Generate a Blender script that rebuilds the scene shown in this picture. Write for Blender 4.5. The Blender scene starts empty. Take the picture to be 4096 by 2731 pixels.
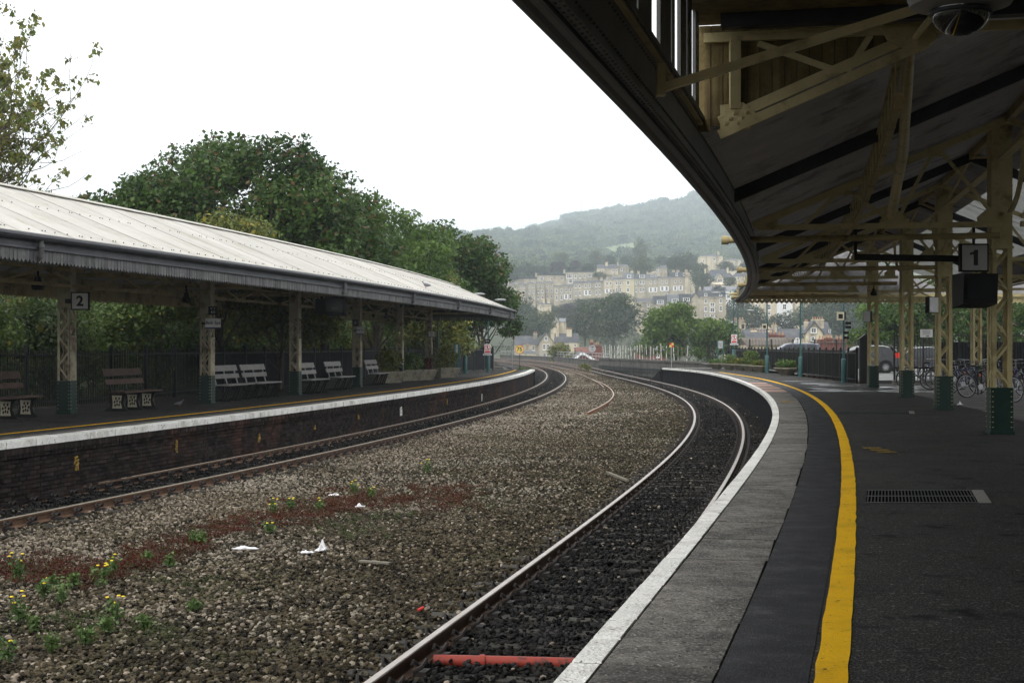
import bpy, math, random
import numpy as np
from mathutils import Vector, Matrix
R = random.Random(7)
NR = np.random.default_rng(7)
rad = math.radians
scene = bpy.context.scene
COL = scene.collection

# ------------------------------------------------------------ camera, sky, sun, exposure
cam_d = bpy.data.cameras.new('camera'); cam = bpy.data.objects.new('camera', cam_d); COL.objects.link(cam)
cam.location = (0, 0, 1.5); cam.rotation_euler = (rad(90), 0, 0)
cam_d.sensor_width = 36; cam_d.lens = 36 * 6000 / 4096; cam_d.shift_y = 21.5 / 4096
cam_d.clip_start = 0.1; cam_d.clip_end = 6000
scene.camera = cam
SUN_EL, SUN_AZ = rad(46), rad(-150)
world = bpy.data.worlds.new('World'); scene.world = world; world.use_nodes = True
wn = world.node_tree.nodes; wl = world.node_tree.links; wn.clear()
wo = wn.new('ShaderNodeOutputWorld'); bg = wn.new('ShaderNodeBackground'); sky = wn.new('ShaderNodeTexSky')
sky.sky_type = 'NISHITA'; sky.sun_disc = False; sky.sun_elevation = SUN_EL; sky.sun_rotation = SUN_AZ
sky.dust_density = 4.0; sky.air_density = 1.0; sky.ozone_density = 1.0
cloud = wn.new('ShaderNodeMixRGB'); cloud.blend_type = 'MIX'; cloud.inputs[0].default_value = 0.88
cloud.inputs[2].default_value = (16.2, 16.0, 15.8, 1)      # the overcast: an even bright cloud sheet over the clear-sky model
wl.new(sky.outputs[0], cloud.inputs[1]); wl.new(cloud.outputs[0], bg.inputs[0]); bg.inputs[1].default_value = 0.115
wl.new(bg.outputs[0], wo.inputs[0])
sd = bpy.data.lights.new('sun', 'SUN'); sun = bpy.data.objects.new('sun', sd); COL.objects.link(sun)
sd.energy = 1.4; sd.angle = rad(14); sd.color = (1, .965, .92)
_d = Vector((math.sin(SUN_AZ) * math.cos(SUN_EL), math.cos(SUN_AZ) * math.cos(SUN_EL), math.sin(SUN_EL)))
sun.rotation_euler = _d.to_track_quat('Z', 'Y').to_euler()
vs = scene.view_settings; vs.view_transform = 'Standard'; vs.look = 'None'; vs.exposure = 0.0; vs.gamma = 1.0; vs.use_curve_mapping = False
scene.cycles.use_denoising = True
scene.cycles.max_bounces = 7; scene.cycles.diffuse_bounces = 3; scene.cycles.glossy_bounces = 2
scene.cycles.transparent_max_bounces = 6; scene.cycles.transmission_bounces = 3; scene.cycles.volume_bounces = 2

# ------------------------------------------------------------ object helpers
def tag(o, label=None, cat=None, group=None, kind=None):
    if label: o['label'] = label
    if cat: o['category'] = cat
    if group: o['group'] = group
    if kind: o['kind'] = kind
    return o
def thing(name, label, cat, loc=(0, 0, 0), rz=0.0, group=None, kind=None):
    o = bpy.data.objects.new(name, None); COL.objects.link(o)
    o.empty_display_size = .2; o.location = loc; o.rotation_euler = (0, 0, rz)
    o['_m'] = 1; del o['_m']
    return tag(o, label, cat, group, kind)
def wmat(o):
    m = Matrix.Translation(o.location) @ o.rotation_euler.to_matrix().to_4x4() @ Matrix.Diagonal(o.scale).to_4x4()
    return (wmat(o.parent) @ o.matrix_parent_inverse @ m) if o.parent else m
def link(name, me, parent=None, world=False, loc=None, rot=None, scale=None, label=None, kind=None):
    o = bpy.data.objects.new(name, me); COL.objects.link(o)
    if parent is not None:
        o.parent = parent
        if world: o.matrix_parent_inverse = wmat(parent).inverted()
    if loc is not None: o.location = loc
    if rot is not None: o.rotation_euler = rot
    if scale is not None: o.scale = scale
    if label: o['label'] = label
    if kind: o['kind'] = kind
    return o
def kids(o): return [c for c in ALLKIDS.get(o.name, [])]
def copy_tree(o, parent=None):
    c = o.copy(); COL.objects.link(c)
    if parent is not None: c.parent = parent
    for ch in list(o.children): copy_tree(ch, c)
    return c
def V(*a): return Vector(a)

class MB:
    def __init__(s): s.v = []; s.f = []; s.m = []; s.cur = 0
    def mat(s, i): s.cur = i; return s
    def add(s, vs, fs):
        b = len(s.v); s.v.extend([tuple(p) for p in vs]); s.f.extend([tuple(b + i for i in f) for f in fs]); s.m.extend([s.cur] * len(fs)); return s
    def obox(s, c, ax, ay, az):
        c = Vector(c); ax = Vector(ax); ay = Vector(ay); az = Vector(az)
        p = [c + a * ax + b * ay + d * az for d in (-1, 1) for b in (-1, 1) for a in (-1, 1)]
        return s.add(p, [(0, 2, 3, 1), (4, 5, 7, 6), (0, 1, 5, 4), (2, 6, 7, 3), (0, 4, 6, 2), (1, 3, 7, 5)])
    def box(s, x0, x1, y0, y1, z0, z1):
        return s.obox(((x0 + x1) / 2, (y0 + y1) / 2, (z0 + z1) / 2), ((x1 - x0) / 2, 0, 0), (0, (y1 - y0) / 2, 0), (0, 0, (z1 - z0) / 2))
    def beam(s, a, b, w, h, up=(0, 0, 1)):
        a = Vector(a); b = Vector(b); d = (b - a); L = d.length
        if L < 1e-6: return s
        d /= L; up = Vector(up); sx = d.cross(up)
        if sx.length < 1e-4: sx = d.cross(Vector((1, 0, 0)))
        sx.normalize(); sz = sx.cross(d)
        return s.obox((a + b) / 2, sx * w / 2, d * L / 2, sz * h / 2)
    def tube(s, pts, r, n=8, cap=True):
        pts = [Vector(p) for p in pts]; k = len(pts)
        rr = r if isinstance(r, (list, tuple)) else [r] * k
        vs = []; prev = None
        for i, p in enumerate(pts):
            d = (pts[min(i + 1, k - 1)] - pts[max(i - 1, 0)]).normalized()
            if prev is None:
                u = d.cross(Vector((0, 0, 1)))
                if u.length < .05: u = d.cross(Vector((1, 0, 0)))
            else: u = prev - d * prev.dot(d)
            u.normalize(); prev = u; w = d.cross(u)
            for j in range(n):
                a = 2 * math.pi * j / n
                vs.append(p + (u * math.cos(a) + w * math.sin(a)) * rr[i])
        fs = [(i * n + j, i * n + (j + 1) % n, (i + 1) * n + (j + 1) % n, (i + 1) * n + j) for i in range(k - 1) for j in range(n)]
        if cap: fs += [tuple(reversed(range(n))), tuple((k - 1) * n + j for j in range(n))]
        return s.add(vs, fs)
    def lathe(s, prof, c=(0, 0, 0), n=16, axis='z'):
        vs = []
        for (r, z) in prof:
            for j in range(n):
                a = 2 * math.pi * j / n; x, y = r * math.cos(a), r * math.sin(a)
                p = (x, y, z) if axis == 'z' else ((x, z, y) if axis == 'y' else (z, x, y))
                vs.append((c[0] + p[0], c[1] + p[1], c[2] + p[2]))
        k = len(prof)
        fs = [(i * n + j, i * n + (j + 1) % n, (i + 1) * n + (j + 1) % n, (i + 1) * n + j) for i in range(k - 1) for j in range(n)]
        fs += [tuple(reversed(range(n))), tuple((k - 1) * n + j for j in range(n))]
        return s.add(vs, fs)
    def prism(s, poly, a, b, h0, h1, o=(0, 0, 0), n=(0, 0, 1)):
        """poly of (u,w) in the plane spanned by a,b, extruded along n from h0 to h1"""
        a, b, n, o = Vector(a), Vector(b), Vector(n), Vector(o); k = len(poly)
        vs = [o + a * u + b * w + n * h0 for u, w in poly] + [o + a * u + b * w + n * h1 for u, w in poly]
        fs = [tuple(reversed(range(k))), tuple(range(k, 2 * k))] + [(i, (i + 1) % k, k + (i + 1) % k, k + i) for i in range(k)]
        return s.add(vs, fs)
    def sweep(s, prof, frames, close=True, cap=True):
        """prof: list of (off,h); frames: list of (origin, right) -> cross-sections joined along the run"""
        k = len(prof); vs = []
        for (o, r) in frames:
            for (u, h) in prof: vs.append((o[0] + r[0] * u, o[1] + r[1] * u, h + (o[2] if len(o) > 2 else 0)))
        m = k if close else k - 1
        fs = [(i * k + j, i * k + (j + 1) % k, (i + 1) * k + (j + 1) % k, (i + 1) * k + j) for i in range(len(frames) - 1) for j in range(m)]
        if close and cap: fs += [tuple(reversed(range(k))), tuple((len(frames) - 1) * k + j for j in range(k))]
        return s.add(vs, fs)
    def sphere(s, c, r, n=8, m=5):
        rx, ry, rz = (r, r, r) if not isinstance(r, (tuple, list)) else r
        vs = [(c[0], c[1], c[2] - rz)]
        for i in range(1, m):
            t = math.pi * i / m - math.pi / 2
            for j in range(n):
                a = 2 * math.pi * j / n; vs.append((c[0] + rx * math.cos(t) * math.cos(a), c[1] + ry * math.cos(t) * math.sin(a), c[2] + rz * math.sin(t)))
        vs.append((c[0], c[1], c[2] + rz)); fs = []
        for j in range(n): fs.append((0, 1 + (j + 1) % n, 1 + j)); fs.append((len(vs) - 1, 1 + (m - 2) * n + j, 1 + (m - 2) * n + (j + 1) % n))
        for i in range(m - 2):
            for j in range(n): fs.append((1 + i * n + j, 1 + i * n + (j + 1) % n, 1 + (i + 1) * n + (j + 1) % n, 1 + (i + 1) * n + j))
        return s.add(vs, fs)
    def mesh(s, name, mats, smooth=False):
        me = bpy.data.meshes.new(name); me.from_pydata(s.v, [], s.f)
        for m in (mats if isinstance(mats, (list, tuple)) else [mats]): me.materials.append(m)
        if any(s.m): me.polygons.foreach_set('material_index', s.m)
        if smooth: me.polygons.foreach_set('use_smooth', [True] * len(s.f))
        me.validate(clean_customdata=False); me.update()
        if smooth:
            try: me.set_sharp_from_angle(angle=rad(40))
            except Exception: pass
        return me
    def build(s, name, mats, parent=None, world=False, smooth=False, **k):
        return link(name, s.mesh(name, mats, smooth), parent, world, **k)

# ------------------------------------------------------------ materials
MATS = {}
def material(name, c1, c2=None, rough=.75, scale=3.0, detail=6, bump=0.0, bscale=40, metal=0.0, spec=.25, island=0.0, objrand=0.0,
             stain=None, stain_scale=.6, stain_lo=.52, stain_hi=.66, coat=0, transl=0.0, streak=None, coord='Object', fleck=(), rvar=0.0):
    m = bpy.data.materials.new(name); MATS[name] = m; m.use_nodes = True
    t = m.node_tree; n = t.nodes; l = t.links; b = n['Principled BSDF']
    c4 = lambda c: (c[0], c[1], c[2], 1)
    if coord == 'World':
        g = n.new('ShaderNodeNewGeometry'); vec = g.outputs['Position']
    else:
        tc = n.new('ShaderNodeTexCoord'); vec = tc.outputs['Object']
    nz = n.new('ShaderNodeTexNoise'); nz.inputs['Scale'].default_value = scale; nz.inputs['Detail'].default_value = detail; nz.inputs['Roughness'].default_value = .62
    l.new(vec, nz.inputs['Vector'])
    rp = n.new('ShaderNodeMapRange'); rp.inputs[1].default_value = .32; rp.inputs[2].default_value = .68; l.new(nz.outputs[0], rp.inputs[0])
    mx = n.new('ShaderNodeMixRGB'); mx.inputs[1].default_value = c4(c1); mx.inputs[2].default_value = c4(c2 or [min(1, x * 1.35) for x in c1]); l.new(rp.outputs[0], mx.inputs[0])
    out = mx.outputs[0]
    if stain:
        n2 = n.new('ShaderNodeTexNoise'); n2.inputs['Scale'].default_value = stain_scale; n2.inputs['Detail'].default_value = 7; n2.inputs['Roughness'].default_value = .65; l.new(vec, n2.inputs['Vector'])
        r2 = n.new('ShaderNodeMapRange'); r2.inputs[1].default_value = stain_lo; r2.inputs[2].default_value = stain_hi; l.new(n2.outputs[0], r2.inputs[0])
        m2 = n.new('ShaderNodeMixRGB'); l.new(r2.outputs[0], m2.inputs[0]); l.new(out, m2.inputs[1]); m2.inputs[2].default_value = c4(stain); out = m2.outputs[0]
    if streak:
        mp = n.new('ShaderNodeMapping'); mp.inputs['Scale'].default_value = streak[1]; l.new(vec, mp.inputs[0])
        n3 = n.new('ShaderNodeTexNoise'); n3.inputs['Scale'].default_value = 1; n3.inputs['Detail'].default_value = 4; l.new(mp.outputs[0], n3.inputs['Vector'])
        r3 = n.new('ShaderNodeMapRange'); r3.inputs[1].default_value = .5; r3.inputs[2].default_value = .72; l.new(n3.outputs[0], r3.inputs[0])
        m3 = n.new('ShaderNodeMixRGB'); l.new(r3.outputs[0], m3.inputs[0]); l.new(out, m3.inputs[1]); m3.inputs[2].default_value = c4(streak[0]); out = m3.outputs[0]
    for (fc, fs, lo, hi) in fleck:
        nf = n.new('ShaderNodeTexNoise'); nf.inputs['Scale'].default_value = fs; nf.inputs['Detail'].default_value = 3; nf.inputs['Roughness'].default_value = .7; l.new(vec, nf.inputs['Vector'])
        rf = n.new('ShaderNodeMapRange'); rf.inputs[1].default_value = lo; rf.inputs[2].default_value = hi; l.new(nf.outputs[0], rf.inputs[0])
        mf = n.new('ShaderNodeMixRGB'); l.new(rf.outputs[0], mf.inputs[0]); l.new(out, mf.inputs[1]); mf.inputs[2].default_value = c4(fc); out = mf.outputs[0]
    if island or objrand:
        if island:
            g2 = n.new('ShaderNodeNewGeometry'); rv = g2.outputs['Random Per Island']; amt = island
        else:
            g2 = n.new('ShaderNodeObjectInfo'); rv = g2.outputs['Random']; amt = objrand
        r4 = n.new('ShaderNodeMapRange'); r4.inputs[3].default_value = 1 - amt; r4.inputs[4].default_value = 1 + amt; l.new(rv, r4.inputs[0])
        m4 = n.new('ShaderNodeVectorMath'); m4.operation = 'SCALE'; l.new(out, m4.inputs[0]); l.new(r4.outputs[0], m4.inputs['Scale']); out = m4.outputs[0]
    l.new(out, b.inputs['Base Color'])
    b.inputs['Roughness'].default_value = rough; b.inputs['Metallic'].default_value = metal; b.inputs['Specular IOR Level'].default_value = spec
    if rvar:
        r5 = n.new('ShaderNodeMapRange'); r5.inputs[3].default_value = rough - rvar; r5.inputs[4].default_value = rough + rvar; l.new(rp.outputs[0], r5.inputs[0]); l.new(r5.outputs[0], b.inputs['Roughness'])
    if coat: b.inputs['Coat Weight'].default_value = coat; b.inputs['Coat Roughness'].default_value = .05
    if bump:
        nb = n.new('ShaderNodeTexNoise'); nb.inputs['Scale'].default_value = bscale; nb.inputs['Detail'].default_value = 5; l.new(vec, nb.inputs['Vector'])
        bp = n.new('ShaderNodeBump'); bp.inputs['Strength'].default_value = bump; bp.inputs['Distance'].default_value = .02; l.new(nb.outputs[0], bp.inputs['Height']); l.new(bp.outputs[0], b.inputs['Normal'])
    if transl:
        tr = n.new('ShaderNodeBsdfTranslucent'); l.new(out, tr.inputs[0]); ms = n.new('ShaderNodeMixShader'); ms.inputs[0].default_value = transl
        o = n['Material Output']; l.new(b.outputs[0], ms.inputs[1]); l.new(tr.outputs[0], ms.inputs[2]); l.new(ms.outputs[0], o.inputs[0])
    return m
def leafmat(name, c1, c2, transl=.35, scale=.5, accent=None, amt=.0):
    """leaf colour: clump-sized variation by noise, leaf by leaf by random island"""
    m = bpy.data.materials.new(name); m.use_nodes = True; t = m.node_tree; n = t.nodes; l = t.links; n.clear()
    g = n.new('ShaderNodeNewGeometry'); nz = n.new('ShaderNodeTexNoise'); nz.inputs['Scale'].default_value = scale; nz.inputs['Detail'].default_value = 3; l.new(g.outputs['Position'], nz.inputs['Vector'])
    r = n.new('ShaderNodeMapRange'); r.inputs[1].default_value = .35; r.inputs[2].default_value = .65; l.new(nz.outputs[0], r.inputs[0])
    mx = n.new('ShaderNodeMixRGB'); mx.inputs[1].default_value = (*c1, 1); mx.inputs[2].default_value = (*c2, 1); l.new(r.outputs[0], mx.inputs[0]); out = mx.outputs[0]
    r2 = n.new('ShaderNodeMapRange'); r2.inputs[3].default_value = .6; r2.inputs[4].default_value = 1.45; l.new(g.outputs['Random Per Island'], r2.inputs[0])
    sc = n.new('ShaderNodeVectorMath'); sc.operation = 'SCALE'; l.new(out, sc.inputs[0]); l.new(r2.outputs[0], sc.inputs['Scale']); out = sc.outputs[0]
    if accent:
        th = n.new('ShaderNodeMath'); th.operation = 'GREATER_THAN'; th.inputs[1].default_value = 1 - amt
        mm = n.new('ShaderNodeMath'); mm.operation = 'FRACT'; mu = n.new('ShaderNodeMath'); mu.operation = 'MULTIPLY'; mu.inputs[1].default_value = 37.7
        l.new(g.outputs['Random Per Island'], mu.inputs[0]); l.new(mu.outputs[0], mm.inputs[0]); l.new(mm.outputs[0], th.inputs[0])
        ma = n.new('ShaderNodeMixRGB'); l.new(th.outputs[0], ma.inputs[0]); l.new(out, ma.inputs[1]); ma.inputs[2].default_value = (*accent, 1); out = ma.outputs[0]
    b = n.new('ShaderNodeBsdfPrincipled'); b.inputs['Roughness'].default_value = .5; b.inputs['Specular IOR Level'].default_value = .35; l.new(out, b.inputs['Base Color'])
    tr = n.new('ShaderNodeBsdfTranslucent'); l.new(out, tr.inputs[0]); ms = n.new('ShaderNodeMixShader'); ms.inputs[0].default_value = transl
    o = n.new('ShaderNodeOutputMaterial'); l.new(b.outputs[0], ms.inputs[1]); l.new(tr.outputs[0], ms.inputs[2]); l.new(ms.outputs[0], o.inputs[0]); MATS[name] = m; return m
M = material
asphalt = M('asphalt', (.009, .0095, .0105), (.026, .026, .026), rough=.8, scale=1.6, bump=.45, bscale=110, stain=(.036, .035, .033), stain_scale=.5, stain_lo=.5, stain_hi=.68, coord='World', rvar=.14, spec=.08, fleck=(((.14, .135, .12), 75, .53, .62), ((.13, .125, .115), 18, .59, .66), ((.007, .007, .008), 2.2, .57, .68), ((.28, .28, .27), 11, .70, .72)))
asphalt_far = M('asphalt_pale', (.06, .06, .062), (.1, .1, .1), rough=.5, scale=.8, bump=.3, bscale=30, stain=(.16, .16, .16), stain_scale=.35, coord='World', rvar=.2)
asphalt_strip = M('asphalt_strip', (.012, .012, .0145), (.024, .024, .028), rough=.6, scale=3, bump=.4, bscale=110, stain=(.05, .052, .06), stain_scale=1.1, stain_lo=.58, stain_hi=.78, coord='World', rvar=.2, spec=.1, fleck=(((.08, .08, .085), 70, .55, .64), ((.22, .22, .23), 13, .72, .745)))
slabm = M('platform_slab_stone', (.07, .067, .06), (.2, .19, .17), rough=.85, scale=7, bump=.9, bscale=50, stain=(.045, .043, .04), stain_scale=1.7, stain_lo=.48, stain_hi=.64, objrand=.24, coord='World', fleck=(((.34, .33, .3), 48, .56, .66), ((.02, .02, .018), 26, .57, .66)))
slab_red = M('pink_slab', (.3, .19, .15), (.38, .25, .2), rough=.8, scale=6, objrand=.12, coord='World')
paving = M('paving', (.085, .082, .078), (.13, .125, .118), rough=.75, scale=2, bump=.3, bscale=30, stain=(.05, .05, .048), objrand=.12, coord='World')
dampm = M('damp_asphalt', (.02, .02, .022), (.04, .04, .042), rough=.2, scale=1.5, spec=.6, coord='World', rvar=.1)
siltm = M('dark_joint_silt', (.004, .004, .004), (.01, .01, .009), rough=1, spec=0)
whitep = M('white_edge_paint', (.66, .66, .63), (.84, .84, .81), rough=.6, scale=7, bump=1, bscale=40, stain=(.42, .40, .36), stain_scale=2.4, stain_lo=.5, stain_hi=.7, coord='World', objrand=.08, fleck=(((.12, .115, .10), 14, .62, .68), ((.2, .19, .17), 45, .62, .7)))
yellowp = M('yellow_line_paint', (.80, .44, .0), (.92, .54, .0), rough=.7, scale=5, bump=.3, bscale=90, stain=(.55, .29, .0), stain_scale=2.5, stain_lo=.5, stain_hi=.72, coord='World', spec=.1, fleck=(((.06, .045, .02), 17, .63, .68), ((.78, .6, .2), 26, .64, .7)))
yellow_pale = M('yellow_line_pale', (.6, .45, .12), (.7, .56, .22), rough=.6, scale=8, stain=(.35, .28, .12), stain_scale=3, coord='World')
yellowdab = M('yellow_dab_paint', (.5, .3, .02), (.3, .2, .03), rough=.6, scale=14, stain=(.05, .045, .04), stain_scale=18, stain_lo=.45, stain_hi=.6, coord='World')
brickm = M('platform_brick', (.010, .009, .009), (.038, .029, .026), rough=.9, spec=.04, scale=5, bump=.6, bscale=50, stain=(.06, .034, .026), stain_scale=.55, stain_lo=.55, stain_hi=.75, objrand=.45, coord='World')
bricki = M('platform_brick_joined', (.010, .009, .009), (.038, .029, .026), rough=.9, spec=.04, scale=5, bump=.6, bscale=50, stain=(.075, .036, .027), stain_scale=.5, stain_lo=.54, stain_hi=.72, island=.45, coord='World')
mortar = M('dark_mortar', (.004, .004, .004), (.01, .01, .009), rough=.95, scale=8, coord='World')
blackface = M('sooty_face', (.006, .006, .008), (.016, .016, .018), rough=.95, spec=.04, scale=3, bump=.6, bscale=12, streak=((.035, .035, .035), (5, 5, 1.5)), coord='World')
wallstone = M('parapet_stone', (.07, .068, .06), (.12, .115, .10), rough=.9, scale=1.2, bump=.5, bscale=8, stain=(.04, .042, .036), stain_scale=.4, streak=((.035, .035, .03), (1.2, 1.2, .1)), coord='World')
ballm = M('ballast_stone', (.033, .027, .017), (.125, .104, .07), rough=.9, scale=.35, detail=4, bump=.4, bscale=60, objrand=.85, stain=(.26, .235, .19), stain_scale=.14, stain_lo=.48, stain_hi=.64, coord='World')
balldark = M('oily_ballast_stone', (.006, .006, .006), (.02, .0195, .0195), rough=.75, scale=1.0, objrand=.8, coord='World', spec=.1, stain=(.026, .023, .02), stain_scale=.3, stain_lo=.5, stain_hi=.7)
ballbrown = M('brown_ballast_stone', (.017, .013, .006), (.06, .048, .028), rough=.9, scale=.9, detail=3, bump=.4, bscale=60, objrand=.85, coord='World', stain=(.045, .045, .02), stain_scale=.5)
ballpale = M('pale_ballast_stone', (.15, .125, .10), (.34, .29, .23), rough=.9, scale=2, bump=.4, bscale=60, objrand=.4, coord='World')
ballbase = M('ballast_bed', (.008, .007, .006), (.028, .023, .017), rough=.95, scale=14, bump=1, bscale=25, stain=(.05, .043, .034), stain_scale=.15, coord='World')
railside = M('rusty_rail', (.09, .05, .03), (.15, .085, .05), rough=.75, scale=6, coord='World')
railtop = M('polished_rail_head', (.34, .29, .25), (.48, .43, .39), rough=.36, scale=3, metal=.9, coord='World')
railtop2 = M('dull_rail_head', (.26, .23, .18), (.34, .3, .24), rough=.42, scale=3, metal=.8, coord='World')
railrust = M('orange_rust_rail', (.22, .09, .04), (.3, .14, .07), rough=.8, scale=6, coord='World')
sleeperm = M('sleeper_concrete', (.018, .017, .015), (.05, .045, .036), rough=.85, scale=4, bump=.4, bscale=30, objrand=.3, coord='World')
clipm = M('iron_clip', (.02, .018, .017), (.035, .03, .028), rough=.6, scale=9)
cream = M('cream_ironwork', (.44, .38, .2), (.56, .49, .27), rough=.5, scale=4, bump=.3, bscale=20, stain=(.14, .10, .055), stain_scale=2.6, stain_lo=.55, stain_hi=.75, coord='World')
creamdark = M('stained_cream_ironwork', (.30, .25, .12), (.4, .33, .17), rough=.55, scale=4, bump=.3, bscale=20, stain=(.09, .06, .03), stain_scale=1.8, stain_lo=.5, stain_hi=.7, coord='World')
creamL = M('weathered_cream_ironwork', (.34, .3, .21), (.44, .4, .29), rough=.6, scale=4, bump=.3, bscale=20, stain=(.13, .085, .055), stain_scale=2.6, stain_lo=.5, stain_hi=.66, coord='World')
greenp = M('dark_green_paint', (.008, .028, .022), (.014, .04, .032), rough=.4, scale=6, bump=.3, bscale=30, coord='World')
polegreen = M('lamp_post_green', (.03, .085, .085), (.04, .1, .1), rough=.4, scale=3)
brownboard = M('brown_stained_board', (.11, .085, .032), (.18, .14, .06), rough=.7, scale=6, bump=.4, bscale=30, objrand=.2, streak=((.045, .03, .012), (9, 9, .6)), coord='World')
sheetdark = M('corrugated_roof_underside', (.34, .34, .36), (.44, .44, .46), rough=.55, scale=2, objrand=.1, stain=(.17, .17, .17), stain_scale=1.2, coord='World')
sheetclear = M('translucent_roof_sheet', (.3, .31, .3), (.38, .39, .37), rough=.5, scale=2, transl=.3, coord='World')
roofpale = M('pale_roof_sheet', (.44, .43, .395), (.5, .49, .455), rough=.7, spec=.25, scale=.7, objrand=.07, stain=(.37, .35, .29), stain_scale=.8, stain_lo=.5, stain_hi=.8, coord='World', fleck=(((.32, .30, .25), 3.2, .6, .8),))
fasciam = M('grey_fascia', (.05, .052, .06), (.085, .088, .098), rough=.5, scale=2, bump=.2, bscale=10, coord='World')
fasciaR = M('slate_grey_fascia', (.085, .085, .085), (.125, .125, .12), rough=.5, scale=2, bump=.2, bscale=10, coord='World')
guttm = M('dark_gutter', (.025, .027, .033), (.045, .047, .055), rough=.45, scale=3, coord='World')
valm = M('grey_valance_board', (.09, .09, .095), (.17, .17, .17), rough=.75, scale=3, bump=.5, bscale=20, objrand=.22, streak=((.07, .07, .07), (14, 14, .8)), coord='World')
valmi = M('grey_valance_board_joined', (.09, .09, .095), (.17, .17, .17), rough=.75, scale=3, island=.25, streak=((.07, .07, .07), (14, 14, .8)), coord='World')
blackm = M('black_iron', (.008, .009, .01), (.016, .017, .018), rough=.5, scale=5)
meshm = M('black_fence_sheet', (.006, .007, .009), (.014, .016, .018), rough=.8, spec=.1, scale=6, streak=((.03, .032, .034), (6, 6, .5)), coord='World')
wood_brown = M('brown_bench_wood', (.05, .03, .022), (.09, .052, .038), rough=.6, scale=5, bump=.3, bscale=30, objrand=.15)
wood_grey = M('silvered_bench_wood', (.24, .235, .225), (.33, .32, .31), rough=.7, scale=6, bump=.3, bscale=30, objrand=.15)
creampanel = M('cream_bench_panel', (.42, .39, .29), (.5, .47, .36), rough=.6, scale=6)
black_plastic = M('black_casing', (.005, .005, .006), (.009, .009, .01), rough=.55, scale=4)
glassdark = M('dark_glass', (.012, .015, .018), (.02, .024, .028), rough=.12, scale=2, spec=.4)
whitesign = M('sign_white', (.62, .63, .64), (.7, .7, .7), rough=.5, scale=5, bump=.02)
greysign = M('sign_grey', (.34, .34, .35), (.4, .4, .4), rough=.5, scale=5)
inkm = M('sign_ink', (.012, .012, .014), (.02, .02, .022), rough=.6, scale=5)
redsign = M('sign_red', (.5, .03, .025), (.55, .05, .04), rough=.5, scale=5)
navysign = M('sign_navy', (.03, .035, .12), (.04, .045, .14), rough=.5, scale=5)
yellowsign = M('sign_yellow', (.6, .45, .1), (.65, .5, .15), rough=.5, scale=5)
ledm = M('dim_green_display', (.1, .3, .2), (.15, .4, .3), rough=.4, scale=5)
greym = M('galvanised_steel', (.28, .29, .3), (.36, .37, .38), rough=.5, scale=6, metal=.3)
lampgrey = M('lamp_head_grey', (.3, .31, .31), (.38, .39, .39), rough=.4, scale=5)
concrete_bowl = M('planter_concrete', (.2, .185, .14), (.28, .26, .2), rough=.85, scale=6, bump=.4, bscale=30, stain=(.1, .09, .065), stain_scale=3)
soil = M('soil', (.04, .03, .02), rough=.95)
carblack = M('charcoal_car_paint', (.016, .017, .02), (.02, .021, .025), rough=.35, scale=2, coat=.4)
carblack2 = M('black_car_paint', (.006, .0065, .008), (.009, .0095, .011), rough=.35, scale=2, coat=.4)
carblue = M('dark_blue_car_paint', (.05, .06, .10), (.06, .07, .115), rough=.3, scale=2, coat=.8, metal=.2)
carwhite = M('silver_roof_paint', (.5, .52, .54), (.55, .57, .59), rough=.3, scale=2, coat=.6)
tyrem = M('tyre_rubber', (.012, .012, .012), (.02, .02, .02), rough=.85, scale=9)
chrome = M('bright_alloy', (.5, .51, .52), (.6, .61, .62), rough=.3, metal=.9, scale=5)
tailred = M('tail_lamp_red', (.6, .02, .015), (.7, .04, .03), rough=.2, scale=6)
orangem = M('orange_reflector', (.7, .12, .02), (.75, .15, .03), rough=.4, scale=6)
stone = M('bath_stone', (.52, .45, .32), (.64, .57, .43), rough=.9, scale=.5, stain=(.27, .23, .17), stain_scale=.25, streak=((.17, .16, .13), (.5, .5, .06)), coord='World')
stonegrey = M('grey_bath_stone', (.36, .315, .235), (.48, .43, .33), rough=.9, scale=.5, stain=(.2, .18, .14), stain_scale=.25, streak=((.22, .2, .155), (.5, .5, .06)), coord='World')
stoneyel = M('yellow_bath_stone', (.52, .46, .30), (.6, .54, .37), rough=.9, scale=.5, coord='World')
stonewhite = M('white_render', (.66, .67, .66), (.74, .74, .73), rough=.85, scale=.8, coord='World')
slate = M('slate_roof', (.05, .055, .065), (.085, .09, .10), rough=.6, scale=.8, stain=(.12, .12, .12), stain_scale=.3, coord='World')
slatepale = M('pale_slate_roof', (.14, .15, .165), (.19, .2, .215), rough=.5, scale=.8, coord='World')
tiledark = M('brown_tile_roof', (.10, .085, .07), (.16, .135, .11), rough=.8, scale=2.5, coord='World')
redbrick = M('red_brick', (.14, .05, .038), (.19, .07, .055), rough=.85, scale=1.5, coord='World')
redtile = M('red_tile', (.15, .065, .05), (.2, .09, .07), rough=.8, scale=1.5, coord='World')
potm = M('chimney_pot_clay', (.35, .2, .12), (.42, .26, .16), rough=.8, scale=2)
framew = M('white_window_frame', (.82, .83, .83), (.88, .88, .88), rough=.5, scale=2)
panem = M('window_pane', (.015, .018, .02), (.035, .038, .042), rough=.25, scale=.3, spec=.3, coord='World')
bark = M('bark', (.05, .042, .033), (.09, .078, .06), rough=.9, scale=4, bump=.6, bscale=12)
earth = M('hill_grass', (.07, .085, .035), (.10, .12, .05), rough=.95, scale=.02, coord='World')
field = M('field_grass', (.15, .19, .085), (.19, .23, .11), rough=.95, scale=.02, coord='World')
townground = M('town_ground', (.045, .055, .03), (.07, .08, .045), rough=.95, scale=.05, coord='World')
pipered = M('rusty_red_pipe', (.33, .04, .025), (.22, .045, .03), rough=.55, scale=9, stain=(.03, .025, .02), stain_scale=7)
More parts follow.
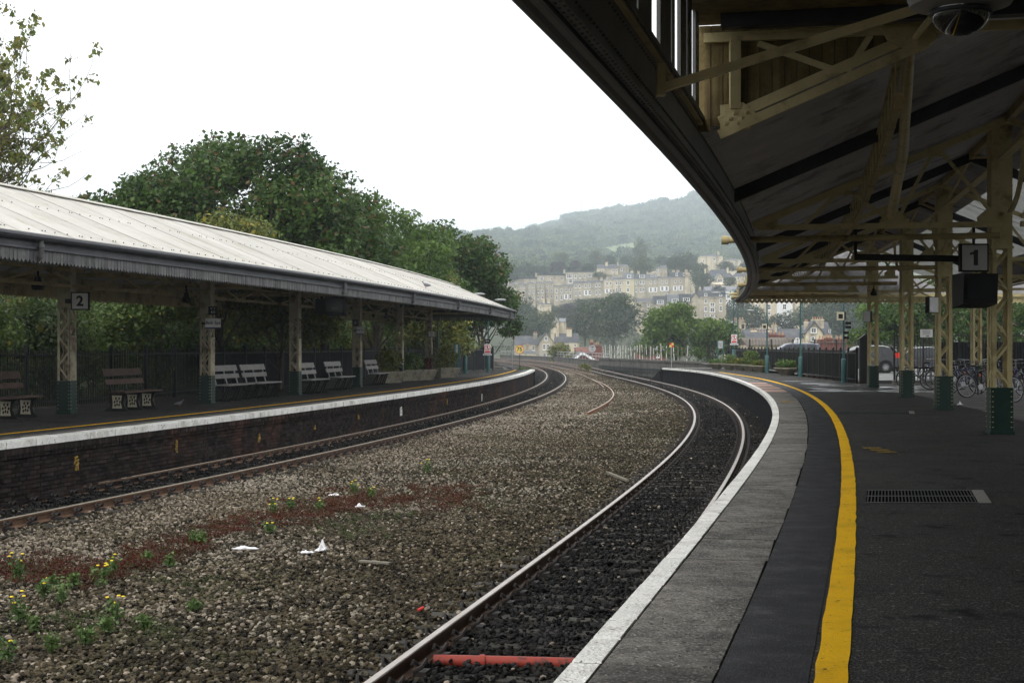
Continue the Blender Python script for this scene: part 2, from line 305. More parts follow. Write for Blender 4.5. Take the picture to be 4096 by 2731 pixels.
litterm = M('white_litter', (.7, .71, .73), (.8, .8, .82), rough=.5, scale=9)
timber = M('timber_offcut', (.16, .15, .12), (.22, .2, .16), rough=.9, scale=9)
pigeonm = M('pigeon_grey', (.13, .14, .16), (.18, .185, .2), rough=.8, scale=9)
domem = M('dome_glass', (.008, .008, .009), (.012, .012, .012), rough=.05, scale=2, spec=.9)
camgrey = M('camera_housing', (.2, .2, .195), (.24, .24, .235), rough=.45, scale=3)
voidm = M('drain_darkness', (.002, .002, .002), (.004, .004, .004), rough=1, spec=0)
drainbar = M('drain_bar_iron', (.05, .052, .055), (.075, .078, .08), rough=.6)
drainm = M('drain_iron', (.12, .125, .13), (.17, .175, .18), rough=.45, scale=8, metal=.2)
kerbm = M('pale_concrete', (.2, .19, .175), (.27, .26, .24), rough=.85, scale=10, bump=.4, bscale=40, coord='World')
picketw = M('peeling_white_post', (.5, .5, .47), (.62, .61, .58), rough=.8, scale=8, stain=(.12, .11, .09), stain_scale=2.5, stain_lo=.5, stain_hi=.6, coord='World')
L_dark = leafmat('leaf_sycamore', (.024, .058, .010), (.06, .115, .018), accent=(.13, .075, .03), amt=.07)
L_mid = leafmat('leaf_mid_green', (.04, .088, .012), (.09, .155, .022))
L_open = leafmat('leaf_open_tree', (.06, .115, .018), (.12, .19, .03), transl=.45)
L_yel = leafmat('leaf_yellow_green', (.09, .12, .025), (.14, .16, .04), accent=(.28, .24, .04), amt=.12)
L_bush = leafmat('leaf_buddleia', (.07, .12, .03), (.14, .2, .06), accent=(.26, .24, .04), amt=.03, scale=1.2)
L_ivy = leafmat('leaf_ivy', (.035, .065, .02), (.075, .115, .036), scale=1.2)
L_ash = leafmat('leaf_ash', (.10, .14, .035), (.15, .17, .05), accent=(.2, .18, .04), amt=.3, scale=1.5)
L_far = leafmat('leaf_far_green', (.03, .05, .02), (.06, .085, .032), scale=.25)
L_far2 = leafmat('leaf_far_pale', (.07, .095, .04), (.11, .13, .055), scale=.25)
L_far3 = leafmat('leaf_far_copper', (.035, .03, .03), (.055, .045, .04), scale=.25)
L_wood = leafmat('leaf_woodland', (.018, .04, .018), (.15, .2, .085), scale=.028)
L_red = leafmat('leaf_sedum_red', (.06, .014, .008), (.11, .02, .012), accent=(.06, .06, .015), amt=.3, scale=1.5)
L_weed = leafmat('leaf_weed', (.07, .13, .035), (.13, .2, .06), scale=3)
L_moss = leafmat('leaf_moss', (.035, .055, .012), (.06, .085, .02), scale=3)
flowerm = M('ragwort_yellow', (.75, .55, .02), (.8, .62, .04), rough=.6)
# ------------------------------------------------------------ the plan: curves of the railway (metres; X right, Y away, Z up from the platforms)
class Run:
    """a line in plan given as X(Y) samples; at(s, off) walks it by arc length, off > 0 is to its right"""
    def __init__(s, Y, X):
        Y = np.asarray(Y, float); X = np.asarray(X, float); s.Y, s.X = Y, X
        s.S = np.r_[0, np.cumsum(np.hypot(np.diff(X), np.diff(Y)))]
        s.dx = np.gradient(X, Y)
    def sy(s, y): return float(np.interp(y, s.Y, s.S))
    def ys(s, q): return float(np.interp(q, s.S, s.Y))
    def fr(s, q):
        y = np.interp(q, s.S, s.Y); x = np.interp(q, s.S, s.X); t = np.interp(q, s.S, s.dx); k = math.hypot(1, t)
        return (float(x), float(y)), (1 / k, -t / k), (t / k, 1 / k)      # origin, right, forward
    def at(s, q, off=0, z=0):
        o, r, f = s.fr(q); return Vector((o[0] + r[0] * off, o[1] + r[1] * off, z))
    def ang(s, q):
        o, r, f = s.fr(q); return math.atan2(f[1], f[0]) - math.pi / 2    # rotation about Z that turns +Y into the run's forward
    def frames(s, q0, q1, step=.5):
        n = max(2, int(abs(q1 - q0) / step) + 1); return [s.fr(q)[:2] for q in np.linspace(q0, q1, n)]
def polyrun(coef, lo, hi, y0, y1, knots=()):
    P = np.poly1d(coef); D = P.deriv(); Y = np.arange(y0, y1 + .25, .5)
    X = np.where(Y < lo, P(lo / 100) + D(lo / 100) / 100 * (Y - lo), np.where(Y > hi, P(hi / 100) + D(hi / 100) / 100 * (Y - hi), P(Y / 100)))
    if knots:
        ky = [hi - 30, hi - 15, hi] + [k[0] for k in knots]; kx = [float(P((hi - 30) / 100)), float(P((hi - 15) / 100)), float(P(hi / 100))] + [k[1] for k in knots]
        c = np.polyfit(np.array(ky) / 100, kx, 3); far = np.polyval(c, Y / 100)
        w = np.clip((Y - hi + 20) / 20, 0, 1); X = X * (1 - w) + far * w
    k = np.ones(5) / 5; Xs = np.convolve(np.pad(X, 2, mode='reflect', reflect_type='odd'), k, mode='valid')
    return Run(Y, Xs)
RE = polyrun([-36.0652, 89.1728, -80.0282, 18.1648, 21.2614, -1.2738], 6.7, 103, -46, 107)           # edge of the near platform
SB = polyrun([-5.2915, -7.4661, 24.9, -0.7334], 6.7, 58, -46, 107)                                    # back of its stone slabs
YL = polyrun([5.2775, -12.7896, -5.0285, 24.9085, -0.2211], 6.7, 84, -46, 90)                          # its yellow line
LE = polyrun([3.3985, -7.6157, -6.6587, 26.0994, -13.7049], 22, 100, 8, 101)                          # edge of the far platform
FA = polyrun(list(np.polyfit(np.array([7.57, 8.47, 9.94, 11.9, 14.13, 16.46, 20.35, 23.97, 26.92, 32.92, 36.08, 40.7, 47.3, 59]) / 100, [.01, .31, .65, 1.12, 1.58, 2.02, 2.8, 3.58, 4.19, 5.27, 5.83, 6.52, 7.4, 8.9], 3)), 7.5, 59, -46, 60)   # lip of the near canopy
TR = polyrun([-7.0636, 32.9319, -49.8373, 16.8266, 19.0185, -2.4716], 11, 150, -46, 330, ((193, 8.4), (230, 6.6), (260, 4.3), (292, 1.0), (330, -5.5)))
TL = polyrun([-0.8374, 5.7068, -19.5138, 30.9816, -13.6681], 21, 198, 6, 330, ((213, 1.9), (250, -1.2), (292, -6.4), (330, -12)))
HAZE = .0003; RAILZ = -.92; BED = -1.11; F = 6000.0
def at(x, y, Y):
    """a point of the place at distance Y seen at pixel (x, y) of the 4096 px wide photograph"""
    return Vector(((x - 2048) / F * Y, Y, 1.5 + (1387 - y) / F * Y))

# ------------------------------------------------------------ ground, hill
def ridge(u):
    return float(np.interp(u, [-.2, -.06, -.023, .004, .025, .045, .072, .092, .125, .2, .35], [.05, .058, .069, .075, .081, .089, .091, .095, .100, .104, .10]))
def ground_z(x, y):
    u = x / max(y, 1)
    rz = ridge(u)
    d = max(0, abs(x - (float(np.interp(y, TR.Y, TR.X)) - 2)) - 9) if y > 120 else 0
    flat = -1.35
    low = float(np.interp(y, [-300, 120, 165, 210, 390, 480, 560, 680, 780, 860, 1000, 1330, 1990, 2650, 3310, 3800, 4600],
        [-1.35, -1.35, -3, -9, -9, -2, 6, 14, 21, 31, 45, 69, 137, rz * 2650 * .86, rz * 3310 - 20, rz * 3310 * .93, 90]))
    return low
def build_ground():
    ys = np.r_[np.linspace(-300, 100, 9), np.linspace(120, 400, 29), np.linspace(420, 3800, 90), [4200, 4600]]
    mb = MB(); n = 61; vs = []
    for y in ys:
        w = 260 + .35 * max(0, y)
        for i in range(n):
            x = (i / (n - 1) * 2 - 1) * w
            j = 0 if y < 150 else (math.sin(x * .021 + y * .013) + math.sin(x * .05 - y * .031)) * min(3, y / 500)
            vs.append((x, y, ground_z(x, y) + j * (0 if y < 400 else 1)))
    mb.add(vs, [(r * n + i, r * n + i + 1, (r + 1) * n + i + 1, (r + 1) * n + i) for r in range(len(ys) - 1) for i in range(n - 1)])
    o = mb.build('ground', [townground, earth], smooth=True); tag(o, kind='structure')
    me = o.data
    me.polygons.foreach_set('material_index', [1 if me.vertices[p.vertices[0]].co.y > 800 else 0 for p in me.polygons])
build_ground()
mb = MB()   # the pale sloping field between the woods
fp = []
FU = [.050, .0595, .066, .076, .091, .107, .118]; FLO = [.0595, .0600, .0578, .0590, .0625, .0690, .0735]; FHI = [.0600, .0645, .0655, .0675, .0695, .0722, .0740]
def fieldY(ang): return 1330 + (ang - .0555) / .0150 * 660
for vv in np.linspace(0, 1, 14):
    row = []
    for uu in np.linspace(.050, .118, 16):
        yy = fieldY(float(np.interp(uu, FU, FLO)) * (1 - vv) + float(np.interp(uu, FU, FHI)) * vv); row.append((uu * yy, yy, ground_z(uu * yy, yy) + 6))
    fp.append(row)
mb.add([p for r in fp for p in r], [(a * 16 + b, a * 16 + b + 1, a * 16 + 17 + b, a * 16 + 16 + b) for a in range(13) for b in range(15)])
tag(mb.build('field', field, smooth=True), kind='structure')
mb = MB()   # embankment / viaduct under the tracks beyond the platforms
fr = TR.frames(TR.sy(112), TR.sy(329), 4)
mb.sweep([(-11.5, -12), (-11.0, -1.36), (3.4, -1.36), (3.6, -12)], fr)
tag(mb.build('viaduct', wallstone), 'long stone viaduct carrying both tracks away over the low houses', 'viaduct', kind='structure')
mb = MB()   # ballast bed, one gently uneven sheet from platform to platform
fr = []
ysb = np.arange(-45, 329, 1.0)
vs = []; cols = 15
for y in ysb:
    x1 = float(np.interp(y, RE.Y, RE.X)) if y < 106 else float(np.interp(y, TR.Y, TR.X)) + 3.0
    x0 = float(np.interp(y, LE.Y, LE.X)) if 8 < y < 100 else (float(np.interp(y, TL.Y, TL.X)) - 3.2 if y >= 100 else float(LE.X[0]) - (8 - y) * .35)
    for i in range(cols):
        t = i / (cols - 1); x = x0 - .1 + (x1 - x0 + .2) * t
        c = math.sin(math.pi * min(1, max(0, (t - .3) / .36))) if .3 < t < .66 else 0
        vs.append((x, y, BED - .02 + .04 * c * (math.sin(x * 1.3 + y * .2) * .5 + .6)))
mb.add(vs, [(a * cols + b, a * cols + b + 1, (a + 1) * cols + b + 1, (a + 1) * cols + b) for a in range(len(ysb) - 1) for b in range(cols - 1)])
bed = tag(mb.build('trackbed', ballbase, smooth=True), kind='structure')

# ------------------------------------------------------------ near platform (platform 1)
pr = thing('platform', 'near platform with white edge and yellow line curving away under the canopy', 'platform', (4, 20, 0), kind='structure')
q0, q1 = RE.sy(-44), RE.sy(106.5)
def strip(mb, run, q0, q1, a, b, z, step=.6, jit=0):
    fr = run.frames(q0, q1, step); vs = []
    for (o, r) in fr:
        for u in (a + R.gauss(0, jit), b + R.gauss(0, jit)): vs.append((o[0] + r[0] * u, o[1] + r[1] * u, z))
    mb.add(vs, [(2 * i, 2 * i + 1, 2 * i + 3, 2 * i + 2) for i in range(len(fr) - 1)])
mb = MB(); vs = []; ysl = np.arange(-44, 107, .75)          # asphalt from the slabs out to the back of the platform
for y in ysl:
    xs = float(np.interp(y, SB.Y, SB.X)) if y < 58 else float(np.interp(y, RE.Y, RE.X)) + .86
    xb = float(np.interp(y, [-46, 60, 61, 77, 107], [30, 30, 14.5, 15.3, 17.2]))
    for t in (0, .05, .3, .6, 1): vs.append((xs + (xb - xs) * t, y, 0))
mb.add(vs, [(a * 5 + b, a * 5 + b + 1, a * 5 + 6 + b, a * 5 + 5 + b) for a in range(len(ysl) - 1) for b in range(4)])
mb.build('asphalt_surface', asphalt, pr, True)
mb = MB(); strip(mb, YL, YL.sy(-44), YL.sy(89), -.075, .075, .006, .3, .003); mb.build('yellow_line', yellowp, pr, True)
mb = MB(); vs = []                                             # smoother dark strip between slabs and line
for y in ysl[ysl < 89]:
    xs = float(np.interp(y, SB.Y, SB.X)) if y < 58 else float(np.interp(y, RE.Y, RE.X)) + .86
    vs += [(xs + .004, y, .003), (float(np.interp(y, YL.Y, YL.X)) - .1, y, .003)]
mb.add(vs, [(2 * i, 2 * i + 1, 2 * i + 3, 2 * i + 2) for i in range(len(vs) // 2 - 1)]); mb.build('dark_strip', asphalt_strip, pr, True)
def quadslab(name, mats, pts, z0, z1, parent, bev=.012, white=None):
    """a stone with chamfered top edges from a 4-corner plan"""
    c = sum((Vector((p[0], p[1], 0)) for p in pts), Vector()) / 4
    lo = [Vector((p[0], p[1], z0)) - c for p in pts]; mid = [Vector((p[0], p[1], z1 - bev)) - c for p in pts]
    hi = [Vector((p[0], p[1], z1)) + (c - Vector((p[0], p[1], 0))).normalized() * bev * 1.4 - c for p in pts]
    mb = MB(); mb.add(lo + mid + hi, [(0, 1, 5, 4), (1, 2, 6, 5), (2, 3, 7, 6), (3, 0, 4, 7), (4, 5, 9, 8), (5, 6, 10, 9), (6, 7, 11, 10), (7, 4, 8, 11), (8, 9, 10, 11)])
    o = link(name, mb.mesh(name, mats), parent); o.parent = parent; o.matrix_parent_inverse = wmat(parent).inverted(); o.location = c; return o
q = q0; i = 0
whites = []
def sbx(y): return float(np.interp(y, SB.Y, SB.X)) if y < 58 else float(np.interp(y, RE.Y, RE.X)) + .86
def slab_back(q):
    o, r, f = RE.fr(q); u = .86
    for _ in range(8):
        x, y = o[0] + r[0] * u, o[1] + r[1] * u; u += (sbx(y) - x) * r[0] * .9
    return u
while q < q1 - .3:
    L = 1.22 + R.uniform(-.06, .06); e = min(q + L, q1)
    wl_ = .125; g = .015; zt = R.uniform(-.002, .006)
    a, b = RE.at(q + g, wl_), RE.at(e - g, wl_); c, d = RE.at(e - g, slab_back(e) - .01 + R.uniform(-.012, .012)), RE.at(q + g, slab_back(q) - .01 + R.uniform(-.012, .012))
    y = RE.ys(q)
    quadslab('slab', slab_red if (50 < y < 63 and i % 3) else slabm, (a, b, c, d), -.09, zt, pr, .006)
    for k in range(2):                                        # white painted edge blocks
        s0, s1 = q + (e - q) * k / 2, q + (e - q) * (k + 1) / 2
        ov = -.03
        quadslab('edge_block', whitep, (RE.at(s0 + .007, ov), RE.at(s1 - .007, ov), RE.at(s1 - .007, wl_ - .008), RE.at(s0 + .007, wl_ - .008)), -.10, .004 + R.uniform(-.003, .003), pr, .014)
    q = e; i += 1
mb = MB(); mb.sweep([(-.016, -.088), (-.016, -.0035), (.82, -.0035), (.82, -.088)], RE.frames(q0, q1, .8)); mb.build('joint_silt', siltm, pr, True)
mb = MB(); mb.sweep([(.04, -1.5), (.04, -.1), (.32, -.1), (.32, -1.5)], RE.frames(q0, q1, .8)); mb.build('platform_wall', blackface, pr, True)
mb = MB(); mb.sweep([(-.0, -.26), (-.0, -.105), (.035, -.105), (.035, -.26)], RE.frames(q0, q1, .8)); mb.build('corbel', blackface, pr, True)
mb = MB(); a = RE.at(q1, -.02); b = Vector((17.2, 106.6, 0))   # ramped end of the platform
mb.add([a, b, b + V(0, 4, -1.3), a + V(-.9, 3.2, -1.3), a + V(0, 0, -1.3), b + V(0, 0, -1.3)], [(0, 1, 2, 3), (0, 3, 4), (1, 5, 2)]); mb.build('end_ramp', blackface, pr, True)
mb = MB(); mb.sweep([(-.03, -.09), (-.03, .004), (.35, .004), (.35, -.09)], [((a.x, a.y), (0, -1)), ((b.x, b.y), (0, -1))]); mb.build('end_edge', whitep, pr, True)
# pale paved apron behind the columns, drains, paint marks
ap = [(9.15, 22), (12.3, 44.8), (13.9, 56), (26, 56), (26, 22)]
mb = MB(); mb.add([(x, y, .004) for x, y in ap], [(4, 3, 2, 1, 0)]); mb.build('apron', paving, pr, True)
# paving flags laid on the apron, each its own stone
def apx(y): return float(np.interp(y, [22, 44.8, 56], [9.15, 12.3, 13.9]))
for r_ in range(19):
    y = 24 + r_ * 1.15
    for k in range(6):
        x = apx(y) + .05 + k * 1.15 + R.uniform(-.02, .02)
        if x > 16.5 + (y - 24) * .12: break
        quadslab('flagstone', paving, ((x, y, 0), (x + 1.13, y, 0), (x + 1.13 + .16, y + 1.13, 0), (x + .16, y + 1.13, 0)), .0, .012 + R.uniform(-.002, .003), pr, .004)
def drain(x0, x1, y0, y1, n):
    t = thing('drain_grate', 'slotted drain grate set across the asphalt %s' % ('beside the broad yellow line, the nearer of two' if y0 < 20 else 'further off, before the lattice columns'), 'drain grate', (x0, y0, 0), group='drain grates in the asphalt')
    S_ = .25; par = lambda xa, xb, ya, yb, za, zb: [(xx + (yy - y0) * S_, yy, zz) for zz in (za, zb) for (xx, yy) in ((xa, ya), (xb, ya), (xb, yb), (xa, yb))]; PF = [(3, 2, 1, 0), (4, 5, 6, 7), (0, 1, 5, 4), (1, 2, 6, 5), (2, 3, 7, 6), (3, 0, 4, 7)]
    mb = MB(); mb.add(par(x0, x1, y0, y1, .002, .004), PF); mb.build('drain_shade_sheet', voidm, t, True)  # flat black sheet on the asphalt, coloured as the shade down the slots
    for yy in (y0, (y0 + y1) / 2, y1): mb = MB(); mb.add(par(x0, x1, yy - .02, yy + .02, .004, .009), PF); mb.build('drain_frame', drainm, t, True)
    bm_ = MB(); bm_.add([(xx + yy * S_, yy, zz) for zz in (.005, .0075) for (xx, yy) in ((-.006, .022), (.006, .022), (.006, (y1 - y0) / 2 - .022), (-.006, (y1 - y0) / 2 - .022))], PF); me = bm_.mesh('drain_bar', drainbar)
    for i in range(n):
        x = x0 + (x1 - x0) * (i + .5) / n
        for k in (0, 1):
            o = link('drain_bar', me, t); o.matrix_parent_inverse = wmat(t).inverted(); o.location = (x + k * (y1 - y0) / 2 * S_, y0 + k * (y1 - y0) / 2, 0)
    mb = MB(); mb.add(par(x1 + .005, x1 + .13, y0 - .02, y1 + .02, .002, .007), PF); mb.build('drain_surround', kerbm, t, True)
drain(3.40, 4.48, 14.42, 15.66, 32); drain(7.3, 8.9, 33.6, 35.0, 34)
def dabs(c, n, nm):
    t = thing(nm, 'worn yellow paint dabs on the %s' % ('asphalt right of the yellow line' if c[1] < 30 else 'grey slabs near the white edge, further away'), 'paint mark', (c[0], c[1], 0), group='worn yellow paint marks')
    for i in range(n):
        mb = MB(); mb.box(c[0] - .13, c[0] + .13, c[1] + i * .42, c[1] + i * .42 + .2, .009, .012); mb.build('paint_dab', yellowdab, t, True)
dabs((5.32, 21.2), 3, 'paint_mark'); dabs((7.5, 40.5), 3, 'paint_mark')
for i in range(26):        # damp patches shining towards the far fence
    cx = R.uniform(10.6, 15.6); cy = R.uniform(50, 66); cx = min(cx, 14.0) if cy > 60 else cx
    if cx < float(np.interp(cy, RE.Y, RE.X)) + 2.2: continue
    L_ = R.uniform(.3, 1.1); W_ = R.uniform(.25, .9); n_ = 11; mb = MB()
    mb.add([(cx + L_ * math.cos(a_) * R.uniform(.6, 1.1), cy + W_ * math.sin(a_) * R.uniform(.6, 1.1), .0045 + i * .00012) for a_ in [2 * math.pi * j / n_ for j in range(n_)]], [tuple(range(n_))]); mb.build('damp_patch', dampm, pr, True)
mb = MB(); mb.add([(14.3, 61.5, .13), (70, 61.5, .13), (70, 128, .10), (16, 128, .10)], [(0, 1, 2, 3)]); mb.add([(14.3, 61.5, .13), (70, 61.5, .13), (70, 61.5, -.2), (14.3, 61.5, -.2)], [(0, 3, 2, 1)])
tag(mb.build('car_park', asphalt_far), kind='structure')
mb = MB(); mb.box(15.3, 40, 60.2, 60.45, 0, .14); tag(mb.build('kerb', kerbm), kind='structure')

# ------------------------------------------------------------ far platform (platform 2)
pl = thing('platform', 'far platform with white coping and soot-black brick face, beyond the tracks', 'platform', (-6, 40, 0), kind='structure')
FY = [8, 20, 35.4, 43, 60, 77.6, 91.8, 101.5]; FX = [-18.2, -15.2, -11.55, -10.25, -8.3, -6.3, -3.3, -.9]
FN = Run(np.arange(8, 101.6, .5), np.interp(np.arange(8, 101.6, .5), FY, FX))
k9 = np.ones(9) / 9; FN = Run(FN.Y, np.convolve(np.pad(FN.X, 4, mode='reflect', reflect_type='odd'), k9, mode='valid'))
mb = MB(); vs = []; yl2 = np.arange(8, 100.6, .75)
for y in yl2:
    x0 = float(np.interp(y, FN.Y, FN.X)) - .8; x1 = float(np.interp(y, LE.Y, LE.X)) - .3
    vs += [(x0, y, 0), (x1, y, 0)]
mb.add(vs, [(2 * i, 2 * i + 1, 2 * i + 3, 2 * i + 2) for i in range(len(yl2) - 1)]); mb.build('asphalt_surface', asphalt, pl, True)
mb = MB(); strip(mb, LE, LE.sy(8.5), LE.sy(97), -1.22, -1.11, .005, .5); mb.build('yellow_line', yellowp, pl, True)
mb = MB(); strip(mb, LE, LE.sy(8.5), LE.sy(99), -.66, -.30, .005, .5); mb.build('pale_strip', slabm, pl, True)
q = LE.sy(12); qe = LE.sy(100)
while q < qe - .2:
    e = min(q + .92 + R.uniform(-.03, .03), qe)
    quadslab('coping_stone', whitep, (LE.at(q + .014, -.31), LE.at(e - .014, -.31), LE.at(e - .014, R.uniform(-.012, .012)), LE.at(q + .011, R.uniform(-.012, .012))), -.115, .006 + R.uniform(-.004, .004), pl, .008)
    q = e
mb = MB(); mb.sweep([(-.29, -.11), (-.29, -.004), (-.018, -.004), (-.018, -.11)], LE.frames(LE.sy(12), qe, .8)); mb.build('joint_silt', siltm, pl, True)
mb = MB(); mb.sweep([(-.5, -1.5), (-.5, -.12), (-.125, -.12), (-.125, -1.5)], LE.frames(LE.sy(8.5), qe, .8)); mb.build('mortar_backing', mortar, pl, True)
# brickwork: header course under the coping, oversailing course, then stretchers
CH, BL = .073, .222
bricks = []
def course(h, off, dep, bl, shift, s0, s1):
    q = s0 + shift
    while q < s1:
        bricks.append((q + bl / 2, off, h, dep, bl - .011)); q += bl
s0, s1 = LE.sy(14), LE.sy(99.5)
course(-.175, -.055, .10, .112, 0, s0, s1)
course(-.262, -.075, .09, .112, .05, s0, s1)
for i in range(11): course(-.34 - i * CH, -.105, .06, BL, (i % 2) * BL / 2, s0, s1)
def brick_h(h): return .098 / 2 if h > -.2 else (.06 / 2 if h > -.3 else (CH - .011) / 2)
ref = Vector((-7.6, 25, -.6))
def seen_size(b):
    p = LE.at(b[0], b[1], b[2]); d = p.y
    u = p.x / p.y
    return (1e9 if u < -.345 else d)
bricks.sort(key=seen_size)
def brickmesh(hl, hd, hh):
    m = MB(); m.obox((0, 0, 0), (hd, 0, 0), (0, hl, 0), (0, 0, hh)); return m.mesh('brick', brickm)
cache = {}
for (q, off, h, dep, bl) in bricks[:300]:
    key = (round(bl, 3), dep, brick_h(h))
    if key not in cache: cache[key] = brickmesh(bl / 2, dep / 2, brick_h(h))
    p = LE.at(q, off + R.uniform(-.004, .004), h)
    o = link('brick', cache[key], pl); o.matrix_parent_inverse = wmat(pl).inverted(); o.location = p; o.rotation_euler = (0, 0, LE.ang(q))
mb = MB()
for (q, off, h, dep, bl) in bricks[300:]:
    if LE.ys(q) > 70: continue
    p = LE.at(q, off + R.uniform(-.004, .004), h); o_, r_, f_ = LE.fr(q)
    mb.obox(p, (r_[0] * dep / 2, r_[1] * dep / 2, 0), (f_[0] * bl / 2, f_[1] * bl / 2, 0), (0, 0, brick_h(h)))
mb.build('brickwork', bricki, pl, True, kind='stuff')
mb = MB(); mb.sweep([(-.2, -1.2), (-.2, -.12), (-.08, -.12), (-.08, -1.2)], LE.frames(LE.sy(70), qe, .8)); mb.build('far_brick_face', bricki, pl, True)
mb = MB(); a = LE.at(qe, 0); mb.add([(a.x, a.y, 0), (-1.6, a.y, 0), (-1.9, a.y + 3, -1.3), (a.x - .2, a.y + 2.6, -1.3), (a.x, a.y, -1.3)], [(0, 3, 2, 1), (0, 4, 3)]); mb.build('end_ramp', blackface, pl, True)
# paint marks on the brick face
def glyph(o, r, f, strokes, sc, m, name, label):
    mb = MB()
    for (a, b) in strokes:
        p0 = Vector(o) + Vector((f[0], f[1], 0)) * a[0] * sc + V(0, 0, a[1] * sc); p1 = Vector(o) + Vector((f[0], f[1], 0)) * b[0] * sc + V(0, 0, b[1] * sc)
        mb.beam(p0, p1, .028, .02, up=(r[0], r[1], 0))
    tag(mb.build(name, m), label, 'paint mark', 'painted marks on the brick face')
MK = [(285, 1855, 'yellow painted scrawl on black brickwork, leftmost mark of the wall', 0, [((-1, 0), (-.6, 1)), ((-.6, 1), (0, .3)), ((0, .3), (.7, .9)), ((-.5, -.4), (.8, .2)), ((-.4, -1.3), (-.3, -.2)), ((.4, -1.3), (.3, -.2)), ((-.8, 1.3), (.3, 1.5))]),
      (715, 1790, 'tall narrow yellow arrow painted on the black brickwork', 0, [((0, 1.8), (-.5, .6)), ((0, 1.8), (.5, .6)), ((-.4, .2), (.5, .3)), ((-.6, -.4), (-.5, .1)), ((.3, -1.2), (.3, 0)), ((-.2, -.9), (-.1, 0))]),
      (1019, 1752, 'yellow painted letter N shaped mark low on the wall', 0, [((-.5, -1), (-.5, 1)), ((-.5, 1), (.2, -.6)), ((.3, -1.2), (.3, 1.2)), ((.7, -.4), (.8, .3))]),
      (1258, 1707, 'short yellow mark with a white dash above it on the bricks', 0, [((-.4, -.8), (-.4, .2)), ((.1, -.8), (.1, .2)), ((.5, -.7), (.5, .6)), ((-.4, .3), (.5, .3))]),
      (1441, 1667, 'faint yellow numeral on the bricks left of the white grid', 0, [((-.3, -.8), (-.3, .8)), ((.3, -.8), (.3, .5)), ((-.3, 0), (.3, .1))]),
      (1600, 1645, 'white painted grid with a yellow centre on the brick face', 1, [((-1.2, -1.6), (-1.2, 1.4)), ((0, -1.6), (0, 1.6)), ((1.2, -1.6), (1.2, 1)), ((-1.2, -1.2), (1.4, -1.1)), ((-1, 1.3), (1.2, 1.6)), ((-1.2, .2), (1, .1)), ((.6, 1.6), (1.1, .8))]),
      (1786, 1605, 'thin yellow vertical tally marks on the reddish bricks', 0, [((0, -1.6), (0, 1.2)), ((.5, -1), (.5, .6))]),
      (1924, 1588, 'white and yellow dripping marks far along the wall', 1, [((-.6, -1.8), (-.6, 1.4)), ((0, -2), (0, 1)), ((.6, -1.2), (.6, 1.5)), ((-.6, 1.4), (.6, 1.5))])]
for (px, py, lab, w, st) in MK:
    u = (px - 2048) / F
    yy = LE.Y[np.argmin(np.abs(LE.X - .07 - u * LE.Y))]; qq = LE.sy(yy); o_, r_, f_ = LE.fr(qq); p = LE.at(qq, -.06, 1.5 - (py - 1387) / F * yy)
    glyph(p, r_, f_, st, .085, whitep if w else yellowdab, 'wall_mark', lab)

# ------------------------------------------------------------ tracks
def rail_profile(dx=0): return [(-.07, RAILZ - .16), (.07, RAILZ - .16), (.07, RAILZ - .145), (.015, RAILZ - .125), (.012, RAILZ - .045), (.036, RAILZ - .038), (.036, RAILZ - .008), (.028, RAILZ - .0), (-.028, RAILZ - .0), (-.036, RAILZ - .008), (-.036, RAILZ - .038), (-.012, RAILZ - .045), (-.015, RAILZ - .125), (-.07, RAILZ - .145)]
def sleeper_mesh():
    m = MB(); m.add([(-1.25, -.13, 0), (1.25, -.13, 0), (1.25, .13, 0), (-1.25, .13, 0), (-1.25, -.10, .10), (1.25, -.10, .10), (1.25, .10, .10), (-1.25, .10, .10),
                     ], [(0, 1, 5, 4), (1, 2, 6, 5), (2, 3, 7, 6), (3, 0, 4, 7), (4, 5, 6, 7)]); return m.mesh('sleeper', sleeperm)
def clip_geo(m, ox=0):
    m.tube([(ox - .05, -.03, .02), (ox - .05, .035, .055), (ox - .005, .05, .085), (ox + .04, .035, .055), (ox + .05, -.02, .04), (ox + .02, -.05, .07), (ox - .03, -.045, .05)], .013, 5)
    m.box(ox - .055, ox + .055, -.03, .06, 0, .025)
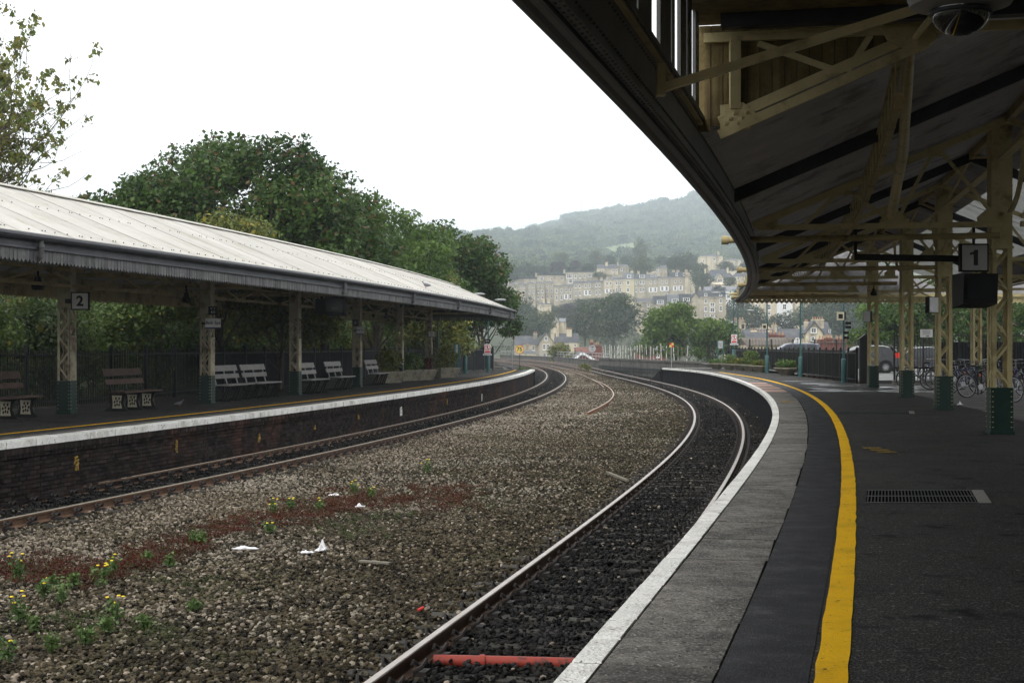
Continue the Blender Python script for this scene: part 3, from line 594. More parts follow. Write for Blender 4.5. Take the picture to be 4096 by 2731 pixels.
def track(run, y0, y1, label, topm, dark):
    q0, q1 = run.sy(y0), run.sy(y1); o = run.at(q0); t = thing('railway_track', label, 'railway track', (o.x, o.y, RAILZ), kind='structure')
    for sgn in (-1, 1):
        mb = MB(); fr = run.frames(q0, q1, .8)
        prof = [(u + sgn * .7525, h) for u, h in rail_profile()]; mb.sweep(prof, fr); b = mb.build('rail', [railside, topm], t, True)
        k = len(prof); idx = [0] * len(b.data.polygons)
        for i in range(len(fr) - 1):
            for j in (6, 7, 8): idx[i * k + j] = 1
        b.data.polygons.foreach_set('material_index', idx)
    sm = sleeper_mesh(); cm = MB()
    for s in (-1, 1):
        for e in (-1, 1):
            tmp = MB(); clip_geo(tmp)
            for v in tmp.v: pass
            base = len(cm.v); cm.v += [(s * .7525 + e * (.12 + v[1] * 1.15), v[0] * 1.35, v[2] * 1.4) for v in tmp.v]; cm.f += [tuple(base + i for i in f) for f in tmp.f]; cm.m += [0] * len(tmp.f)
    q = q0 + .3; n = 0; n_s = 0; stuff_s = MB(); stuff_c = MB()
    while q < q1:
        p = run.at(q); y = p.y; az = run.ang(q)
        if y > 5 and n_s < 290:
            n_s += 1
            o = link('sleeper', sm, t); o.matrix_parent_inverse = wmat(t).inverted(); o.location = (p.x, p.y, BED - .058 + R.uniform(-.01, .006)); o.rotation_euler = (0, 0, az + R.uniform(-.004, .004))
        elif n < 560:
            _, r_, f_ = run.fr(q); stuff_s.obox((p.x, p.y, BED - .0), (r_[0] * 1.25, r_[1] * 1.25, 0), (f_[0] * .12, f_[1] * .12, 0), (0, 0, .035))
        if y > 5 and y < 150:
            ca, sa = math.cos(az), math.sin(az); b = len(stuff_c.v)
            stuff_c.v += [(p.x + v[0] * ca - v[1] * sa, p.y + v[0] * sa + v[1] * ca, BED + .045 + v[2]) for v in cm.v]; stuff_c.f += [tuple(b + i for i in f) for f in cm.f]; stuff_c.m += [0] * len(cm.f)
        q += .65; n += 1
    if stuff_s.v: stuff_s.build('far_sleepers', sleeperm, t, True, kind='stuff')
    stuff_c.build('rail_clips', clipm, t, True, kind='stuff')
    return t
tr1 = track(TR, -44, 326, 'near railway track with shining rail heads beside the white platform edge', railtop, True)
tr2 = track(TL, 7, 326, 'far railway track with brown rails running under the brick platform face', railtop2, True)
# the short disused turnout rails between the tracks
def loose_rail(pts, mt, label):
    P = [at(x, y, F * (1.5 - RAILZ) / (y - 1387)) for x, y in pts]
    mb = MB(); n = len(P)
    Y = np.array([p.y for p in P]); X = np.array([p.x for p in P])
    frs = []
    tt = np.linspace(0, n - 1, 40)
    xs = np.interp(tt, range(n), X); ys_ = np.interp(tt, range(n), Y)
    kk = np.ones(5) / 5; xs = np.convolve(np.pad(xs, 2, mode='reflect', reflect_type='odd'), kk, 'valid'); ys_ = np.convolve(np.pad(ys_, 2, mode='reflect', reflect_type='odd'), kk, 'valid')
    for i in range(len(xs)):
        a, b = max(0, i - 1), min(len(xs) - 1, i + 1); dx, dy = xs[b] - xs[a], ys_[b] - ys_[a]; L = math.hypot(dx, dy); frs.append(((xs[i], ys_[i]), (dy / L, -dx / L)))
    prof = [(u, h - .03) for u, h in rail_profile()]; mb.sweep(prof, frs)
    o = mb.build('rail_length', [mt, railtop2]); k = len(prof); idx = [0] * len(o.data.polygons)
    for i in range(len(frs) - 1):
        for j in (7,): idx[i * k + j] = 1
    o.data.polygons.foreach_set('material_index', idx)
    tag(o, label, 'rail', 'disused rails between the tracks')
loose_rail([(2350, 1645), (2400, 1622), (2440, 1598), (2456, 1577), (2450, 1560), (2436, 1546), (2400, 1526), (2360, 1512)], railrust, 'curved length of orange rusty rail ending in the ballast between the tracks')
loose_rail([(2415, 1546), (2395, 1528), (2330, 1498), (2250, 1472), (2180, 1457), (2110, 1449)], railside, 'long curved brown rail running on beside the shorter rusty one')
loose_rail([(2390, 1502), (2320, 1485), (2240, 1468), (2170, 1456)], railside, 'straight end of a disused rail nearer the right hand track')

# red rusty pipe across the near track
mb = MB(); a = at(1735, 2660, F * 2.6 / (2660 - 1387)); b = at(2330, 2678, F * 2.6 / (2678 - 1387)); a.z = b.z = -1.06
mb.tube([a, a.lerp(b, .4) + V(0, .02, 0), b + V(.5, 0, 0)], [.05, .05, .045], 10); mb.lathe([(.062, -.02), (.062, .02)], tuple(a.lerp(b, .33)), 10, 'x')
tag(mb.build('pipe', pipered, smooth=True), 'rusty red pipe lying across the near track between two sleepers', 'pipe')
# ------------------------------------------------------------ lattice columns
def rivet_row(mb, a, b, n, r=.011):
    a, b = Vector(a), Vector(b)
    for i in range(n):
        p = a.lerp(b, (i + .5) / n); mb.obox(p, (r, 0, 0), (0, r, 0), (0, 0, r * .7))
def column_meshes(w, hg, hl, top, cm, a=.085):
    h = w / 2; D = {}
    m = MB(); m.box(-h - .012, h + .012, -h - .012, h + .012, 0, hg); m.box(-h - .03, h + .03, -h - .03, h + .03, 0, .05); D['casing'] = m.mesh('casing', greenp)
    m = MB()
    m.box(0, a, 0, .012, hg, hl); m.box(0, .012, 0, a, hg, hl); D['corner_angle'] = m.mesh('corner_angle', cm)
    m = MB(); step = w * 1.05; L = math.hypot(w - .05, step); m.obox((0, 0, 0), (.022, 0, 0), (0, .006, 0), (0, 0, L / 2)); D['lattice_bar'] = m.mesh('lattice_bar', cm)
    m = MB(); m.box(-h, h, -h, h, hl, top); m.box(-h - .02, h + .02, -h - .02, h + .02, hl - .02, hl + .03); D['riveted_box'] = m.mesh('riveted_box', cm)
    m = MB()
    for sx in (-1, 1):
        for sy in (-1, 1):
            rivet_row(m, (sx * (h + .012), sy * (h - .02), .08), (sx * (h + .012), sy * (h - .02), hg - .02), int(hg / .09))
            rivet_row(m, (sx * (h - .02), sy * (h + .012), .08), (sx * (h - .02), sy * (h + .012), hg - .02), int(hg / .09))
            rivet_row(m, (sx * (h), sy * (h - .03), hg), (sx * (h), sy * (h - .03), top), int((top - hg) / .09))
            rivet_row(m, (sx * (h - .03), sy * (h), hg), (sx * (h - .03), sy * (h), top), int((top - hg) / .09))
    D['rivets'] = m.mesh('rivets', cm); D['_p'] = (w, hg, hl, top, step)
    return D
def lattice_column(D, loc, rz, label, group, plate=None):
    w, hg, hl, top, step = D['_p']; h = w / 2
    t = thing('lattice_column', label, 'column', loc, rz, group)
    link('casing', D['casing'], t); link('riveted_box', D['riveted_box'], t); link('rivets', D['rivets'], t, kind='stuff')
    for (sx, sy, a) in ((-1, -1, 0), (1, -1, 90), (1, 1, 180), (-1, 1, 270)):
        link('corner_angle', D['corner_angle'], t, loc=(sx * h, sy * h, 0), rot=(0, 0, rad(a)))
    n = int((hl - hg) / step); ang = math.atan2(w - .05, step)
    for f in range(4):
        if plate == f: continue
        for i in range(n):
            z = hg + (i + .5) * (hl - hg) / n; s = 1 if (i + f // 2) % 2 else -1
            rot = Matrix.Rotation(rad(90 * f), 4, 'Z') @ Matrix.Translation((0, -h + .012, z)) @ Matrix.Rotation(s * ang, 4, 'Y')
            o = link('lattice_bar', D['lattice_bar'], t); o.matrix_local = rot
    return t
DR = column_meshes(.35, .80, 3.2, 5.3, cream)
RC = [((5.9, 14.9), 'lattice column nearest the camera under the near canopy'), ((8.42, 25.9), 'tall cream lattice column beside the number 1 sign, largest in view'),
      ((10.36, 36.0), 'cream lattice column with a white notice box strapped to its left side'), ((11.78, 44.8), 'cream lattice column in front of the black saloon car, between two others'),
      ((13.45, 55.9), 'cream lattice column in front of the charcoal hatchback, with a grey box on it'), ((17.3, 55.9), 'cream lattice column standing among the bicycles, set back behind the rest')]
rcols = []
for (x, y), lab in RC:
    q = FA.sy(min(y, 59)); rcols.append(lattice_column(DR, (x, y, 0), FA.ang(q) * .5, lab, 'lattice columns of the near platform'))
DL = column_meshes(.30, .74, 2.40, 3.75, creamL, .055)
LCp = [(-10.0, 33.7, 'cream lattice column left of the number 2 sign, with a dark green foot'), (-8.08, 39.75, 'lattice column carrying the station name sign beside the number box'),
       (-6.78, 46.9, 'lattice column between the two pairs of silvered benches'), (-5.78, 56.0, 'lattice column with a black number 6 box and small name sign'),
       (-4.83, 64.4, 'rusty lattice column in front of the first planter, no sign on it'), (-4.06, 73.3, 'last lattice column under the far canopy, with a small white sign'),
       (-12.4, 27.0, 'lattice column at the near end of the far platform, out to the left')]
lcols = []
for (x, y, lab) in LCp:
    t = lattice_column(DL, (x, y, 0), LE.ang(LE.sy(y)), lab, 'lattice columns of the far platform')
    m = MB(); m.box(-.151, -.148, -.14, .14, .74, 1.72) ; lcols.append(t)
    m = MB(); m.box(.152, .158, -.15, .15, .75, 1.75); m.build('cover_plate', creamL, t)

def corr(mb, P, qa, qb, o0, h0, o1, h1, pitch, amp, rows=2, per=6):
    n = max(2, int((qb - qa) / pitch * per)); vs = []
    for i in range(n + 1):
        q = qa + (qb - qa) * i / n; dz = amp * math.sin(2 * math.pi * q / pitch)
        for k in range(rows):
            t = k / (rows - 1); p = P(q, o0 + (o1 - o0) * t, h0 + (h1 - h0) * t + dz); vs.append(p)
    mb.add(vs, [(i * rows + k, (i + 1) * rows + k, (i + 1) * rows + k + 1, i * rows + k + 1) for i in range(n) for k in range(rows - 1)])
def frames_for(run, q0, q1, sgn, step=.5):
    return [(o, (r[0] * sgn, r[1] * sgn)) for o, r in run.frames(q0, q1, step)]

# ------------------------------------------------------------ near canopy
cr = thing('platform_canopy', 'dark near canopy with cream iron trusses and corrugated roof curving over the platform', 'canopy', (6, 25, 0))
PR = lambda q, o, h: FA.at(q, o, h)
QN = FA.sy(-45); Q0 = FA.sy(14.7); Q1 = FA.sy(59.2)
EV, RG = 3.70, 5.42          # eaves and ridge of the roof
def roof_h(o): return EV + (RG - EV) * (o - .25) / 4.15 if o <= 4.4 else (RG - (RG - EV) * (o - 4.4) / 4.15 if o <= 8.55 else EV + (RG - EV) * (o - 8.55) / 4.15)
# lip: gutter, fascia board, soffit plate, inner web with flanges
def sweepR(name, prof, mat_, q0=None, q1=None, step=.5):
    mb = MB(); mb.sweep(prof, FA.frames(q0 or QN, q1 or Q1, step)); return mb.build(name, mat_, cr, True)
sweepR('gutter', [(-.07 + .06 * math.cos(a), 3.33 + .06 * math.sin(a)) for a in [math.pi * 2 * i / 10 for i in range(10)]], guttm)
sweepR('fascia_board', [(-.005, 3.27), (-.005, 3.66), (.05, 3.66), (.05, 3.27)], fasciaR)
sweepR('fascia_cap', [(-.05, 3.66), (-.05, 3.72), (.10, 3.72), (.10, 3.66)], fasciaR)
sweepR('lower_moulding', [(.052, 3.255), (.052, 3.30), (.075, 3.30), (.075, 3.255)], guttm)
sweepR('soffit_plate', [(.078, 3.285), (.078, 3.30), (.125, 3.30), (.125, 3.285)], fasciaR)
sweepR('inner_flange', [(.128, 3.27), (.128, 3.285), (.165, 3.285), (.165, 3.27)], fasciaR)
sweepR('upper_flange', [(.145, 3.66), (.145, 3.68), (.19, 3.68), (.19, 3.66)], creamdark)
sweepR('inner_web', [(.13, 3.288), (.13, 3.72), (.142, 3.72), (.142, 3.288)], fasciaR)
mb = MB()
q = QN
q = FA.sy(3)
while q < FA.sy(36):
    for o, hh in ((.10, 3.282), (.15, 3.266), (.147, 3.36), (.147, 3.6)): mb.obox(PR(q, o, hh), (.009, 0, 0), (0, .009, 0), (0, 0, .007))
    q += .11
mb.build('rivets', fasciaR, cr, True, kind='stuff')
# roof sheets
nS = int((Q1 - Q0) / .84)
for i in range(nS):
    a, b = Q0 + (Q1 - Q0) * i / nS, Q0 + (Q1 - Q0) * (i + 1) / nS
    mb = MB(); corr(mb, PR, a, b + .02, .08, roof_h(.08), 4.42, roof_h(4.4) + .01, .19, .028); mb.build('roof_sheet', sheetdark, cr, True)
    for (o0, o1, m_) in ((4.38, 5.3, sheetdark), (5.25, 7.6, sheetclear), (7.55, 8.6, sheetdark)):
        mb = MB(); corr(mb, PR, a, b + .02, o0, roof_h(max(o0, 4.4)) + .012 * (m_ is sheetclear), o1, roof_h(o1), .14, .019, per=4); mb.build('roof_sheet', m_, cr, True)
    mb = MB(); corr(mb, PR, a, b + .02, 8.55, roof_h(8.6), 12.8, roof_h(12.7), .14, .019, per=4); mb.build('roof_sheet', sheetdark, cr, True)
# longitudinal members: purlins and a lattice girder two metres in
def longi(name, o, h, w, d, m_=cream, qa=None, qb=None):
    mb = MB(); mb.sweep([(o - w / 2, h - d / 2), (o - w / 2, h + d / 2), (o + w / 2, h + d / 2), (o + w / 2, h - d / 2)], FA.frames(qa or Q0, qb or Q1, .8)); return mb.build(name, m_, cr, True)
longi('girder_flange', 2.05, 4.33, .08, .03, creamdark); longi('girder_flange', 2.05, 3.90, .08, .03, creamdark)
q = Q0; k = 0
lb = MB(); lb.obox((0, 0, 0), (.005, 0, 0), (0, .32, 0), (0, 0, .022)); lbm = lb.mesh('girder_bar', cream)
while q < Q1 - .5:
    for side in (-.032, .032):
        a = PR(q + .25, 2.05 + side, 4.095)
        o = link('girder_bar', lbm, cr); s = 1 if (k + (side > 0)) % 2 else -1
        o.matrix_parent_inverse = wmat(cr).inverted(); o.location = a; o.rotation_euler = (s * math.atan2(.46, .5), 0, FA.ang(q + .25))
    q += .5; k += 1
for o in (4.4, 8.55):
    longi('girder_flange', o, 4.72 if o < 5 else 3.5, .16, .03, cream); longi('ridge_beam', o, (RG - .1) if o < 5 else EV - .08, .1, .14, creamdark)
# ridge arcade of curved brackets and rods between the columns
for (ya, yb) in ((14.9, 25.9), (25.9, 36), (36, 44.8), (44.8, 55.9)):
    qa, qb = FA.sy(ya), FA.sy(yb)
    for s_, q_ in ((1, qa), (-1, qb)):
        pts = [PR(q_ + s_ * (.2 + 1.6 * math.sin(t)), 4.4, 3.75 + 1.0 * (1 - math.cos(t))) for t in np.linspace(0, math.pi / 2, 9)]
        mb = MB(); 
        for a, b in zip(pts, pts[1:]): mb.beam(a, b, .07, .05, up=(0, 0, 1))
        mb.build('knee_bracket', cream, cr, True)
        mb = MB(); mb.beam(PR(q_ + s_ * .2, 4.4, 4.7), PR((qa + qb) / 2, 4.4, 5.3), .05, .05); mb.build('ridge_strut', cream, cr, True)
# trusses
def truss(y, full=True, mat_=cream):
    q = FA.sy(y); o_, r_, f_ = FA.fr(q); n = (f_[0], f_[1], 0)
    def bar(name, o0, h0, o1, h1, w=.08, d=.03, dq=0):
        mb = MB(); mb.beam(PR(q + dq, o0, h0), PR(q + dq, o1, h1), d, w, up=(0, 0, 1)); mb.build(name, mat_, cr, True)
    def gus(o, h, poly):
        mb = MB(); mb.prism([(u, w) for u, w in poly], (r_[0], r_[1], 0), (0, 0, 1), -.018, .018, PR(q, o, h), n)
        for (u, w) in poly:
            mb.obox(PR(q - .022, o + u * .72, h + w * .72), (.014, 0, 0), (0, .01, 0), (0, 0, .014))
        mb.build('gusset_plate', mat_, cr, True)
    for dq in (-.045, .045): bar('rafter', .2, roof_h(.2) - .10, 4.4, roof_h(4.4) - .12, .10, .03, dq)
    bar('rafter_flange', .2, roof_h(.2) - .045, 4.4, roof_h(4.4) - .065, .02, .14)
    if full:
        for dq in (-.045, .045): bar('bottom_chord', .25, 3.55, 4.3, 3.55, .09, .025, dq)
        for (a, b, c, d) in ((1.05, 3.57, 1.7, roof_h(1.7) - .1), (1.75, roof_h(1.7) - .1, 2.5, 3.62), (2.6, 3.62, 3.2, roof_h(3.2) - .1), (3.3, roof_h(3.2) - .1, 4.2, 3.66)):
            bar('diagonal', a, b, c, d, .06, .03)
        gus(2.55, 3.62, [(-.2, -.1), (.2, -.1), (.24, .03), (.1, .14), (-.1, .14), (-.24, .03)])
        gus(1.72, roof_h(1.7) - .13, [(-.13, -.09), (.1, -.09), (.16, .1), (-.14, .0)]); gus(3.25, roof_h(3.2) - .13, [(-.13, -.09), (.1, -.09), (.16, .1), (-.14, .0)])
        gus(4.12, 3.62, [(-.2, -.1), (.1, -.12), (.1, .22), (-.05, .2), (-.22, .05)])
        gus(.42, 3.66, [(-.12, -.1), (.14, -.1), (.2, .0), (.1, .12), (-.1, .08)])
        for (a, b, c, d) in ((4.6, 3.66, 5.6, roof_h(5.6) - .1), (5.6, roof_h(5.6) - .1, 6.5, 3.6), (6.5, 3.6, 7.3, roof_h(7.3) - .1)): bar('diagonal', a, b, c, d, .06, .03)
        for dq in (-.045, .045): bar('bottom_chord', 4.6, 3.55, 8.4, 3.55, .09, .025, dq)
        if y > 40:
            bar('lower_chord', 4.6, 3.18, 8.4, 3.18, .07, .05)
            for i_ in range(6): bar('diagonal', 4.6 + i_ * .63, 3.52 if i_ % 2 else 3.2, 4.6 + (i_ + 1) * .63, 3.2 if i_ % 2 else 3.52, .055, .03)
        bar('rafter', 4.4, roof_h(4.4) - .12, 8.55, roof_h(8.55) - .1, .10, .06)
        bar('rafter', 8.6, roof_h(8.6) - .1, 12.6, roof_h(12.6) - .12, .10, .06)
        mb = MB(); mb.tube([PR(q + .25, -.30, 3.36), PR(q + .25, 4.3, 3.38)], .055, 10); mb.build('drain_pipe', creamdark, cr, True, smooth=True)
        for (pa, pb, rr_) in ((PR(q + .25, -.36, 3.36), PR(q + .25, -.24, 3.36), .075), (PR(q + .25, -.10, 3.36), PR(q + .25, -.10, 3.66), .05), (PR(q + .25, .6, 3.362), PR(q + .25, .72, 3.362), .068)):
            mb = MB(); mb.tube([pa, pb], rr_, 12); mb.build('pipe_socket', creamdark, cr, True, smooth=True)
for y in (25.9, 36.0, 44.8, 55.9): truss(y)
for y in (20.4, 30.9, 40.4, 50.3):     # plain intermediate rafters with their dark flange
    q = FA.sy(y)
    mb = MB(); mb.beam(PR(q, .1, roof_h(.1) - .11), PR(q, 4.4, roof_h(4.4) - .12), .09, .17); mb.build('rafter', guttm, cr, True)
    mb = MB(); mb.beam(PR(q + .06, .1, roof_h(.1) - .1), PR(q + .06, 4.4, roof_h(4.4) - .11), .02, .12); mb.build('rafter_board', creamdark, cr, True)
    mb = MB(); mb.beam(PR(q, 4.4, roof_h(4.4) - .12), PR(q, 8.5, roof_h(8.5) - .12), .09, .17); mb.build('rafter', guttm, cr, True)
# boarded gable where the roof steps up to the flat near ceiling
q = Q0; o_, r_, f_ = FA.fr(q); CE = 4.60
def pbar(name, o0, h0, o1, h1, w, d, m_=cream, dq=0):
    mb = MB(); mb.beam(PR(q + dq, o0, h0), PR(q + dq, o1, h1), d, w, up=(0, 0, 1)); return mb.build(name, m_, cr, True)
pbar('gable_rafter', .35, roof_h(.35) - .06, 2.35, roof_h(2.35) - .06, .10, .05, cream, -.05)
pbar('gable_rafter', .35, roof_h(.35) - .19, 2.3, roof_h(2.3) - .19, .09, .05, cream, -.08)
pbar('gable_rafter', 2.35, roof_h(2.35) - .08, 4.4, roof_h(4.4) - .08, .12, .05, creamdark, .05)
pbar('top_chord', .2, 4.50, 6.5, 4.50, .09, .05, cream, -.06)
pbar('gable_post', .50, 3.80, .50, 4.47, .10, .10, cream, -.06)
o = .15
while o < 2.2:
    lo = roof_h(o) - .06
    mb = MB(); mb.beam(PR(q, o + .055, lo), PR(q, o + .055, CE + .03), .018, .110, up=(r_[0], r_[1], 0)); mb.build('board', brownboard, cr, True); o += .118
mb = MB(); mb.prism([(.13, roof_h(.13) - .05), (2.25, roof_h(2.25) - .05), (2.25, CE + .03), (.13, CE + .03)], (r_[0], r_[1], 0), (0, 0, 1), .012, .03, PR(q, 0, 0), (f_[0], f_[1], 0)); mb.build('gable_backing', guttm, cr, True)
for (a, b, c, d) in ((.72, 4.43, 1.5, roof_h(1.5) - .1), (1.56, roof_h(1.5) - .1, 1.78, 4.46)): pbar('diagonal', a, b, c, d, .06, .04, cream, -.05)
mb = MB(); mb.prism([(-.16, -.12), (.12, -.12), (.2, .02), (.06, .14), (-.16, .12)], (r_[0], r_[1], 0), (0, 0, 1), -.02, .02, PR(q - .07, .52, 3.72), (f_[0], f_[1], 0))
for i in range(6): mb.obox(PR(q - .1, .52 - .1 + .04 * i, 3.66 + .05 * (i % 3)), (.014, 0, 0), (0, .01, 0), (0, 0, .014))
mb.build('gusset_plate', cream, cr, True)
mb = MB(); mb.prism([(-.26, .10), (.2, .10), (.26, -.03), (.1, -.15), (-.02, -.12), (-.2, -.02)], (r_[0], r_[1], 0), (0, 0, 1), -.02, .02, PR(q - .08, 2.13, 4.42), (f_[0], f_[1], 0))
for i in range(9): mb.obox(PR(q - .11, 2.13 - .2 + .05 * i, 4.36 + .05 * (i % 3)), (.013, 0, 0), (0, .01, 0), (0, 0, .013))
mb.build('gusset_plate', cream, cr, True)
# flat boarded ceiling over the near end, on deep joists, and the posts that carry it on the lip
qq = QN; i = 0
while qq < Q0 - .1:
    if qq < FA.sy(2): bw = 1.2
    else: bw = .155
    e = min(qq + bw, Q0); mb = MB()
    a, b, c, d = PR(qq + .004, .15, CE + .03), PR(e - .004, .15, CE + .03), PR(e - .004, 9.6, CE + .03), PR(qq + .004, 9.6, CE + .03)
    z = V(0, 0, .02); mb.add([a, b, c, d, a + z, b + z, c + z, d + z], [(0, 1, 2, 3), (7, 6, 5, 4), (0, 4, 5, 1), (1, 5, 6, 2), (2, 6, 7, 3), (3, 7, 4, 0)]); mb.build('ceiling_board', brownboard, cr, True); qq += bw
for y in (14.25, 9.2, 4.2, -2, -8, -15, -22, -30, -38):
    q2 = FA.sy(y); mb = MB(); mb.beam(PR(q2, .4, CE - .02), PR(q2, 9.6, CE - .02), .16, .16); mb.build('ceiling_joist', guttm, cr, True)
qq = FA.sy(2) + .3; k = 0
while qq < Q0 - .3:
    w = .20 if k % 3 else .34
    mb = MB(); fz = FA.fr(qq)[2]; mb.beam(PR(qq, .17, 3.70), PR(qq, .17, CE + .03), .03, w, up=(fz[0], fz[1], 0)); mb.build('wall_post', fasciaR, cr, True)
    qq += w + (.01 if k % 4 else .42); k += 1
mb = MB(); mb.sweep([(.145, 3.71), (.145, 3.75), (.2, 3.75), (.2, 3.71)], FA.frames(QN, Q0, .5)); mb.build('wall_rail', fasciaR, cr, True)
# tie bars and long struts
mb = MB(); a = PR(FA.sy(10.7), .25, 3.33); b = a + V(4.6, .15, 1.45); mb.beam(a, b, .055, .055); mb.beam(a + V(0, 0, -.03), b + V(0, 0, -.03), .09, .012); mb.build('tie_bar', cream, cr, True)
mb = MB(); mb.obox(a + V(.02, 0, .06), (.03, 0, 0), (0, .05, 0), (0, 0, .11)); mb.build('tie_bracket', cream, cr, True)
g1 = PR(FA.sy(25.8), 2.5, 3.72); g2 = PR(FA.sy(14.8), 2.15, 4.36)
mb = MB(); mb.tube([g1, g1.lerp(g2, .5) + V(.06, 0, 0), g2], [.085, .07, .05], 10); mb.build('long_strut', cream, cr, True, smooth=True)
mb = MB(); mb.tube([g2 + V(0, -.15, .05), PR(FA.sy(9.0), 3.0, CE)], .03, 8); mb.build('sag_rod', cream, cr, True, smooth=True)
# end valance: pointed boards, each with its square hole, in front of a rail
vb = MB(); W = .19
hx = .022; zt = .0; zh = -.17; zb = -.25
for (x0, x1, z0, z1) in ((-W / 2, W / 2, zh + hx, zt), (-W / 2, -hx, zh - hx, zh + hx), (hx, W / 2, zh - hx, zh + hx), (-W / 2, W / 2, zb, zh - hx)): vb.box(x0, x1, -.012, .012, z0, z1)
vb.prism([(-W / 2, zb), (0, zb - .07), (W / 2, zb)], (1, 0, 0), (0, 0, 1), -.012, .012, (0, 0, 0), (0, 1, 0)); vbm = vb.mesh('valance_board', cream)
c = FA.at(Q1, -.1, 0)
for i in range(66):
    o = link('valance_board', vbm, cr); o.matrix_parent_inverse = wmat(cr).inverted(); o.location = (c.x + W / 2 + i * (W + .004), c.y, 3.52)
mb = MB(); mb.beam(V(c.x, c.y - .06, 3.53), V(c.x + 12.8, c.y - .06, 3.53), .06, .12); mb.tube([(c.x - .3, c.y + .1, 3.36), (c.x + 12.8, c.y + .1, 3.36)][0:0] or [(c.x - .25, c.y - .2, 3.58), (c.x + 4, c.y - .2, 3.58)], .05, 8); mb.build('valance_rail', cream, cr, True)
mb = MB()
mb.add([(c.x, c.y, 3.58), (c.x + 4.3, c.y, RG), (c.x + 8.5, c.y, 3.6)], [(0, 1, 2)]); mb.add([(c.x + 8.5, c.y, 3.6), (c.x + 12.8, c.y, RG), (c.x + 12.8, c.y, 3.6)], [(0, 1, 2)]); mb.build('gable_sheet', sheetdark, cr, True)

# ------------------------------------------------------------ far canopy
cl = thing('platform_canopy', 'pale roofed far canopy with toothed grey valance along its curved eaves', 'canopy', (-6, 50, 0))
PL = lambda q, o, h: LE.at(q, -o, h)
K0 = LE.sy(13); K1 = LE.sy(75.6)
GE, GR = 3.30, 4.62
nS = int((K1 - K0) / .86)
for i in range(nS):
    a, b = K0 + (K1 - K0) * i / nS, K0 + (K1 - K0) * (i + 1) / nS
    if LE.ys(b) < 18: continue
    mb = MB(); corr(mb, PL, a, b + .03, -.09, GE + .03 + (i % 2) * .006, 3.0, GR + (i % 2) * .006, .105, .004, 2, 5); mb.build('roof_sheet', roofpale, cl, True)
mb = MB()
mb.sweep([(2.98, GR - .01), (2.98, GR + .0), (6.15, 3.35), (6.15, 3.34)], frames_for(LE, K0, K1, -1, .8)); mb.build('rear_roof', roofpale, cl, True)
mb = MB(); mb.sweep([(2.88, GR + .0), (3.0, GR + .06), (3.12, GR + .0), (3.0, GR - .02)], frames_for(LE, K0, K1, -1)); mb.build('ridge_cap', roofpale, cl, True)
mb = MB(); mb.sweep([(.02, GE - .07), (2.98, GR - .11), (5.9, 3.26), (5.9, 3.24), (2.98, GR - .13), (.02, GE - .09)], frames_for(LE, K0, K1, -1, .8)); mb.build('roof_lining', sheetdark, cl, True)
mb = MB()
for i in range(int((K1 - LE.sy(20)) / .42)):
    q = LE.sy(20) + i * .42
    for (t, dd) in ((.06, 0), (.56, 0)):
        if R.random() < .12: continue
        p = PL(q, -.09 + 3.09 * t, GE + .03 + (GR - GE) * t + .022); mb.obox(p, (.009, 0, 0), (0, .009, 0), (0, 0, .008))
        if i % 3 == 0: p = PL(q + .1, -.09 + 3.09 * t, GE + .03 + (GR - GE) * t + .022); mb.obox(p, (.009, 0, 0), (0, .009, 0), (0, 0, .008))
mb.build('roof_bolts', guttm, cl, True, kind='stuff')
def sweepL(name, prof, m_, step=.5): mb = MB(); mb.sweep(prof, frames_for(LE, K0, K1, -1, step)); return mb.build(name, m_, cl, True)
sweepL('gutter', [(-.14 + .065 * math.cos(a), GE - .02 + .062 * math.sin(a)) for a in [math.pi * 2 * i / 10 for i in range(10)]], guttm)
sweepL('fascia_board', [(-.05, 3.10), (-.05, GE - .01), (-.02, GE - .01), (-.02, 3.10)], fasciam)
sweepL('fascia_moulding', [(-.085, 3.085), (-.085, 3.125), (-.052, 3.135), (-.052, 3.085)], fasciam)
sweepL('rear_fascia', [(6.0, 2.98), (6.0, 3.34), (6.03, 3.34), (6.03, 2.98)], creamdark)
def vboard(w, l, m_):
    v = MB(); v.prism([(-w / 2, 0), (w / 2, 0), (w / 2, -l + .05), (0, -l), (-w / 2, -l + .05)], (1, 0, 0), (0, 0, 1), -.009, .009, (0, 0, 0), (0, 1, 0)); return v
vbL = vboard(.112, .24, valm).mesh('valance_board', valm)
q = LE.sy(21.5); st = MB(); n = 0
proto = vboard(.112, .24, valm)
while q < K1:
    p = PL(q, -.034, 3.105); az = LE.ang(q) + math.pi / 2 + R.uniform(-.05, .05)
    if n < 300:
        o = link('valance_board', vbL, cl); o.matrix_parent_inverse = wmat(cl).inverted(); o.location = p + V(0, 0, R.uniform(-.006, .004)); o.rotation_euler = (0, 0, az)
    else:
        ca, sa = math.cos(az), math.sin(az); b = len(st.v); st.v += [(p.x + v[0] * ca - v[1] * sa, p.y + v[0] * sa + v[1] * ca, p.z + v[2]) for v in proto.v]; st.f += [tuple(b + i for i in f) for f in proto.f]; st.m += [0] * len(proto.f)
    q += .122; n += 1
if st.v: st.build('far_valance', valmi, cl, True, kind='stuff')
rv = MB(); q = LE.sy(24); pv = vboard(.13, .40, cream)
while q < K1:
    p = PL(q, 6.05, 3.08); az = LE.ang(q) + math.pi / 2; ca, sa = math.cos(az), math.sin(az); b = len(rv.v); rv.v += [(p.x + v[0] * ca - v[1] * sa, p.y + v[0] * sa + v[1] * ca, p.z + v[2]) for v in pv.v]; rv.f += [tuple(b + i for i in f) for f in pv.f]; rv.m += [0] * len(pv.f); q += .138
rv.build('rear_valance', creamdark, cl, True, kind='stuff')
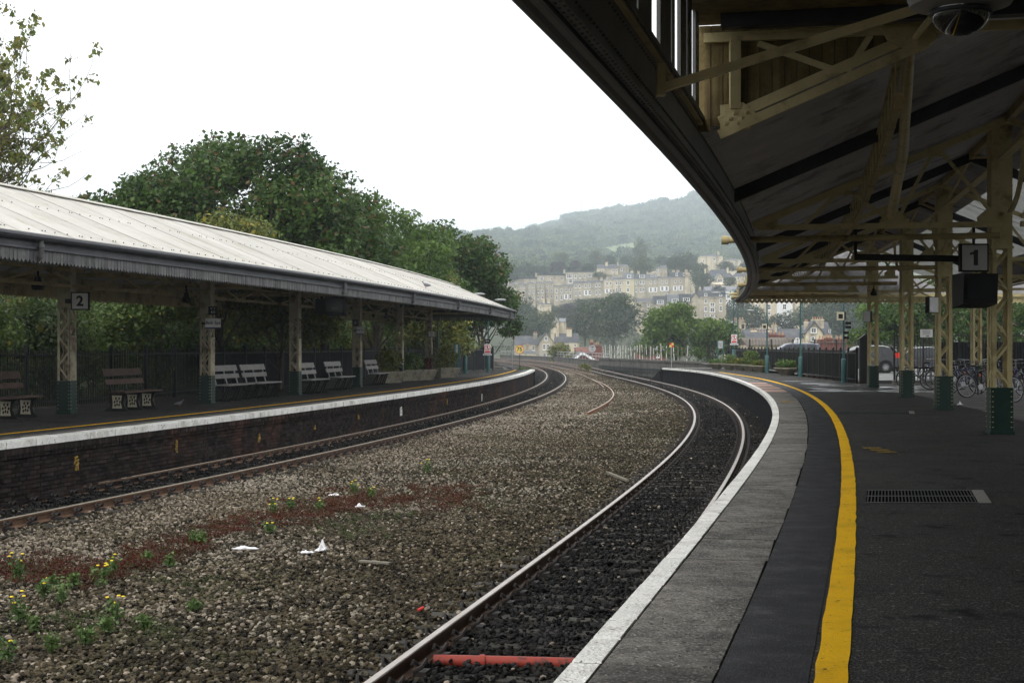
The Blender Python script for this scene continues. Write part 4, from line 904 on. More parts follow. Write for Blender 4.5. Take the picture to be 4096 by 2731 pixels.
# end gable of the far canopy
mb = MB(); a, b, c_ = PL(K1, -.1, GE), PL(K1, 3, GR), PL(K1, 6.1, 3.3)
mb.add([a, b, c_, c_ + V(0, 0, -.3), a + V(0, 0, -.3)], [(0, 4, 3, 2, 1)]); mb.build('gable_sheet', fasciam, cl, True)
_, r_, f_ = LE.fr(K1); 
for i in range(48):
    o = link('valance_board', vbL, cl); o.matrix_parent_inverse = wmat(cl).inverted(); o.location = PL(K1 + .02, .06 + i * .127, 3.03); o.rotation_euler = (0, 0, math.atan2(-r_[1], -r_[0]))
# downpipe stubs
for px in (178, 1385, 1655, 1835, 1962, 2040):
    u = (px - 2048) / F; yy = min(75.2, LE.Y[np.argmin(np.abs(LE.X + .1 - u * LE.Y))]); q = LE.sy(yy)
    mb = MB(); mb.tube([PL(q, -.13, GE - .03), PL(q, -.13, 3.06), PL(q + .01, -.12, 2.98), PL(q + .1, -.02, 2.93), PL(q + .18, .1, 2.93)], .045, 9); mb.tube([PL(q, -.13, 3.12), PL(q, -.13, 3.17)], .06, 9); mb.build('downpipe', valm, cl, True, smooth=True)
# frames under the far roof
def lbar(name, p0, p1, w, d, m_=creamdark, up=(0, 0, 1)): mb = MB(); mb.beam(p0, p1, d, w, up=up); return mb.build(name, m_, cl, True)
ql = [LE.sy(y) for y in (20, 26.5, 33.7, 39.75, 46.9, 56.0, 64.4, 73.3)]
co = 3.9
for q in ql:
    for (o0, h0, o1, h1, w) in ((.1, 3.14, 5.9, 3.14, .10), (.1, GE - .12, 3, GR - .17, .09), (3, GR - .17, 5.9, 3.28, .09), (1.2, 3.16, 2, 4.05, .05), (2, 4.05, 3, 3.16, .05), (3, 3.16, 3.9, 4.1, .05), (3.9, 4.1, 4.8, 3.16, .05)):
        lbar('truss_bar', PL(q, o0, h0), PL(q, o1, h1), w, .05)
for q0_, q1_ in zip(ql, ql[1:]):
    for h_ in (2.86, 3.22): lbar('girder_chord', PL(q0_ + .2, co, h_), PL(q1_ - .2, co, h_), .07, .09)
    m_ = (q0_ + q1_) / 2
    for (s0, h0, s1, h1) in ((q0_ + .3, 2.88, q0_ + (q1_ - q0_) * .28, 3.2), (q0_ + (q1_ - q0_) * .28, 3.2, m_, 2.88), (m_, 2.88, q0_ + (q1_ - q0_) * .72, 3.2), (q0_ + (q1_ - q0_) * .72, 3.2, q1_ - .3, 2.88)):
        lbar('girder_diagonal', PL(s0, co, h0), PL(s1, co, h1), .05, .03)
    mb = MB(); pts = [PL(q0_ + .2 + (q1_ - q0_ - .4) * t, 1.6, 3.15 + .32 * math.sin(math.pi * t)) for t in np.linspace(0, 1, 9)]
    for a, b in zip(pts, pts[1:]): mb.beam(a, b, .04, .06)
    mb.build('curved_rib', creamdark, cl, True)
for o in (.8, 1.6, 4.8): mb = MB(); mb.sweep([(o - .04, GE - .16 + (GR - GE) * o / 3 - (0 if o < 3 else (o - 3) * .88)), (o - .04, GE - .06 + (GR - GE) * o / 3 - (0 if o < 3 else (o - 3) * .88)), (o + .04, GE - .06 + (GR - GE) * o / 3 - (0 if o < 3 else (o - 3) * .88)), (o + .04, GE - .16 + (GR - GE) * o / 3 - (0 if o < 3 else (o - 3) * .88))], frames_for(LE, K0, K1, -1, 1)); mb.build('purlin', creamdark, cl, True)

# unseen station building, added right of the view to block light and darken the platform
t = thing('unseen_station_building', 'unseen long stone station building, added right of the view to shade the near platform', 'building', (11, -10, 0))
bw = [PR(q, 9.7, 0) for q in np.linspace(FA.sy(-44), FA.sy(20), 9)]
for i, (a, b) in enumerate(zip(bw, bw[1:])):
    n = Vector((-(b - a).y, (b - a).x, 0)).normalized()
    mb = MB(); mb.beam((a + b) / 2 - (b - a) * .5 + V(0, 0, 2.6), (a + b) / 2 + (b - a) * .5 + V(0, 0, 2.6), .3, 5.2); mb.build('wall', stone, t, True)
    m_ = (a + b) / 2; d = (b - a).normalized()
    for k, nm in ((-1, 'door'), (1, 'window')):
        c = m_ + d * k * (b - a).length * .25 + n * .17; mb = MB(); z0, z1 = (.02, 2.4) if nm == 'door' else (1, 2.6); mb.beam(c - d * .6 + V(0, 0, (z0 + z1) / 2), c + d * .6 + V(0, 0, (z0 + z1) / 2), .05, z1 - z0); mb.build(nm, greenp if nm == 'door' else glassdark, t, True)
# ------------------------------------------------------------ foliage
def leaf_mesh(name, centers, radii, n, size, mats, seed=0, sprig=6, sig=.16, flat=.55, droop=0, shell=.45):
    """n leaves (folded two-triangle blades) in sprigs spread through ellipsoid lobes; the sprigs crowd towards each lobe's skin"""
    g = np.random.default_rng(seed); c = np.array(centers, float); r = np.array(radii, float)
    if r.ndim == 1: r = np.stack([r, r, r * .8], 1)
    w = r[:, 0] * r[:, 1] + r[:, 0] * r[:, 2]; w /= w.sum(); ns = max(1, n // sprig)
    k = g.choice(len(c), ns, p=w); d = g.normal(size=(ns, 3)); d /= np.linalg.norm(d, axis=1)[:, None]
    rr = 1 - (1 - g.random(ns) ** (1 / 3)) * (1 - shell); rr *= 1 + g.normal(size=ns) * .09
    sp = c[k] + d * r[k] * rr[:, None]
    P = np.repeat(sp, sprig, 0) + g.normal(size=(ns * sprig, 3)) * sig * np.array([1, 1, .75]); N = len(P)
    out = np.repeat(d, sprig, 0)
    nrm = g.normal(size=(N, 3)) + out * .5 + np.array([0, 0, flat]); nrm /= np.linalg.norm(nrm, axis=1)[:, None]
    a = g.normal(size=(N, 3)) + np.array([0, 0, -droop]); a -= nrm * (a * nrm).sum(1)[:, None]; a /= np.linalg.norm(a, axis=1)[:, None]; b = np.cross(nrm, a)
    s = size * (.45 + 1.1 * g.random(N) ** 1.3)[:, None]
    v = np.stack([P - a * s * .5, P + b * s * .32 + nrm * s * .06, P + a * s * .55, P - b * s * .32 + nrm * s * .06], 1).reshape(-1, 3)
    me = bpy.data.meshes.new(name); me.vertices.add(4 * N); me.vertices.foreach_set('co', v.astype(np.float32).ravel())
    me.loops.add(4 * N); me.loops.foreach_set('vertex_index', np.arange(4 * N, dtype=np.int32)); me.polygons.add(N)
    me.polygons.foreach_set('loop_start', np.arange(0, 4 * N, 4, dtype=np.int32)); me.materials.append(mats); me.update(calc_edges=True); return me
def lobes_on(cx, cy, cz, rx, ry, rz, n, lr, g, low=-.35):
    C = []; Rr = []
    for i in range(n):
        for _ in range(30):
            d = g.normal(size=3); d /= np.linalg.norm(d)
            if d[2] > low: break
        t = .55 + .38 * g.random() ** .6; C.append((cx + d[0] * rx * t, cy + d[1] * ry * t, cz + d[2] * rz * t)); Rr.append(lr * (.65 + .7 * g.random()))
    return C, Rr
def tree(name, label, base, h, w, leafm, n, leaf, seed, cat='tree', group=None, trunk=.22, crown_lo=.25, lobes=26, lr=None, depth=None, limb=True, droop=0, sprig=6, top=1.0, sig=.16):
    g = np.random.default_rng(seed); t = thing(name, label, cat, base, 0, group)
    cz = h * (crown_lo + 1) / 2; rz = h * (1 - crown_lo) / 2; d = depth or w
    C, Rr = lobes_on(0, 0, cz, w / 2, d / 2, rz, lobes, lr or w * .17, g)
    link('crown', leaf_mesh('crown', C, Rr, n, leaf, leafm, seed, sprig=sprig, droop=droop, sig=sig), t)
    if limb:
        mb = MB(); tp = V(.03 * w * (g.random() - .5), 0, h * .72); fork = V(0, 0, h * crown_lo * .9)
        mb.tube([V(0, 0, -.3), fork, fork.lerp(tp, .5) + V(.02 * w, 0, 0), tp], [trunk, trunk * .75, trunk * .4, trunk * .12], 8); link('trunk', mb.mesh('trunk', bark, True), t)
        mb = MB()
        for i in range(0, min(len(C), 16)):
            c = Vector(C[i]); s = fork.lerp(tp, .1 + .6 * g.random()); m = s.lerp(c, .5) + V(0, 0, -.04 * w); mb.tube([s, m, c], [trunk * .3, trunk * .16, trunk * .05], 5)
        link('limbs', mb.mesh('limbs', bark, True), t)
    return t
# the sycamores and limes on the bank behind the far platform
BT = 'trees on the bank behind the far canopy'
# px centre, px top, distance, width px, base height, lower edge fraction
tree('sycamore_tree', 'broad dark domed sycamore rising highest behind the middle of the far canopy', (at(1000, 0, 62).x, 62, -1), 11.3, 10.4, L_dark, 46000, .19, 11, group=BT, crown_lo=.14, lobes=60, lr=1.15, trunk=.35, depth=7.5)
tree('sycamore_tree', 'left shoulder tree of the dark sycamore, its low branches reaching over the pale roof', (at(600, 0, 60).x, 60, -1), 9.3, 6.6, L_dark, 24000, .18, 12, group=BT, crown_lo=.25, lobes=34, lr=.85, trunk=.25, depth=5)
tree('sycamore_tree', 'right shoulder of dark sycamore crowns sloping down towards the lime trees', (at(1290, 0, 65).x, 65, -1), 10.2, 6.4, L_dark, 24000, .19, 21, group=BT, crown_lo=.14, lobes=36, lr=1.0, trunk=.25, depth=5)
tree('lime_tree', 'mid green rounded tree just right of the big dark sycamore', (at(1500, 0, 76).x, 76, -1), 10.1, 7.6, L_mid, 22000, .19, 13, group=BT, crown_lo=.1, lobes=40, lr=.95, trunk=.28, depth=6)
tree('lime_tree', 'green tree filling the dip between the tall ones behind the canopy', (at(1640, 0, 88).x, 88, -1), 10.4, 6.6, L_mid, 14000, .21, 14, group=BT, crown_lo=.1, lobes=32, lr=.95, trunk=.28)
tree('sycamore_tree', 'dark spiky-topped tree above the far end of the canopy', (at(1790, 0, 96).x, 96, -1.2), 11.1, 7.6, L_dark, 26000, .22, 15, group=BT, crown_lo=.08, lobes=44, lr=1.0, trunk=.3, depth=6)
tree('sycamore_tree', 'last dark tree at the right of the bank, leaning over the platform ramp', (at(1925, 0, 112).x, 112, -1.4), 8.6, 6.0, L_dark, 20000, .24, 16, group=BT, crown_lo=.05, lobes=36, lr=.95, trunk=.25)
tree('small_tree', 'yellow green bushy tree just above the ridge of the pale roof', (at(880, 0, 50).x, 50, -.5), 6.5, 4.6, L_yel, 14000, .15, 17, group=BT, crown_lo=.1, lobes=26, lr=.65, trunk=.14, depth=3)
tree('small_tree', 'yellow green sapling crowns over the middle of the pale roof', (at(1120, 0, 53).x, 53, -.5), 5.5, 3.6, L_yel, 9000, .15, 18, group=BT, crown_lo=.1, lobes=18, lr=.6, trunk=.12, depth=2.5)
tree('small_tree', 'light green pointed sapling beside the dark sycamore, left of the yellow one', (at(640, 0, 46).x, 46, -.5), 6.3, 2.6, L_bush, 8000, .15, 19, group=BT, crown_lo=.1, lobes=18, lr=.5, trunk=.12, depth=2.5)
tree('small_tree', 'yellowish autumn tree behind the last bays of the far canopy', (at(1740, 0, 84).x, 84, -1), 6.6, 4.2, L_yel, 9000, .2, 20, group=BT, crown_lo=.05, lobes=22, lr=.7, trunk=.12)
# the thin ash at the far left: bare rods with hanging leaf bunches
def ash(base, h, seed, label):
    g = np.random.default_rng(seed); t = thing('ash_tree', label, 'tree', base, 0); mb = MB(); tips = []
    def grow(p, d, L, r, lev):
        pts = [p]; q = Vector(p); dd = Vector(d)
        for i in range(4): dd = (dd + Vector(g.normal(size=3)) * .13 + V(0, 0, .05)).normalized(); q = q + dd * L / 4; pts.append(q.copy())
        mb.tube(pts, [r, r * .85, r * .7, r * .55, r * .42], 6 if lev < 2 else 4, False)
        if lev >= 2: tips.extend([pts[2], pts[3], pts[4]])
        if lev < 4:
            for k in range(3 if lev < 3 else 2):
                b = pts[int(g.integers(1, 5))]; nd = (dd + Vector(g.normal(size=3)) * .75 + V(-.02, 0, .22)).normalized(); grow(b, nd, L * (.62 + .2 * g.random()), r * .5, lev + 1)
            grow(pts[4], (dd + Vector(g.normal(size=3)) * .3).normalized(), L * .72, r * .42, lev + 1)
    grow(V(0, 0, -.5), V(.05, 0, 1), h * .42, .13, 0); grow(V(0, 0, h * .22), V(.2, 0, .9), h * .34, .08, 1); grow(V(0, 0, h * .3), V(.2, .3, .9), h * .36, .08, 1)
    link('trunk', mb.mesh('trunk', bark, True), t)
    T = np.array([list(p) for p in tips]); k = g.choice(len(T), min(len(T), 420), replace=False)
    link('crown', leaf_mesh('crown', T[k], np.full(len(k), .17), 11000, .12, L_ash, seed, sprig=5, sig=.07, droop=1.6, shell=.1), t); return t
ash((at(-345, 0, 36).x, 36, 0), 9.3, 44, 'thin ash tree with bare rods and hanging yellow green leaves at the far left')
ash((at(-560, 0, 40).x, 40, 0), 9.8, 35, 'thin ash tree further left, reaching over the roof end')
# buddleia, ivy and scrub behind the fence
SB_ = 'shrubs growing behind the far fence'
sl = [(-60, 33.5, 2.4, 'leafy shrub with pale branches behind the fence at the far left', L_bush), (150, 37, 2.9, 'shrub behind the fence between the first bench and first column', L_bush), (330, 40, 2.7, 'dark ivy covered bush behind the number 2 sign', L_ivy),
      (520, 42, 3.1, 'buddleia with yellow spikes behind the brown bench', L_bush), (700, 45, 3.1, 'buddleia bush right of the brown bench, bright green', L_bush), (900, 49, 3.3, 'dark ivy clad bush behind the first silvered bench', L_ivy),
      (1060, 53, 3.4, 'dark leafy bush behind the pair of silvered benches', L_ivy), (1220, 57, 3.5, 'dark bush under the hanging monitors behind the fence', L_ivy), (1350, 61, 3.6, 'dark green bush behind the number 6 column', L_ivy), (1480, 66, 3.5, 'bright green bush above the left planter', L_bush),
      (1580, 72, 3.9, 'mid green bush behind the middle planters', L_bush), (1680, 78, 3.6, 'autumn yellow bush behind the last column', L_yel), (1780, 86, 4.2, 'green bush behind the lamp posts', L_bush), (1870, 95, 4.4, 'yellowing bush near the end of the fence', L_yel)]
for i, (px, Y, h, lab, lm) in enumerate(sl):
    fx = float(np.interp(Y, FN.Y, FN.X)); X = min(at(px, 0, Y).x, fx - 2.6)
    tree('shrub', lab, (X, Y, -.6), h + .8, 3.0 + Y * .012, lm, 14000, .075 + Y * .0009, 40 + i, 'shrub', SB_, trunk=.07, crown_lo=-.02, lobes=24, lr=.62, depth=2.6, sig=.12)
mb = MB()    # dense undergrowth and soil of the bank
nb = []
for y in np.arange(10, 125, 2.0):
    fx = float(np.interp(min(y, 101), FN.Y, FN.X)) - .25
    nb.append([(fx - u * 1.0, y, z) for u, z in ((0, -.1), (2, .15), (5, .3), (14, .5), (40, .3), (90, -1))])
mb.add([p for r in nb for p in r], [(a * 6 + b, (a + 1) * 6 + b, (a + 1) * 6 + b + 1, a * 6 + b + 1) for a in range(len(nb) - 1) for b in range(5)]); tag(mb.build('bank', townground, smooth=True), kind='structure')
C = []; Rr = []
for y in np.arange(14, 112, 1.0):
    fx = float(np.interp(min(y, 101), FN.Y, FN.X))
    for k in range(4): C.append((fx - 1.0 - R.random() * 6, y + R.uniform(-.6, .6), .3 + R.random() * (.6 + .5 * k))); Rr.append(.55 + .4 * R.random())
tag(link('undergrowth', leaf_mesh('undergrowth', C, Rr, 90000, .10, L_bush, 77, sig=.14), None), 'dense dark ivy and brambles filling the bank behind the far fence', 'undergrowth', kind='stuff')
C = [(fx_ := 0, 0, 0)][0:0]; Rr = []
for y in np.arange(46, 125, 1.6):      # tall background leafage closing the view under the canopy
    for k in range(4): C.append((float(np.interp(min(y, 101), FN.Y, FN.X)) - 7.5 - R.random() * 5, y + R.uniform(-1, 1), 1 + R.random() * 3.4)); Rr.append(.9 + .5 * R.random())
tag(link('thicket', leaf_mesh('thicket', C, Rr, 50000, .16, L_ivy, 78, sig=.2), None), 'tall dark thicket between the bank trees', 'thicket', kind='stuff')
# trees beyond the car park on the right
CP = 'trees beyond the car park'
for i, (px, Y, top, wpx, lm, lab) in enumerate([(3590, 128, 1190, 330, L_mid, 'bushy green tree behind the charcoal hatchback'), (3800, 120, 1120, 420, L_dark, 'dark green tree behind the bicycles and the white notice'), (4060, 112, 1130, 420, L_dark, 'dark tree at the far right beyond the nearest column'), (3700, 145, 1150, 330, L_mid, 'tall green tree between the two darker ones beyond the car park'),
     (4300, 100, 1000, 500, L_dark, 'dark tree outside the right of the station fence')]):
    p = at(px, top, Y); tree('broadleaf_tree', lab, (p.x, Y, -.2), p.z + .2, wpx / F * Y, lm, 14000, .26, 60 + i, group=CP, crown_lo=-.06, lobes=34, lr=wpx / F * Y * .14, trunk=.22)
# ------------------------------------------------------------ hillside woodland (one far-off mass) and its field trees
g = np.random.default_rng(5); wm = []
for i in range(4):
    C, Rr = lobes_on(0, 0, 4.6, 4.6, 4.6, 4.4, 16, 1.8, g, -.15)
    wm.append(leaf_mesh('woodland_crown', C, Rr, 1500, 1.05, L_wood, 200 + i, sprig=5, sig=.55, shell=.7))
def instancer(name, pts, scl, rot, meshes, label, cat, sel=None, kind='stuff'):
    me = bpy.data.meshes.new(name); me.vertices.add(len(pts)); me.vertices.foreach_set('co', np.asarray(pts, np.float32).ravel())
    a = me.attributes.new('scl', 'FLOAT_VECTOR', 'POINT'); a.data.foreach_set('vector', np.asarray(scl, np.float32).ravel())
    b = me.attributes.new('rot', 'FLOAT_VECTOR', 'POINT'); b.data.foreach_set('vector', np.asarray(rot, np.float32).ravel())
    c = me.attributes.new('pick', 'INT', 'POINT'); c.data.foreach_set('value', np.asarray(sel if sel is not None else NR.integers(0, len(meshes), len(pts)), np.int32))
    o = link(name, me, None); ng = bpy.data.node_groups.new(name, 'GeometryNodeTree')
    ng.interface.new_socket('Geometry', in_out='INPUT', socket_type='NodeSocketGeometry'); ng.interface.new_socket('Geometry', in_out='OUTPUT', socket_type='NodeSocketGeometry')
    n = ng.nodes; l = ng.links; gi = n.new('NodeGroupInput'); go = n.new('NodeGroupOutput'); ip = n.new('GeometryNodeInstanceOnPoints'); jn = n.new('GeometryNodeJoinGeometry')
    for m_ in reversed(meshes):
        so = bpy.data.objects.new(m_.name + '_source', m_); oi = n.new('GeometryNodeObjectInfo'); oi.inputs['Object'].default_value = so; oi.inputs['As Instance'].default_value = True; l.new(oi.outputs['Geometry'], jn.inputs[0])
    def att(nm, ty):
        x = n.new('GeometryNodeInputNamedAttribute'); x.data_type = ty; x.inputs[0].default_value = nm; return x.outputs[0]
    l.new(gi.outputs[0], ip.inputs['Points']); l.new(jn.outputs[0], ip.inputs['Instance']); ip.inputs['Pick Instance'].default_value = True
    l.new(att('pick', 'INT'), ip.inputs['Instance Index']); l.new(att('rot', 'FLOAT_VECTOR'), ip.inputs['Rotation']); l.new(att('scl', 'FLOAT_VECTOR'), ip.inputs['Scale'])
    l.new(ip.outputs[0], go.inputs[0]); md = o.modifiers.new('scatter', 'NODES'); md.node_group = ng
    return tag(o, label, cat, kind=kind)
pts = []; scl = []; rot = []
y = 880.0
while y < 3400:
    sp = 9.5 if y < 1000 else 9.5 + (y - 1000) / 2400 * 15; bs = sp / 9.5
    x = -.16 * y
    while x < .25 * y:
        X = x + R.uniform(-3, 3); Yv = y + R.uniform(-3, 3); u = X / Yv
        e = (ground_z(X, Yv)) / Yv
        infield = (.05 < u < .118) and fieldY(float(np.interp(u, FU, FLO))) - 22 < Yv < fieldY(float(np.interp(u, FU, FHI))) + 3
        thin = Yv < 960 and R.random() < .35
        if not infield and not thin and u > -.1:
            s = R.uniform(.75, 1.35) * bs; pts.append((X, Yv, ground_z(X, Yv) - 1)); scl.append((s, s, s * R.uniform(.8, 1.25))); rot.append((0, 0, R.uniform(0, 6.28)))
        x += sp
    y += sp
instancer('woodland', pts, scl, rot, wm, 'hazy unbroken woodland covering the hill behind the town', 'woodland')
# individual trees among the houses: px x, top px y, base px y, width px, distance, leaf, label
HT = 'trees standing among the hillside houses'
mid = [(leaf_mesh('crown', *lobes_on(0, 0, .5, .5, .5, .5, 46, .17, np.random.default_rng(300 + i), -1.0), 5200, .05, L_far, 300 + i, sprig=5, sig=.03), i) for i in range(5)]
def mtree(px, top, base, w, Y, lm, lab, k=None, name='garden_tree'):
    a = at(px, base, Y); b = at(px, top, Y); h = b.z - a.z; W = w / F * Y
    t = thing(name, lab, 'tree', (a.x, Y, a.z - .12 * h), R.uniform(0, 6.28) * 0, HT)
    src = mid[(k if k is not None else R.randrange(5)) % 5][0]; me = src
    if lm is not L_far:
        me = src.copy(); me.materials.clear(); me.materials.append(lm)
    link('crown', me, t, loc=(0, 0, .06 * h), scale=(W, W * .9, h * 1.06)); mb = MB(); mb.tube([V(0, 0, -2), V(0, 0, h * .5)], [W * .035, W * .015], 6); link('trunk', mb.mesh('trunk', bark), t)
L = [(2455, 1178, 1345, 230, 430, L_far, 'big round green tree in the middle of the view, before the lower terraces'), (2340, 1215, 1340, 120, 440, L_far, 'lower left shoulder of trees beside the big round green tree'), (2095, 1195, 1330, 110, 520, L_far, 'tree left of the gabled house, close to the dark platform trees'),
     (2130, 1255, 1345, 150, 470, L_far, 'grey green tree behind the gabled stone house'), (2180, 1240, 1330, 80, 480, L_far2, 'tall thin-leaved tree behind the gabled house chimney'), (2270, 1212, 1262, 72, 640, L_far3, 'dark copper bush below the upper terrace'), (2320, 1195, 1240, 80, 660, L_far, 'green garden tree under the terrace verandas'),
     (2225, 1222, 1262, 60, 640, L_far2, 'pale round shrub tree below the long terrace'), (2295, 1250, 1312, 100, 560, L_far3, 'dark low tree above the gabled house roofs'), (2370, 1190, 1240, 90, 640, L_far, 'garden tree left of the cream fronted house'), (2475, 1168, 1215, 110, 620, L_far, 'low trees below the yellow fronted house'),
     (2570, 1022, 1090, 96, 800, L_far2, 'large light green tree rising behind the terrace mansards'), (2712, 1015, 1095, 86, 810, L_far, 'dark paired tree right of the light green one on the skyline of roofs'), (2758, 1008, 1090, 56, 830, L_far, 'narrow dark tree beside the paired dark tree'), (2228, 1046, 1090, 62, 870, L_far3, 'dark copper beech above the flat roofed block'),
     (2302, 1040, 1075, 50, 900, L_far3, 'dark copper tree further right above the flat roofs'), (2352, 1052, 1085, 62, 860, L_far, 'green tree above the flat roofed block'), (2398, 1085, 1120, 56, 800, L_far, 'small tree between the terraces'), (2562, 954, 1032, 60, 1040, L_far2, 'tall poplar like tree standing before the field'),
     (2242, 1008, 1060, 56, 1000, L_far2, 'pale tree at the foot of the wood, left'), (2382, 1000, 1055, 56, 1000, L_far2, 'pale tree at the left end of the field'), (2440, 1020, 1060, 50, 960, L_far, 'hedge tree below the field'), (2510, 1020, 1062, 60, 960, L_far, 'tree under the middle of the field'),
     (2650, 1022, 1060, 70, 960, L_far, 'hedge tree below the right of the field'), (2795, 1050, 1125, 70, 760, L_far, 'green tree left of the skylight house'), (2815, 1090, 1160, 90, 700, L_far, 'garden trees right of the terrace end wall'), (2905, 1045, 1085, 80, 800, L_far, 'trees in front of the far mansion'),
     (2985, 1045, 1090, 60, 800, L_far, 'dark tree right of the far mansion'), (2875, 1140, 1172, 56, 640, L_far3, 'dark rounded tree above the ladder windowed house'), (2918, 1108, 1145, 50, 660, L_far, 'shrub tree below the front gable'), (2955, 1145, 1330, 100, 520, L_far, 'tall dark tree behind the double lamp post'),
     (3020, 1225, 1310, 110, 500, L_far, 'garden trees below the white house'), (3130, 1250, 1330, 120, 480, L_far, 'tree clump between the chimneys and white house'), (3290, 1175, 1335, 190, 470, L_far, 'big blue green tree behind the chimneyed house'), (3400, 1170, 1350, 200, 440, L_far, 'big hazy tree left of the first lattice column'),
     (3480, 1210, 1350, 160, 400, L_far, 'hazy tree behind the dark gate post'), (3215, 1225, 1300, 100, 500, L_far2, 'pale green tree right of the white house'), (2040, 1045, 1120, 90, 850, L_far, 'tree at the left end of the flat roofed block'), (2110, 1050, 1100, 80, 900, L_far, 'woodland edge tree left of the block'), (2165, 1062, 1100, 60, 900, L_far, 'woodland edge tree above the flat roofs')]
for i, r in enumerate(L): mtree(*r, k=i)
C = []; Rr = []
for i in range(860):        # hedges and gardens knitting the slope together
    Y = R.uniform(430, 900) if i < 620 else R.uniform(300, 440); X = R.uniform(-.01, .25) * Y; C.append((X, Y, ground_z(X, Y) + R.uniform(0, 2.2))); Rr.append(R.uniform(2, 4))
tag(link('garden_greenery', leaf_mesh('garden_greenery', C, Rr, 190000, .55, L_far, 79, sig=.5), None), 'hedges and garden greenery between the hillside houses', 'greenery', kind='stuff')
# the open spreading trees behind the picket fence
tree('spreading_tree', 'bright green open branched tree behind the white picket posts', (at(2700, 0, 205).x, 205, -9), at(0, 1228, 205).z + 9, 10.2, L_open, 15000, .4, 90, group='trees beyond the picket fence', crown_lo=.42, lobes=34, lr=1.25, trunk=.3, depth=8, sig=.3)
tree('spreading_tree', 'smaller green tree right of the open branched one, by the station sign', (at(2862, 0, 200).x, 200, -9), at(0, 1262, 200).z + 9, 5.6, L_open, 8000, .4, 91, group='trees beyond the picket fence', crown_lo=.42, lobes=20, lr=1.0, trunk=.2, depth=6, sig=.3)
tree('small_tree', 'feathery pale green tree in front of the gabled stone house', (at(2250, 0, 260).x, 260, -9), at(0, 1362, 260).z + 9, 4.6, L_yel, 5000, .35, 92, crown_lo=.3, lobes=16, lr=.8, trunk=.12, sig=.3)
tree('small_tree', 'grey green willow like tree right of the feathery one', (at(2305, 0, 262).x, 262, -9), at(0, 1400, 262).z + 9, 4.0, L_far2, 4500, .3, 93, crown_lo=.2, lobes=14, lr=.8, trunk=.12, sig=.3)
tree('bush', 'scrubby bush at the ramp of the far platform', (at(2096, 0, 103).x, 103, -1.3), 1.3, 1.2, L_bush, 3000, .12, 94, 'bush', crown_lo=-.1, lobes=12, lr=.25, limb=False, sig=.06)
tree('bush', 'yellow green weed clump growing in the disused turnout', (at(2335, 0, 158).x, 158, -1.1), .75, 1.3, L_yel, 1200, .12, 95, 'bush', crown_lo=-.1, lobes=8, lr=.25, limb=False, sig=.06)

# ------------------------------------------------------------ ballast stones
def stone_mesh(seed, m_):
    g = np.random.default_rng(seed); import bmesh as bms
    b = bms.new(); bms.ops.create_icosphere(b, subdivisions=1, radius=.5)
    for v in b.verts:
        d = 1 + g.normal() * .17; v.co = Vector((v.co.x * d * 1.15, v.co.y * d * .85, v.co.z * d * .68))
    me = bpy.data.meshes.new('ballast_stone_%02d' % seed); b.to_mesh(me); b.free(); me.materials.append(m_); return me
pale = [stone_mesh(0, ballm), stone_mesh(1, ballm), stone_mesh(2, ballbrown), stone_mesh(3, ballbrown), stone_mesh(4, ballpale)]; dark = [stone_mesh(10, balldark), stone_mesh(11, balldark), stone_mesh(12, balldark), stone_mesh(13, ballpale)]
P1 = []; P2 = []
def xs_at(y): return (float(np.interp(y, LE.Y, LE.X)) if y < 100 else float(np.interp(y, TL.Y, TL.X)) - 3), float(np.interp(y, TL.Y, TL.X)), float(np.interp(y, TR.Y, TR.X)), (float(np.interp(y, RE.Y, RE.X)) + .03 if y < 106 else float(np.interp(y, TR.Y, TR.X)) + 2.8)
y = 8.6
while y < 175:
    dy = .5; xl, xtl, xtr, xr = xs_at(y + .25)
    dens = 620 if y < 16 else (480 if y < 26 else (300 if y < 45 else (150 if y < 80 else 60)))
    x0 = max(xl, -.345 * (y + .5) - .4); x1 = min(xr, .36 * y + 1)
    n = int(dens * dy * max(0, x1 - x0))
    X = NR.uniform(x0, x1, n); Yv = NR.uniform(y, y + dy, n)
    sz = NR.uniform(.028, .062, n) if y < 45 else NR.uniform(.045, .09, n)
    for X_, Y_, s in zip(X, Yv, sz):
        dl = abs(X_ - xtl); dr = abs(X_ - xtr)
        onrail = abs(dl - .755) < .10 or abs(dr - .755) < .10
        if onrail and NR.random() < .75: continue
        edge_fade = X_ > xr - .5
        zz = BED + s * .12 + NR.uniform(-.01, .012)
        infour = dl < .68 or dr < .68; shoulder = dl < 1.3 or dr < 1.25
        if infour: zz += NR.uniform(-.02, .055)
        elif shoulder: zz += NR.uniform(-.02, .04)
        else: zz += .035 * max(0, math.sin(X_ * .9 + Y_ * .23)) + .01
        tgt = P2 if (infour or (X_ > xtr + .8) or (X_ < xtl - .9) or (dr < .95 and NR.random() < .6)) else P1
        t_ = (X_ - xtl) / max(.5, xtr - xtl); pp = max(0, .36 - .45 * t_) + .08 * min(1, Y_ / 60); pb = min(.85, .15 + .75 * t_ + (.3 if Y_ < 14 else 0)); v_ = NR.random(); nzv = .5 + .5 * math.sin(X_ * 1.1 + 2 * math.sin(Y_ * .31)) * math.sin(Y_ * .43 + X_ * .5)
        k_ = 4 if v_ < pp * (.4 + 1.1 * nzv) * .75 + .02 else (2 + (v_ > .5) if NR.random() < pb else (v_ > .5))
        tgt.append((X_, Y_, zz, s, int(k_)))
    y += dy
